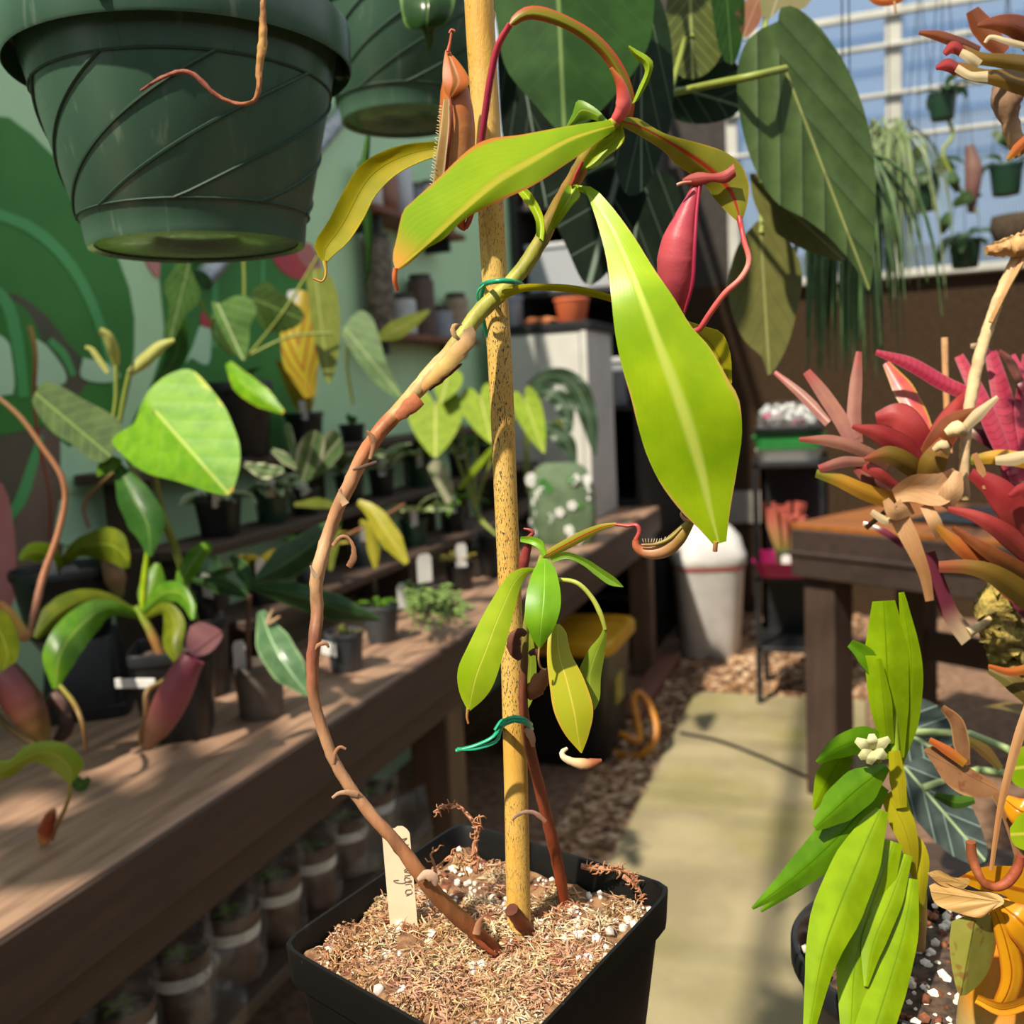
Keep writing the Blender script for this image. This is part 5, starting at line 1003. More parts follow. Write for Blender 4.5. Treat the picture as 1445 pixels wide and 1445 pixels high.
terr('terracotta_pot', 'bright orange terracotta pot on the tray above the white cabinet', 'pot', (-1.13, 4.05, tz+.036), .075, .10, 'c8643a')
for i, (x, y) in enumerate(((-1.30, 4.03), (-1.22, 4.0))):
    o = build('clay_shard', *blob((x, y, tz+.05), .035, seed=i, sq=(1.5, 1, .5)), plain('clay', 'b06a40', 'a05a34', rough=.8)); tag(o, 'broken brown clay shard lying on the tray above the white cabinet', 'pot shard', 'clay shards on the tray')
o = thing('metal_watering_tin', 'grey metal tin standing on the tray above the white cabinet', 'tin', (-1.40, 4.05, tz+.036)); build('tin', *lathe([(.05, 0), (.052, .1), (.055, .102), (.055, .12), (.047, .12)], (-1.40, 4.05, tz+.036), n=24), plain('tin', '8a8f94', '777c82', rough=.4, metal=.7), o); build('lid', *lathe([(.056, .12), (.054, .13), (.01, .135)], (-1.40, 4.05, tz+.036), n=24), plain('tin'  , '8a8f94'), o)
# tall dark shelving beyond the cabinet
M_dkshelf = plain('dark_shelf', '1d1b1a', '292624', rough=.6, scale=20)
sv = thing('dark_shelving', 'tall dark shelving unit at the far end of the bench', 'shelf', (-1.2, 4.9, 0))
for x in (-1.53, -.98): build('side_panel', *box(x, x+.025, 4.5, 5.5, 0, 2.6), M_dkshelf, sv, smooth=False)
build('back_panel', *box(-1.53, -.955, 5.5, 5.52, 0, 2.6), M_dkshelf, sv, smooth=False)
for z in (.3, .76, 1.2, 1.75, 2.15, 2.58): build('shelf_board', *box(-1.505, -.98, 4.5, 5.5, z, z+.022), M_dkshelf, sv, smooth=False)
for i, (y, z, c_, n_) in enumerate(((4.55, 1.773, '9a9da2', 'grey'), (4.55, 2.173, '7a6a58', 'brown'), (4.55, 1.223, '8d9096', 'pale grey'))):
    b_ = thing('storage_box', n_+' storage box on the tall dark shelving', 'box', (-1.25, y+.15, z)); build('box_body', *box(-1.48, -1.02, y, y+.3, z, z+.2, .006), plain('sbox'+n_, c_, None, rough=.6), b_, smooth=False); build('box_lid', *box(-1.49, -1.01, y-.01, y+.31, z+.2, z+.225, .005), plain('sboxlid'+n_, 'b9bbbd', None, rough=.6), b_, smooth=False)
# wall shelves with jars and books
M_sh = wood('wall_shelf', '7a4a34', '68402c', (2, 2, 8))
def wallshelf(label, p0, p1, z):
    ya, yb = p0, p1; t = thing('wall_shelf', label, 'shelf', (WX+.06, (ya+yb)/2, z)); build('board', *box(WX, WX+.13, ya, yb, z-.02, z, .002), M_sh, t, smooth=False)
    for y in (ya+.08, yb-.1): build('bracket', *box(WX, WX+.10, y, y+.02, z-.07, z-.02), M_black, t, smooth=False)
za = onx(560, 297, WX+.13)[2]; zb = onx(575, 470, WX+.13)[2]; ya = onx(530, 297, WX+.13)[1]; yb = onx(655, 300, WX+.13)[1]
wallshelf('upper brown wall shelf with glass jars', ya, yb, za); wallshelf('lower brown wall shelf with jars and boxes', ya, yb+.1, zb)
jc = ['c9c4bc', '8a5a44', 'b9bcc0', '6a6f78', 'd0cdc6', '7a6a58']
for i in range(6):
    y = ya+.1+i*(yb-ya-.15)/5; o = thing('glass_jar', ['white', 'reddish brown', 'silver', 'slate', 'ivory', 'tan'][i]+' jar standing on the upper wall shelf', 'jar', (WX+.065, y, za+.001)); c = (WX+.065, y, za+.001); hj = .13+.03*(i % 3)
    build('jar_body', *lathe([(.036, 0), (.04, .005), (.04, hj-.03), (.03, hj-.015), (.03, hj)], c, n=20), plain('jar%d' % i, jc[i], None, rough=.25), o); build('lid', *lathe([(.033, hj), (.033, hj+.015), (.03, hj+.017)], c, n=20), plain('jarlid', '55504a'), o)
for i in range(5):
    y = ya+.12+i*(yb+.1-ya-.2)/4; z = zb+.001; w_ = .05; hj = (.30, .12, .20, .10, .16)[i]
    o = thing('storage_jar', ['tall speckled brown', 'small white', 'dark capped', 'short grey', 'beige'][i]+' container standing on the lower wall shelf', 'container', (WX+.065, y, z)); c = (WX+.065, y, z)
    build('body', *lathe([(w_*.9, 0), (w_, .004), (w_, hj-.01), (w_*.95, hj)], c, n=20), plain('cont%d' % i, ['7a6a55', 'b9bcb8', '5a463a', '8f9499', 'a08e74'][i], ['3c342a', 'a9acab', '4a382e', '7c8187', '8a7a62'][i], rough=.6, scale=50), o); build('cap', *lathe([(w_*.8, hj), (w_*.8, hj+.02), (w_*.7, hj+.022)], c, n=20), plain('contcap', '3a302a'), o)
# alocasia and flowery bag before the cabinet
LM_alo = leafmat('alocasia_green', '2c3f2c', '3a4f38', rib='7a8f70', ribw=.06, vein='5f7a5a', nv=8, slant=.35, vs=.6, vw=.1, rough=.35, trans=.1)
h = 3.75; pc = np.array([-1.03, 3.62, .76]); t = thing('potted_alocasia', 'plant with drooping dark scalloped leaves before the white cabinet', 'potted plant', pc); pot_part(t, pc, .08, .065, .14, M_black)
leafp(t, LM_alo, [(745, 545), (775, 530), (808, 540), (828, 580), (840, 642)], [4, 12, 16, 12, 2], [h, h-.03, h-.05, h-.06], wave=.25, wf=4); leafp(t, LM_alo, [(740, 560), (770, 552), (795, 570), (805, 610)], [4, 12, 14, 3], [h, h-.05, h-.08], wave=.25, wf=4); leafp(t, LM_alo, [(745, 600), (775, 605), (800, 625), (812, 660)], [3, 12, 12, 3], [h, h-.05, h-.06], wave=.25); leafp(t, LM_olive, [(770, 620), (785, 600), (800, 596)], [3, 9, 3], [h, h, h])
for a in ([(745, 545, h), (742, 620, h), (748, 700, h)], [(745, 600, h), (746, 660, h), (748, 700, h)]): tubeo('petiole', px(a)+[pc+np.array([0, 0, .13])], .005, MATS['petiole'], t)
pb_ = np.array([-1.005, 3.36, .76]); t = thing('flowery_bag', 'green cloth bag with a white flower pattern leaning before the white cabinet', 'bag', pb_)
V, Fs = lathe([(.10, 0), (.115, .03), (.12, .10), (.115, .2), (.09, .27), (.06, .29)], pb_, n=32, sq=3.5, rot=.3); V[:, 1] = pb_[1]+(V[:, 1]-pb_[1])*.6; build('bag_body', V, Fs, plain('bag_green', '4c5f44', '5f7254', rough=.8, scale=15), t)
ps = []; gs = []
for i in range(30):
    a = -1.57+rng.uniform(-1.2, 1.2); zz = rng.uniform(.02, .25); c_ = pb_+np.array([math.cos(a)*.118, math.sin(a)*.07-.006, zz])
    fl = [blob(c_+np.array([math.cos(q)*.011, -.001, math.sin(q)*.011]), .008, seed=i, sq=(1, .3, 1), jit=.1) for q in np.arange(5)*1.257]
    (ps if i % 5 else gs).extend(fl)
build('flowers', *join(ps), plain('flower_white', 'd8d8d4', rough=.6), t)['kind'] = 'stuff'; build('flower_leaves', *join(gs), plain('flower_green', '3f7a34', rough=.6), t)['kind'] = 'stuff'

# tote with a yellow lid, hose, bin, timber
t = thing('storage_tote', 'black storage tote with a yellow lid under the bench', 'storage box', (-.95, 3.4, 0))
ztop = onz(905, 920, 0)*0; x1 = -.80
build('tote_body', *lathe([(.175, 0.002), (.18, .01), (.205, .42), (.21, .43)], (-1.01, 3.34, 0), n=48, sq=9), M_black, t)
build('tote_lid', *lathe([(.222, .41), (.224, .412), (.224, .445), (.215, .455), (.19, .452), (.185, .44), (.02, .44)], (-1.01, 3.34, 0), n=48, sq=9), plain('lid_yellow', 'd09a12', 'c08c10', rough=.45, scale=12), t)
for x_ in (-.83,): build('label', *box(x_-.002+.015, x_+.022, 3.27, 3.37, .20, .30), plain('tote_label', 'b0a04a', '8a8040'), t, smooth=False)
hp = [(862, 1070), (880, 1080), (905, 1078), (922, 1060), (926, 1035), (915, 1005), (902, 990), (895, 1000), (900, 1030), (903, 1055), (890, 1055), (876, 1048)]
hz_ = [.012, .012, .012, .014, .02, .05, .09, .10, .06, .02, .012, .012]
t = tubeo('garden_hose', [onx(x, y, -.775+.02*math.sin(i)) if False else onz(x, y, 0)*0+ony(x, y, 3.3-.05*math.sin(i*.8)) for i, (x, y) in enumerate(hp)], .0135, plain('hose_orange', 'c8841c', 'b87418', rough=.4, bump=0), n=10, segs=80)
v0 = min(v.co.z for v in t.data.vertices); 
for v in t.data.vertices: v.co.z -= v0-.001
tag(t, 'looped orange garden hose lying beside the yellow lidded tote', 'hose')
bc = onz(997, 930, 0)+np.array([0.0, .12, 0]); sc = 1.0
t = thing('waste_bin', 'white plastic waste bin with a domed lid and a red line', 'bin', bc); M_bin = plain('bin_white', 'd6d4d0', 'c8c6c2', rough=.4, scale=10, bump=.03)
build('bin_body', *lathe([(.13, .001), (.135, .01), (.165, .44), (.17, .45)], bc, n=40, sq=3.5, rot=.3), M_bin, t); build('red_band', *lathe([(.1665, .435), (.172, .437), (.172, .447), (.168, .449)], bc, n=40, sq=3.5, rot=.3, cap0=False, cap1=False), plain('bin_red', 'a84444', rough=.4), t)
build('bin_lid', *lathe([(.172, .449), (.175, .452), (.176, .50), (.165, .52), (.15, .58), (.11, .625), (.05, .645), (.005, .65)], bc, n=40, sq=3.5, rot=.3), M_bin, t); build('lid_flap', *lathe([(.09, .60), (.095, .605), (.085, .632), (.02, .655)], bc+np.array([-.01, -.02, 0]), n=28, sq=3, rot=.3), M_bin, t)
a0, a1 = onz(905, 1000, .05), onz(975, 935, .05)
o = build('timber_edging', *box(-.90, -.80, 3.62, 4.5, 0, .055, .006), wood('timber_red', '7a4a3c', '68402f', (8, .8, 8))); tag(o, 'reddish brown timber edging lying at the foot of the bench', 'timber')
o = build('bottle_crate', *box(-.90, -.65, 5.0, 5.3, 0, .5, .01), plain('crate_blue_grey', '3c464c', '2f383e', rough=.5, scale=15)); tag(o, 'dark blue grey crate standing behind the white waste bin', 'crate')

# black rack with trays
t = thing('metal_rack', 'black metal rack with coloured trays near the back wall', 'rack', (-.27, 4.05, 0))
for x in (-.395, -.145):
    for y in (3.93, 4.25): build('leg', *box(x, x+.022, y, y+.022, 0, 1.0), M_black, t, smooth=False)
for z in (.985, .535, .25): build('shelf', *box(-.395, -.123, 3.93, 4.272, z-.02, z, .003), M_black, t, smooth=False)
build('back_panel', *box(-.395, -.123, 4.25, 4.262, .25, .985), M_black, t, smooth=False)
z = .986
o = build('white_tray', *lathe([(.11, 0), (.115, .004), (.125, .045), (.128, .047), (.12, .045), (.11, .01)], (-.262, 4.08, z), n=40, sq=8), plain('tray_white', 'dededa', rough=.5)); tag(o, 'white plastic tray on the rack under the green tray', 'tray')
o = build('green_tray', *lathe([(.115, 0), (.12, .004), (.135, .05), (.14, .052), (.13, .05), (.115, .01)], (-.262, 4.08, z+.048), n=40, sq=8), plain('tray_green', '38a853', '319c4b', rough=.45)); tag(o, 'bright green plastic tray stacked on the white tray', 'tray')
o = build('black_tray', *lathe([(.12, 0), (.125, .004), (.132, .03), (.12, .03)], (-.262, 4.08, z+.101), n=40, sq=8), M_black); tag(o, 'flat black tray on top of the bright green tray', 'tray')
o = build('clear_clamshell', *lathe([(.10, 0), (.12, .004), (.122, .05), (.09, .09), (.05, .10)], (-.262, 4.08, z+.132), n=40, sq=5), M_bag); tag(o, 'clear plastic clamshell dome on the green tray stack', 'plastic dome')
t = thing('flower_cluster', 'white and pink flowers crowded under the clear dome', 'flowers', (-.262, 4.08, z+.134)); ps = []; pk = []
for i in range(60):
    c_ = np.array([-.262+rng.uniform(-.1, .1), 4.08+rng.uniform(-.1, .1), z+.134+rng.uniform(.012, .08)]); (pk if i % 9 == 0 else ps).append(blob(c_, .014, seed=i, jit=.25))
build('white_petals', *join(ps), plain('flower_white2', 'dcdcda', 'b8bcb8', rough=.6), t)['kind'] = 'stuff'; build('pink_petals', *join(pk), plain('flower_pink', 'c02a6a', rough=.6), t)['kind'] = 'stuff'
o = build('pink_tray', *lathe([(.14, 0), (.145, .004), (.165, .06), (.17, .062), (.158, .06), (.14, .012)], (-.235, 4.05, .536), n=40, sq=8), plain('tray_pink', 'cc1a72', 'bc1668', rough=.45)); tag(o, 'hot pink plastic tray on the lower shelf of the black rack', 'tray')
t, p = None, None
pc = np.array([-.275, 4.02, .549]); t = thing('potted_succulent', 'pinkish finger succulent in a small pot on the pink tray', 'potted plant', pc); pot_part(t, pc, .05, .042, .09, plain('pot_olive', '4a5030', '5a6038', rough=.5), n=24); tag_part(t, pc+np.array([0, -.055, .02]), -1.57, .05, .035, 0)
for i in range(34): a = rng.uniform(0, 6.28); rr = rng.uniform(0, .04); p0 = pc+np.array([math.cos(a)*rr, math.sin(a)*rr, .08]); tubeo('finger', [p0, p0+np.array([math.cos(a)*rr*.6, math.sin(a)*rr*.6, rng.uniform(.06, .13)]), p0+np.array([math.cos(a)*rr*1.2, math.sin(a)*rr*1.2, rng.uniform(.13, .2)])], [.006, .009, .011], colmat('succulent', .5, 60, .2, .1), t, cols=['8a7a3c', 'b08a5a', 'c0705a', 'b0564c'], n=6, segs=5)

# right hand table
A0 = np.array([-.2, 3.07]); rot = math.atan2(-.53, .85); e1 = np.array([math.cos(rot), math.sin(rot)]); e2 = np.array([-e1[1], e1[0]])
M_tt = wood('table_top_orange', '94581f', '7f4a1a', (1.2, 8, 8), rough=.45); M_tb = wood('table_brown', '3a2b24', '30231d', (1, 8, 8)); M_tl = wood('table_leg', '46362d', '3a2b23', (8, 8, 1))
t = thing('work_table', 'brown wooden table with an orange stained top beyond the path', 'table', (A0[0]+.4, A0[1]+.2, 0))
def rb(x0, x1, y0, y1, z0, z1, b=.003): v, f = box(x0, x1, y0, y1, z0, z1, b); q = v.copy(); v[:, 0] = A0[0]+q[:, 0]*e1[0]+q[:, 1]*e2[0]; v[:, 1] = A0[1]+q[:, 0]*e1[1]+q[:, 1]*e2[1]; return v, f
for i in range(5): build('top_board', *rb(0, 1.5, .13*i, .13*i+.128, .852, .87), M_tt, t, smooth=False)
build('apron', *rb(.01, 1.5, -.012, .012, .71, .855), M_tb, t, smooth=False); build('apron', *rb(-.001, .022, .014, .65, .71, .852), M_tb, t, smooth=False); build('apron_trim', *rb(.0, 1.5, -.02, -.011, .775, .79), M_tb, t, smooth=False)
for x_ in (.03, .98): build('leg', *rb(x_, x_+.105, .02, .125, .0, .852, .005), M_tl, t, smooth=False); build('leg', *rb(x_, x_+.1, .54, .64, .0, .852, .005), M_tl, t, smooth=False)
build('rail', *rb(.1, 1.4, .55, .58, .35, .45), M_tb, t, smooth=False)
o = build('dark_mat', *rb(.28, 1.1, .18, .55, .871, .882), M_black); tag(o, 'flat black rubber mat lying on the orange table top', 'mat')
o = thing('clear_tubs', 'stack of clear plastic tubs on the black mat', 'tubs', (A0[0]+.6, A0[1]+.1, .883)); q = A0+e1*.55+e2*.34
for i in range(3): build('tub', *lathe([(.08, 0), (.10, .05), (.105, .052)], (q[0], q[1], .883+i*.022), n=28, cap1=False), M_bag, o)

# ================================================================== HANGING ANTHURIUMS, CENTRE AND RIGHT
LA1 = leafmat('ant_deep', '24431a', '2f5220', rib='6a8448', ribw=.03, vein='43602f', nv=6, slant=.45, vs=.3, vw=.04, quilt=.4, spec=.1, rough=.6, trans=.25)
LA2 = leafmat('ant_white_vein', '182a18', '22361f', spec=.12, rib='76886c', ribw=.04, vein='65785c', nv=4, slant=.5, vs=.8, vw=.06, rough=.35, trans=.15)
LA3 = leafmat('ant_velvet', '121c14', '1a261a', rib='7a8a7a', ribw=.04, vein='5f7060', nv=4, slant=.5, vs=.6, vw=.05, spec=.1, rough=.7, trans=.08)
LA4 = leafmat('ant_big', '43592c', '526a36', rib='a0a862', ribw=.03, vein='33452a', nv=5, slant=.55, vs=.7, vw=.05, v0=.24, quilt=1.6, rough=.5, trans=.3, bump=1.0)
LA5 = leafmat('ant_olive', '6a6a34', '76763e', rib='98985c', ribw=.05, vein='5c5c30', nv=6, slant=.4, vs=.6, vw=.08, rough=.5, trans=.3)
LA6 = leafmat('ant_star', '5a6430', '6a743c', rib='b4bc74', ribw=.05, vein='98a45c', nv=4, slant=.9, vs=.8, vw=.1, rough=.45, trans=.35)
a = P(880, -330, 1.15)
b3, c3 = basket('dark green hanging basket of anthuriums above the stake', a[0], a[1], a[2], .11, .15, .7, 0)
t = thing('hanging_anthurium', 'anthurium with broad dark leaves hanging right behind the stake top', 'plant', c3)
leafr(t, LA1, [(688, -60), (700, 30), (712, 92), (735, 126), (757, 150), (775, 172), (796, 186), (830, 172), (870, 132), (905, 85), (921, 35), (918, -60), (860, -100), (785, -80), (730, -100)], (785, -60), (796, 184), .97, tilt=(-.2, -.25), cup=.2, label='broad deep green leaf')
leafr(t, LA2, [(900, -60), (932, 0), (946, 50), (951, 115), (948, 165), (938, 205), (922, 245), (900, 275), (880, 270), (866, 220), (860, 140), (870, 40)], (905, -40), (905, 275), 1.04, tilt=(.3, -.2), label='dark leaf with whitish veins')
leafr(t, LA3, [(752, 200), (780, 175), (830, 178), (880, 205), (915, 250), (905, 300), (880, 350), (850, 392), (825, 400), (800, 350), (775, 290)], (880, 215), (832, 398), 1.12, tilt=(.1, -.2), label='velvety near black leaf with pale veins')
leafr(t, LA3, [(700, 60), (735, 70), (770, 150), (800, 230), (780, 290), (740, 280), (710, 200)], (735, 90), (770, 285), 1.2, n=30)
leafr(t, LA3, [(860, 260), (905, 240), (950, 250), (960, 300), (930, 370), (900, 430), (870, 420), (850, 340)], (905, 255), (885, 430), 1.25, n=30)
for a_ in ((785, -60, .97), (905, -40, 1.04), (880, 215, 1.12), (735, 90, 1.2), (905, 255, 1.25)): q = P(*a_); tubeo('petiole', [c3, (c3+q)/2+np.array([0, 0, .05]), q], .003, MATS['petiole'], t)
a = P(1080, -330, 1.42)
b4, c4 = basket('dark green hanging basket of long leaved anthuriums before the glazing', a[0], a[1], a[2], .11, .15, .2, 0)
t = thing('hanging_anthurium', 'anthurium with long hanging heart leaves before the glazing', 'plant', c4)
leafr(t, LA4, [(1075, 40), (1100, 28), (1098, 14), (1115, 8), (1140, 22), (1170, 55), (1200, 105), (1222, 165), (1234, 230), (1236, 300), (1233, 360), (1226, 410), (1205, 375), (1170, 335), (1135, 308), (1095, 285), (1066, 240), (1048, 185), (1040, 130), (1042, 90), (1054, 58)], (1108, 97), (1227, 408), 1.0, tilt=(.25, -.15), cup=.18, n=80, rings=7, label='longest drooping heart leaf')
leafr(t, LA5, [(1058, 245), (1085, 248), (1115, 275), (1150, 310), (1180, 345), (1192, 368), (1160, 362), (1120, 345), (1085, 320), (1064, 285)], (1075, 262), (1190, 367), 1.05, tilt=(.1, -.2), n=36)
leafr(t, LM_limeh, [(1145, 300), (1165, 310), (1182, 345), (1186, 372), (1170, 350), (1155, 325)], (1150, 305), (1185, 370), 1.08, n=20, rings=3)
leafr(t, LA5, [(1068, 312), (1095, 318), (1125, 360), (1132, 400), (1122, 450), (1108, 495), (1085, 530), (1076, 505), (1050, 480), (1032, 440), (1028, 395), (1042, 345)], (1074, 330), (1086, 526), 1.12, tilt=(.1, -.2), n=44)
leafr(t, LA6, [(938, 30), (950, -30), (1005, -40), (1032, 20), (1012, 88), (976, 112), (946, 92)], (976, 54), (978, 112), 1.15, n=32)
leafr(t, LA2, [(930, 85), (975, 70), (1035, 85), (1046, 120), (1040, 160), (990, 175), (945, 160)], (945, 120), (1044, 150), 1.22, n=30)
leafr(t, LA1, [(1000, -20), (1045, -20), (1050, 40), (1035, 90), (1015, 70)], (1025, -15), (1033, 90), 1.12, n=24)
leafr(t, leafmat('pale_new', '9a9c6a', 'b0a27a', rib='c0b890', rough=.4, trans=.4), [(1070, -30), (1150, -30), (1135, 12), (1105, 10), (1085, 28), (1075, 20)], (1105, -25), (1088, 28), 1.1, n=24)
leafr(t, leafmat('pink_new', 'b07a62', 'b88a6a', rib='c8a080', rough=.4, trans=.4), [(1038, 18), (1060, -5), (1078, 5), (1070, 35), (1050, 52)], (1070, 0), (1050, 50), 1.12, n=20, rings=3)
tubeo('petiole', px([(945, 132, 1.1), (1000, 120, 1.02), (1060, 108, .965), (1108, 97, .993)]), .0038, MATS['petiole'], t)
for a_ in ((1075, 262, 1.05), (1074, 330, 1.12), (976, 54, 1.15), (945, 132, 1.1), (1105, -25, 1.1)): q = P(*a_); tubeo('petiole', [c4, (c4+q)/2+np.array([0, 0.05, .05]), q], .0032, MATS['petiole'], t)

# strand plant in a hanging basket
M_strand = plain('strand_green', '34502a', '4c6a38', rough=.5, scale=30, bump=0)
def strands(label, name, cx, cy, h, n, spread, length, wd, seed, mat, down=True):
    g = random.Random(seed); c = P(cx, cy, h); t = thing(name, label, 'plant', c); ps = []; s = ppm(cx, cy, h)
    for i in range(n):
        x = cx+g.uniform(-1, 1)*spread*.4; dx = g.gauss(0, spread*.5); L = length*g.uniform(.5, 1.1); dz = g.uniform(-.12, .12)
        pts = [P(x, cy+g.uniform(-15, 15), h+dz*.4), P(x+dx*.5, cy+L*.12, h+dz), P(x+dx*.85, cy+L*.5, h+dz*1.3), P(x+dx, cy+L, h+dz*1.4)]
        ps.append(tube(pts, [wd*s, wd*s*1.1, wd*s*.3], n=4, segs=9)[:2])
    o = build('strands', *join(ps), mat, t); o['kind'] = 'stuff'; return t
t = strands('hanging plant of long dark green grassy strands beside the long heart leaf', 'strand_plant', 1195, 215, 1.55, 190, 75, 290, 2.4, 5, M_strand)
c_ = P(1190, 205, 1.55); hangwire(t, c_); hangwire(t, c_+np.array([.01, .01, 0]))
t = strands('hanging plant of thin pale strands before the glazing', 'strand_plant', 1255, 180, 2.2, 80, 75, 230, 1.5, 6, plain('strand_pale', '6a7a4c', '7f8f60', rough=.5, bump=0))
c_ = P(1255, 172, 2.2); hangwire(t, c_)
# little pots hanging before the glazing
def hangpot(label, cx, cy, h, wpx, lm, nl, seed, tagged=False, dz=.25):
    g = random.Random(seed); s = ppm(cx, cy, h); r = wpx/2*s; c = P(cx, cy, h)-np.array([0, 0, r*.9]); t = thing('hanging_pot', label, 'hanging pot', c); pot_part(t, c, r, r*.78, r*1.8, M_pot_green, n=28)
    top = c+np.array([0, 0, r*1.7])
    for q in range(3): a = q*2.09+.4; tubeo('hanger_wire', [top+np.array([math.cos(a)*r, math.sin(a)*r, 0]), top+np.array([0, 0, dz+r*5])], .0012, M_black, t, n=4)
    hangwire(t, top+np.array([0, 0, dz+r*5-.002]))
    for i in range(nl): leafw(t, lm, top, g.uniform(0, 6.28), g.uniform(1.6, 3.2)*r, r*.8, g.uniform(.4, 1.2), g.uniform(1.2, 2.6), prof='oval', pet=.2, nv=9)
    if tagged: tag_part(t, c+np.array([-r*.3, -r*1.02, r*1.0]), CAMAZ, r*.5, r*.9, 0)
    return t
LM_fr = leafmat('far_leaf', '35502c', '486438', rib='7a9058', rough=.4, trans=.35)
hangpot('small dark green pot with a white label hanging before the glazing', 1298, 272, 2.8, 56, LM_fr, 8, 1, True)
hangpot('small dark green pot hanging near the dried bromeliad before the glazing', 1420, 254, 2.8, 46, LM_fr, 5, 2)
hangpot('low small green pot with bushy leaves hanging just above the brown back wall', 1362, 358, 3.0, 44, LM_fr, 12, 3)
t = hangpot('small pot with a long brown pitcher dangling before the glazing', 1330, 150, 2.5, 40, LM_fr, 9, 4)
tubeo('pitcher', px([(1370, 300, 2.5), (1372, 270, 2.5), (1374, 240, 2.5), (1368, 205, 2.5)]), pxr([(1370, 250, 2.5)]*4, [8, 20, 24, 12]), M_pit_o, t, cols=['5a3430', '6a4640', '7a5a50', '6a4a40'], n=12)
tubeo('vine', px([(1330, 150, 2.5), (1345, 190, 2.5), (1330, 215, 2.5), (1350, 260, 2.5), (1378, 300, 2.5)]), .005, MATS['petiole'], t)
for q in ((1240, 185, 1270, 200), (1310, 205, 1285, 230), (1340, 240, 1350, 272), (1400, 185, 1425, 210), (1345, 290, 1385, 275), (1340, 300, 1330, 330)): leafp(t, LM_fr, [(q[0], q[1]), ((q[0]+q[2])/2, (q[1]+q[3])/2-4), (q[2], q[3])], [4, 10, 2], [2.5, 2.48, 2.5])
t = thing('hanging_bark', 'dark round coconut basket hanging before the glazing', 'hanging pot', P(1435, 320, 2.6)); build('basket', *lathe([(.02, -.07), (.05, -.05), (.065, -.01), (.06, .02), (.05, .02)], P(1435, 315, 2.6), n=24), plain('coco', '3a3026', '52442f', rough=.95, scale=120, bump=.8), t)

# ================================================================== BROMELIADS
def brom(name, c, c2, **k): return leafmat(name, c, c2, rough=k.pop('rough', .3), trans=k.pop('trans', .22), bump=k.pop('bump', .1), spec=.45, scale=18, **k)
B_red = brom('brom_red', '9c2e34', 'bd5048', edge='7a3028', ew=.85); B_brown = brom('brom_brown', '6f3420', '965a30', edge='a05038', ew=.8); B_olive = brom('brom_olive', '7a6226', '8a6a2c', tip='a0563c', tw=.6)
B_peach = brom('brom_peach', '8a5250', 'b07a62', rough=.4, tip='a8504a', tw=.7); B_pink = brom('brom_pink', 'a83048', 'c04456', vein='5f1c2c', nv=16, slant=.03, vs=.6, vw=.12, edge='a85a68', ew=.75, vb=.02); B_coral = brom('brom_coral', 'c25448', 'd0705e', edge='b89a3c', ew=.7, vein='c23f58', nv=4, vs=.5, slant=0, vw=.3)
B_tan = brom('brom_dry', 'c8905a', 'e0b888', rough=.6, trans=.35, vein='b07a44', nv=5, vs=.3); B_cream = brom('brom_cream', 'd6c092', 'e0cfa6', rough=.6); B_yel = brom('brom_yellow', 'c98f2c', 'd4a23a', tip='8a8a34', tw=.6); B_purple = brom('brom_purple', '6a2c3c', '7a3848', tip='d0b890', tw=.55); B_or = brom('brom_orange', 'c8703a', 'b8602c', tip='b07a2c', tw=.5)
def L(t, m, mid, wd, h, **k): k.setdefault('fold', .28); k.setdefault('nv', 18); k.setdefault('nu', 7); k.setdefault('p', 1.05); hs = h if isinstance(h, list) else [h, h, h]; return leafp(t, m, mid, wd, hs, **k)
# branch mount
M_branch = colmat('branch', .8, 90, .6, .6)
t = thing('hanging_branch', 'knobbly cream branch carrying the bromeliads', 'branch', P(1362, 700, .72))
tubeo('stem', px([(1470, 300, .72), (1440, 355, .72), (1418, 400, .72), (1402, 440, .72), (1382, 505, .72), (1368, 575, .72), (1361, 640, .72), (1362, 705, .72)]), pxr([(1400, 440, .72)]*8, [16, 16, 15, 16, 17, 15, 14, 13]), M_branch, t, cols=['d0a878', 'c99a68', 'd8b88a', 'dcc090', 'e0c494', 'dabf92', 'd4b488', 'b89870'], n=12, jitter=.1, segs=60)
tubeo('stem_knot', px([(1392, 354, .715), (1415, 350, .715), (1440, 345, .715), (1470, 335, .715)]), pxr([(1400, 350, .72)]*4, [12, 26, 32, 34]), M_branch, t, cols=['c8955c', 'd0a26a', 'c89a66'], n=12, jitter=.18, segs=30)
tubeo('root', px([(1445, 365, .715), (1425, 400, .712), (1410, 430, .712), (1398, 455, .712)]), .0018, M_branch, t, cols=['c89a68', 'b88a58'], n=6)
tubeo('cane', px([(1333, 476, .80), (1334, 520, .80), (1336, 575, .80), (1340, 640, .79)]), pxr([(1333, 500, .8)]*4, [10, 9, 9, 9]), M_branch, t, cols=['d8a878', 'c8905c', 'd0a468'], n=8)
V = []
g = np.random.default_rng(4)
V, Fs, tt_ = tube(px([(1415, 825, .74), (1405, 850, .74), (1412, 885, .74), (1432, 930, .74), (1450, 960, .74)]), pxr([(1410, 850, .74)]*5, [30, 50, 56, 50, 30]), n=18, segs=30); V = V+g.normal(0, .002, V.shape)
build('fern_mount', V, Fs, plain('mount_moss', 'b09a4c', '6a5c2c', rough=.95, scale=120, bump=.9, dist=.005), t)

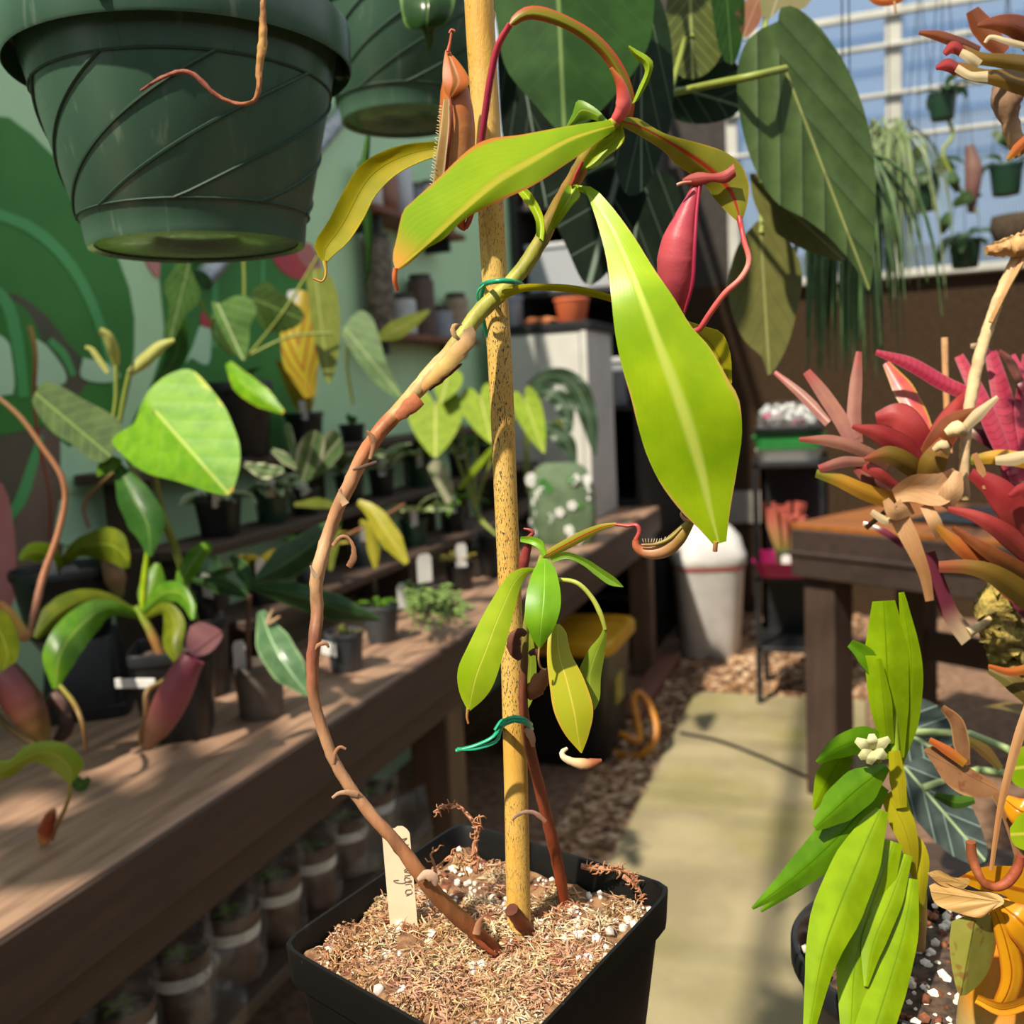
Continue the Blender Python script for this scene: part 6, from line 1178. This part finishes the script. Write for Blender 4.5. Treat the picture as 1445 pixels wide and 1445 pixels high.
t = thing('bromeliad', 'coral and tan bromeliad rosette on the hanging branch', 'bromeliad', P(1308, 690, .72))
h = .72
L(t, B_peach, [(1170, 596), (1130, 556), (1093, 525)], [8, 7, 3], [.74, .76, .78]); L(t, B_peach, [(1203, 622), (1185, 590), (1160, 553), (1138, 524)], [11, 11, 10, 6], [.73, .74, .75]); L(t, B_peach, [(1207, 625), (1205, 585), (1208, 540), (1212, 496)], [11, 10, 9, 4], [.73, .74, .75])
L(t, B_pink, [(1366, 556), (1330, 540), (1285, 514), (1236, 497)], [10, 11, 10, 4], [.73, .74, .75]); L(t, B_coral, [(1312, 625), (1300, 595), (1278, 555), (1250, 512)], [9, 14, 15, 5], [.74, .76, .78])
L(t, B_red, [(1308, 650), (1292, 612), (1268, 588), (1236, 590)], [9, 20, 22, 8], [.715, .71, .72]); L(t, B_red, [(1305, 662), (1275, 632), (1240, 612), (1203, 602)], [9, 18, 14, 3], [.71, .695, .69])
L(t, B_red, [(1300, 668), (1318, 622), (1342, 586), (1366, 556)], [8, 13, 14, 8], [.715, .72, .73]); L(t, B_brown, [(1308, 690), (1318, 640), (1345, 598), (1380, 577)], [12, 20, 18, 3], [.71, .705, .71])
L(t, B_olive, [(1300, 680), (1285, 658), (1255, 642), (1220, 648)], [10, 15, 13, 3], [.705, .69, .685]); L(t, B_peach, [(1255, 655), (1210, 633), (1170, 622), (1128, 620)], [9, 9, 9, 3], [.70, .69, .69])
L(t, B_yel, [(1262, 708), (1220, 694), (1185, 678), (1152, 668)], [12, 12, 10, 6], [.705, .69, .685]); L(t, B_red, [(1270, 690), (1235, 665), (1205, 650)], [6, 9, 6], [.70, .69, .69]); L(t, B_peach, [(1225, 652), (1190, 652), (1156, 662)], [6, 8, 6], [.69, .685, .685]); L(t, B_peach, [(1255, 700), (1232, 682), (1208, 660)], [8, 11, 6], [.71, .70, .70])
L(t, B_olive, [(1306, 690), (1316, 655), (1335, 622)], [14, 20, 10], [.70, .69, .695]); L(t, B_tan, [(1262, 700), (1290, 690), (1325, 690), (1352, 668)], [10, 20, 24, 10], [.70, .69, .70], fold=-.4); L(t, B_tan, [(1330, 715), (1345, 690), (1352, 665)], [14, 16, 6], [.69, .685, .69]); L(t, B_tan, [(1285, 712), (1262, 722), (1250, 705)], [14, 12, 5], [.70, .69, .69])
L(t, B_tan, [(1262, 716), (1285, 762), (1304, 808), (1312, 848)], [14, 13, 9, 6], [.70, .695, .70]); L(t, B_tan, [(1305, 712), (1318, 735), (1330, 760)], [8, 10, 8], [.69, .685, .69]); L(t, B_purple, [(1310, 780), (1322, 820), (1342, 868), (1368, 902)], [10, 12, 12, 14], [.72, .72, .72]); tubeo('dried_root', px([(1366, 892, .72), (1385, 882, .72), (1398, 872, .72)]), [.004, .0035, .002], M_branch, t, cols=['d8c094', 'c8a878'])
L(t, B_cream, [(1230, 722), (1250, 735), (1262, 730)], [4, 6, 3], [.70, .70, .70]); L(t, B_purple, [(1275, 770), (1250, 752), (1218, 738)], [5, 5, 3], [.75, .75, .76]); L(t, B_cream, [(1355, 612), (1375, 590), (1408, 560)], [6, 9, 3], [.69, .685, .685]); tubeo('dried_curl', px([(1335, 612, .69), (1350, 605, .688), (1362, 612, .69)]), [.003, .006, .003], M_branch, t, cols=['e0c898', 'd8b888'], n=8); tubeo('dried_curl', px([(1318, 635, .685), (1330, 628, .682), (1338, 640, .685)]), [.002, .004, .002], M_branch, t, cols=['e0c898', 'd8b888'], n=8)
for q in ([(1270, 705), (1240, 730), (1222, 745)],): tubeo('dried_root', px([(x, y, .72) for x, y in q]), .002, M_branch, t, cols=['5a4030', '6a5038'])

t = thing('bromeliad', 'deep red bromeliad rosette low on the hanging branch', 'bromeliad', P(1440, 760, .70))
L(t, B_red, [(1465, 790), (1440, 735), (1405, 690), (1370, 668)], [20, 26, 22, 8], [.70, .68, .68]); L(t, B_red, [(1460, 790), (1415, 750), (1375, 728), (1338, 718)], [14, 16, 10, 4], [.69, .67, .67]); L(t, B_brown, [(1460, 815), (1400, 782), (1345, 745)], [12, 11, 4], [.69, .67, .67]); L(t, B_or, [(1405, 808), (1375, 788), (1348, 766), (1322, 742)], [8, 11, 10, 4], [.68, .67, .67]); L(t, B_olive, [(1460, 850), (1405, 812), (1365, 800), (1325, 800)], [18, 16, 11, 8], [.68, .66, .66]); L(t, B_yel, [(1460, 652), (1410, 645), (1368, 650)], [11, 11, 6], [.71, .71, .72]); L(t, B_red, [(1470, 700), (1445, 690), (1425, 700)], [10, 10, 4], [.67, .67, .67]); L(t, B_brown, [(1450, 850), (1430, 835), (1400, 815)], [12, 14, 8], [.70, .70, .70]); L(t, B_purple, [(1470, 880), (1445, 850), (1420, 815)], [12, 16, 8], [.72, .72, .72]); L(t, B_tan, [(1375, 640), (1385, 665), (1390, 690)], [4, 6, 3], [.68, .68, .68]); L(t, B_cream, [(1460, 640), (1430, 648), (1405, 650)], [6, 10, 6], [.69, .69, .69])
t = thing('bromeliad', 'magenta banded bromeliad rosette behind the cream branch', 'bromeliad', P(1440, 690, .80))
for mid, wd in (([(1425, 660), (1400, 600), (1375, 545), (1353, 502)], [10, 13, 12, 7]), ([(1440, 680), (1428, 620), (1412, 550), (1398, 496)], [14, 16, 15, 9]), ([(1430, 670), (1410, 620), (1385, 590), (1362, 575)], [7, 9, 9, 4]), ([(1450, 650), (1442, 580), (1448, 500)], [8, 11, 5]), ([(1460, 740), (1435, 700), (1415, 640)], [14, 14, 8]), ([(1455, 560), (1440, 530), (1430, 500)], [8, 9, 3])): L(t, B_pink, mid, wd, [.79, .80, .82])
L(t, B_purple, [(1420, 640), (1385, 615), (1352, 608)], [8, 10, 3], [.82, .82, .83]); L(t, B_purple, [(1395, 500), (1385, 490), (1370, 488)], [6, 7, 3], [.80, .80, .80]); L(t, B_peach, [(1440, 540), (1425, 510), (1410, 495)], [6, 7, 3], .78)
for i in range(5): q = P(1445, 690, .80); tubeo('dried_root', [q, P(1430-6*i, 700+14*i, .79)], .0012, M_branch, t, cols=['b09070', 'a07a58'], n=5)
t = thing('bromeliad', 'rusty brown bromeliad with cream scars hanging above the other bromeliads', 'bromeliad', P(1440, 130, .68))
h = .68
L(t, B_brown, [(1470, 62), (1440, 40), (1410, 33), (1380, 36)], [26, 20, 13, 3], [.66, .65, .65]); L(t, B_brown, [(1418, 74), (1402, 58), (1384, 34), (1372, 14)], [10, 16, 17, 10], [.70, .70, .70]); L(t, B_brown, [(1382, 72), (1352, 60), (1322, 50), (1297, 46)], [7, 9, 8, 3], [.70, .69, .69]); L(t, B_olive, [(1460, 92), (1415, 86), (1380, 82), (1352, 70), (1334, 72)], [13, 12, 9, 10, 4], [.68, .67, .67]); L(t, B_olive, [(1465, 125), (1420, 112), (1380, 106), (1348, 96), (1322, 95)], [16, 16, 10, 11, 3], [.67, .66, .66])
L(t, B_red, [(1360, 76), (1346, 66), (1333, 76)], [7, 9, 4], [.663, .66, .66]); L(t, B_red, [(1352, 100), (1338, 92), (1321, 96)], [8, 10, 3], [.653, .65, .65]); L(t, B_cream, [(1382, 92), (1366, 80), (1356, 74)], [8, 8, 6], [.662, .66, .66]); L(t, B_cream, [(1394, 108), (1370, 107), (1350, 96)], [8, 6, 6], [.652, .65, .65]); L(t, B_cream, [(1450, 66), (1420, 58), (1398, 52), (1390, 60)], [5, 5, 4, 2], [.655, .65, .65])
tubeo('dried_base', px([(1425, 120, .69), (1420, 145, .69), (1425, 170, .69), (1432, 195, .69), (1445, 215, .69)]), pxr([(1420, 150, .69)]*5, [46, 40, 24, 24, 26]), M_branch, t, cols=['8a6a58', '9a7a60', 'b08a68', 'c09a70', 'b08050'], n=14, jitter=.08); L(t, B_or, [(1450, 195), (1435, 210), (1422, 225)], [6, 7, 3], [.68, .68, .68])
t = thing('dried_leaf', 'curled dry brown leaf dangling above the glazing', 'leaf', P(1250, 0, .9)); L(t, B_or, [(1215, -20), (1240, 0), (1270, -5), (1285, -25)], [4, 8, 8, 3], .9); tubeo('stalk', px([(1262, 2, .9), (1264, 18, .9)]), .001, M_branch, t, cols=['c09a70', 'b08a60']); tubeo('thread', px([(1255, -2, .9), (1260, -150, .9), (1265, -400, .9)]), .0008, M_branch, t, cols=['b09070', 'b09070'])

# ================================================================== RIGHT SIDE BENCH: ORCHID, ALOCASIA, PITCHER PLANT
h = .60; oc = P(1315, 1345, h); orz = P(1118, 1348, h)[2]; orr = 192*ppm(1300, 1345, h); obz = orz-.125
t = thing('potting_bench', 'low brown slatted bench carrying the orchid pot', 'bench', (oc[0]+.2, oc[1]+.15, 0))
for i in range(5): build('slat', *box(oc[0]-.03, oc[0]+.62, oc[1]-.10+.11*i, oc[1]+.105-.10+.11*i-.01, obz-.024, obz-.001, .003), M_bench, t, smooth=False)
for x_ in (oc[0]-.02, oc[0]+.55):
    for y_ in (oc[1]-.09, oc[1]+.40): build('leg', *box(x_, x_+.05, y_, y_+.05, 0, obz-.024, .003), M_bench, t, smooth=False)
t = thing('potted_orchid', 'orchid with arching lime green leaves and a cream flower in a round black pot', 'potted plant', (oc[0], oc[1], obz))
pot_part(t, (oc[0], oc[1], obz), orr, orr*.8, orz-obz, M_black, n=64)
ps = []; bs = []
for i in range(800):
    a = nrg.uniform(0, 6.28); r = orr*.9*math.sqrt(nrg.random()); c_ = np.array([oc[0]+math.cos(a)*r, oc[1]+math.sin(a)*r, orz-.016+nrg.uniform(0, .006)]); (ps if nrg.random() < .55 else bs).append(blob(c_, nrg.choice([.0016, .0024, .0036]), seed=i, jit=.15))
build('perlite', *join(ps), MATS['perlite'], t)['kind'] = 'stuff'; build('bark_flakes', *join(bs), MATS['bark_flake'], t)['kind'] = 'stuff'
LO = leafmat('orchid_lime', '7f9f0a', '99b816', rib='6f920c', ribw=.05, vein='a8c428', nv=1, vs=0, rough=.3, trans=.35, bump=.08); LO2 = leafmat('orchid_green', '578610', '70a01a', rib='4c7a10', ribw=.05, rough=.28, trans=.3, bump=.08); LO3 = leafmat('orchid_yellow', 'b0aa1c', 'c0b428', rib='a09a20', ribw=.05, rough=.35, trans=.35, bump=.08)
sx_ = [(1290, 1400, .62), (1296, 1330, .615), (1298, 1260, .61), (1288, 1190, .605), (1270, 1120, .60), (1262, 1050, .60), (1260, 960, .60), (1258, 900, .60)]
tubeo('stem', px(sx_), pxr(sx_, [22, 20, 18, 16, 18, 14, 10, 6]), M_stem, t, cols=['b0885c', 'c09a5c', 'c0a83c', 'b0ac34', '9aa830', '93ac2c', '93b030', '93b030'], n=12, jitter=.05)
L(t, LO, [(1262, 1070), (1254, 980), (1250, 900), (1247, 848)], [14, 28, 32, 16], [.60, .595, .60]); L(t, LO, [(1264, 1080), (1280, 1000), (1286, 930), (1276, 860), (1272, 836)], [10, 20, 18, 11, 4], [.605, .60, .60]); L(t, LO2, [(1258, 975), (1236, 945), (1218, 922), (1200, 908)], [5, 12, 13, 6], [.605, .60, .60], fold=-.4); L(t, LO, [(1252, 1050), (1246, 980), (1240, 930)], [10, 12, 4], [.595, .59, .59])
L(t, LO2, [(1258, 1052), (1220, 1044), (1182, 1056), (1153, 1076)], [6, 20, 16, 3], [.60, .59, .58]); L(t, LO, [(1192, 1062), (1170, 1098), (1148, 1142)], [16, 20, 3], [.60, .60, .60]); L(t, LO2, [(1252, 1082), (1212, 1112), (1172, 1148), (1150, 1168)], [6, 28, 26, 6], [.588, .57, .56]); L(t, LO2, [(1245, 1108), (1195, 1168), (1130, 1230), (1062, 1282)], [12, 34, 22, 2], [.59, .565, .545]); L(t, LO2, [(1230, 1130), (1180, 1195), (1120, 1250), (1074, 1286)], [8, 20, 12, 2], [.60, .58, .565])
L(t, LO, [(1243, 1142), (1215, 1205), (1182, 1285), (1160, 1350), (1142, 1450)], [12, 34, 36, 20, 9], [.585, .55, .52, .50]); L(t, LO, [(1262, 1188), (1232, 1272), (1208, 1352), (1200, 1460)], [12, 30, 26, 14], [.585, .55, .51]); L(t, LO, [(1280, 1206), (1256, 1272), (1232, 1332), (1222, 1392)], [8, 18, 18, 3], [.588, .555, .53]); L(t, LO, [(1288, 1240), (1276, 1312), (1256, 1382), (1228, 1470)], [8, 22, 28, 28], [.58, .545, .505])
L(t, LO3, [(1252, 1120), (1275, 1165), (1286, 1205), (1290, 1240)], [10, 18, 12, 3], [.595, .59, .595]); L(t, LO3, [(1286, 1178), (1298, 1200), (1300, 1245), (1296, 1300)], [6, 12, 8, 4], [.60, .595, .60]); L(t, LO3, [(1262, 1060), (1268, 1110), (1272, 1140)], [8, 12, 8], [.592, .59, .59])
fl = thing if False else None
fc = (1232, 1058); M_pet = leafmat('petal', 'd9d698', 'e2e0ae', rough=.45, trans=.3)
fo = tubeo('flower', px([(1240, 1075, .585), (1234, 1060, .58)]), .002, MATS['petiole'], t)
for a in (-95, -35, 30, 105, 150, 210): d = (math.cos(math.radians(a)), math.sin(math.radians(a))); leafp(fo, M_pet, [(fc[0], fc[1]), (fc[0]+d[0]*12, fc[1]+d[1]*12), (fc[0]+d[0]*(26+5*math.sin(a)), fc[1]+d[1]*(26+5*math.sin(a)))], [3, 9, 4], [.578, .572, .574], nv=8, nu=5, name='petal', fold=.3)
# silver alocasia
LS = leafmat('alocasia_silver', '2c3835', '3c4a45', rib='a2b888', ribw=.06, vein='7f9488', nv=4, slant=.45, vs=.9, vw=.09, quilt=1.0, rough=.6, trans=.12, bump=.6)
pc = np.array([oc[0]+.19, oc[1]+.22, obz]); t = thing('potted_alocasia', 'alocasia with silvery grey veined leaves behind the orchid', 'potted plant', pc); pot_part(t, pc, .055, .045, .10, M_black)
leafr(t, LS, [(1268, 1000), (1298, 985), (1335, 1005), (1348, 1040), (1335, 1078), (1300, 1090), (1270, 1070)], (1278, 1033), (1345, 1072), .86, tilt=(-.2, -.4), n=36, ripple=.03); leafr(t, LS, [(1272, 1085), (1298, 1068), (1332, 1085), (1356, 1118), (1378, 1152), (1394, 1205), (1376, 1220), (1340, 1205), (1308, 1175), (1282, 1140)], (1302, 1112), (1388, 1212), .82, tilt=(-.2, -.4), n=44, ripple=.03)
for a_ in ((1278, 1033, .86), (1302, 1112, .82)): q = P(*a_); tubeo('petiole', [pc+np.array([0, 0, .09]), (pc+q)/2+np.array([-.02, .03, .08]), q], .0035, plain('petiole_silver', '90a468', 'a0b078', rough=.5, bump=0), t)
# leafy filler pots
LM_fil = leafmat('filler_green', '3f6a22', '557f2c', rib='7f9f48', rough=.4, trans=.3); LM_fil2 = leafmat('filler_olive', '6a6230', '7a5a34', rib='8a7a48', rough=.45, trans=.3)
for i, (dx, dy, lm, lb) in enumerate(((.36, .16, LM_fil, 'bushy green plant in a black pot behind the orange pitcher'), (.22, .40, LM_fil2, 'olive brown leaved plant in a black pot behind the silvery alocasia'), (.50, .40, LM_fil, 'leafy green plant in a black pot at the far corner of the slatted bench'))):
    pc = np.array([oc[0]+dx, oc[1]+dy, obz]); t = thing('potted_plant', lb, 'potted plant', pc); pot_part(t, pc, .05, .04, .09, M_black, n=28); g = random.Random(40+i)
    for q in range(16): leafw(t, lm, pc+np.array([0, 0, .085]), g.uniform(0, 6.28), g.uniform(.09, .2), g.uniform(.03, .045), g.uniform(.6, 1.4), g.uniform(.6, 1.5), prof='oval', pet=.3, nv=9)
# orange pitcher plant at the right
pc = np.array([oc[0]+.135, oc[1]-.02, obz]); h = .53
t = thing('potted_pitcher_plant', 'pitcher plant with a yellow orange pitcher and ruffled cream lid beside the orchid', 'potted plant', pc)
pot_part(t, pc, .045, .038, .05, M_black, n=28)
pp = [(1425, 1560, h), (1420, 1500, h), (1416, 1440, h), (1418, 1390, h), (1428, 1330, h), (1440, 1285, h)]
po = tubeo('pitcher', px(pp), pxr(pp, [60, 110, 124, 108, 84, 66]), M_pit_o, t, cols=['8a8a50', 'a09a68', 'b0a468', 'c8801c', 'd07a1c', 'd8901c'], n=28, segs=40, open_end=.03)
LP_or = leafmat('pitcher_yellow', 'c98a14', 'd69a1c', rib='a85c14', ribw=.1, edge='b0641c', ew=.7, rough=.25, trans=.25); LP_gr = leafmat('pitcher_green', '8a8a34', '9a9848', edge='b07a34', ew=.85, rough=.4, trans=.25, spots='8a7034'); LP_lid = leafmat('pitcher_lid', 'cfa662', 'd8b478', edge='b8844a', ew=.8, rough=.5, trans=.35, vein='b08a4c', nv=4, vs=.4)
leafr(po, LP_gr, [(1343, 1300), (1372, 1290), (1402, 1294), (1406, 1330), (1394, 1372), (1372, 1398), (1354, 1404), (1344, 1370), (1340, 1330)], (1375, 1296), (1355, 1402), h-.05, cup=.6, n=36, name='side_flap')
L(po, LP_or, [(1404, 1285), (1420, 1330), (1428, 1380), (1410, 1420), (1380, 1412)], [8, 14, 16, 14, 6], [h-.045, h-.05, h-.055], name='lip', nv=22); L(po, LP_or, [(1410, 1275), (1440, 1300), (1470, 1330)], [8, 26, 30], [h-.04, h-.05, h-.05], name='lip'); L(po, LP_or, [(1378, 1410), (1415, 1425), (1460, 1412)], [6, 9, 9], [h-.06, h-.065, h-.065], fold=-.4, name='lip')
leafr(po, LP_lid, [(1311, 1250), (1328, 1244), (1358, 1255), (1405, 1261), (1417, 1274), (1398, 1285), (1383, 1295), (1350, 1288), (1320, 1275)], (1412, 1272), (1313, 1258), h-.055, tilt=(-.3, -.2), n=40, rings=4, ripple=.06, name='lid'); leafr(po, LP_lid, [(1308, 1232), (1325, 1228), (1345, 1238), (1368, 1240), (1360, 1254), (1330, 1250)], (1364, 1248), (1309, 1232), h-.045, n=26, rings=3, ripple=.08, name='lid_fold')
tubeo('spur', px([(1370, 1188, h-.045), (1372, 1210, h-.045), (1384, 1240, h-.05), (1400, 1252, h-.05), (1420, 1246, h-.05), (1436, 1225, h-.05), (1440, 1208, h-.05)]), pxr([(1390, 1240, h)]*7, [12, 14, 11, 10, 13, 14, 10]), colmat('spur', .6, 200, .5, .4), po, cols=['8a4a2a', '94502c', '9a4c2c', '8a3c24'], n=10)
leafr(po, LP_or, [(1350, 1240), (1380, 1225), (1420, 1222), (1460, 1230), (1460, 1300), (1420, 1265), (1380, 1255)], (1400, 1245), (1460, 1260), h-.02, n=28, rings=3, name='inner_lip')
LB = leafmat('brown_leaf', 'a87a52', '8f6444', edge='c09a68', ew=.8, rough=.5, trans=.3, spots='8a5a3c')
leafr(t, LB, [(1303, 1058), (1318, 1053), (1345, 1070), (1380, 1090), (1404, 1105), (1408, 1120), (1385, 1126), (1355, 1120), (1332, 1102), (1318, 1080)], (1404, 1112), (1305, 1060), .60, tilt=(.2, -.3), n=40, rings=4, label='tan speckled leaf'); L(t, B_or, [(1312, 1044), (1338, 1060), (1362, 1078)], [4, 7, 6], .595); L(t, LB, [(1405, 1120), (1425, 1160), (1440, 1215)], [6, 8, 6], .59)
L(t, LB, [(1330, 998), (1350, 1020), (1358, 1055), (1365, 1080)], [4, 10, 12, 4], [.66, .66, .66]); L(t, LM_fil2, [(1360, 1040), (1390, 1060), (1412, 1085)], [4, 9, 5], [.68, .68, .68]); L(t, LP_or, [(1418, 1128), (1440, 1145), (1470, 1155)], [8, 22, 24], [.58, .57, .57]); leafr(t, LM_lime, [(1425, 1168), (1445, 1146), (1480, 1150), (1480, 1205), (1445, 1200), (1428, 1188)], (1480, 1175), (1426, 1178), .55, n=28, rings=3)
L(t, LM_fil2, [(1395, 945), (1425, 960), (1460, 990)], [5, 13, 12], [.66, .65, .65]); L(t, B_or, [(1395, 940), (1425, 948), (1460, 942)], [3, 6, 8], [.64, .64, .64]); leafr(t, LM_lime, [(1425, 1060), (1470, 1050), (1470, 1110), (1430, 1105)], (1470, 1080), (1426, 1085), .68, n=24, rings=3)
L(t, LM_fil, [(1375, 1128), (1350, 1132), (1320, 1122)], [6, 10, 4], [.66, .66, .66]); tubeo('stem', [pc+np.array([0, 0, .045]), P(1450, 1250, .6), P(1460, 1150, .6), P(1465, 1020, .65)], .005, M_stem, t, cols=['6a4a30', '7a6a34', '6a7a34'])
L(t, B_tan, [(1462, 970), (1435, 1050), (1414, 1130), (1404, 1190), (1399, 1228)], [7, 8, 6, 4, 3], [.50, .50, .50, .50], label='dry tan strap leaf')

# unseen leafy basket, added above the picture to dapple the bench end with shade
b5, c5 = basket('unseen dark green hanging basket added to shade the near bench end', -1.28, -0.05, 2.12, .12, .15, .2, 0)
t = thing('trailing_plant', 'leafy plant in the unseen basket added to shade the bench', 'plant', c5)
for i in range(16): leafw(t, LM_hang, c5+np.array([math.cos(i*.7)*0.03, math.sin(i*.7)*0.03, 0]), i*0.7+0.3, rng.uniform(0.24, 0.42), 0.08, 1.2-0.2*(i % 3), 1.4, nv=10)
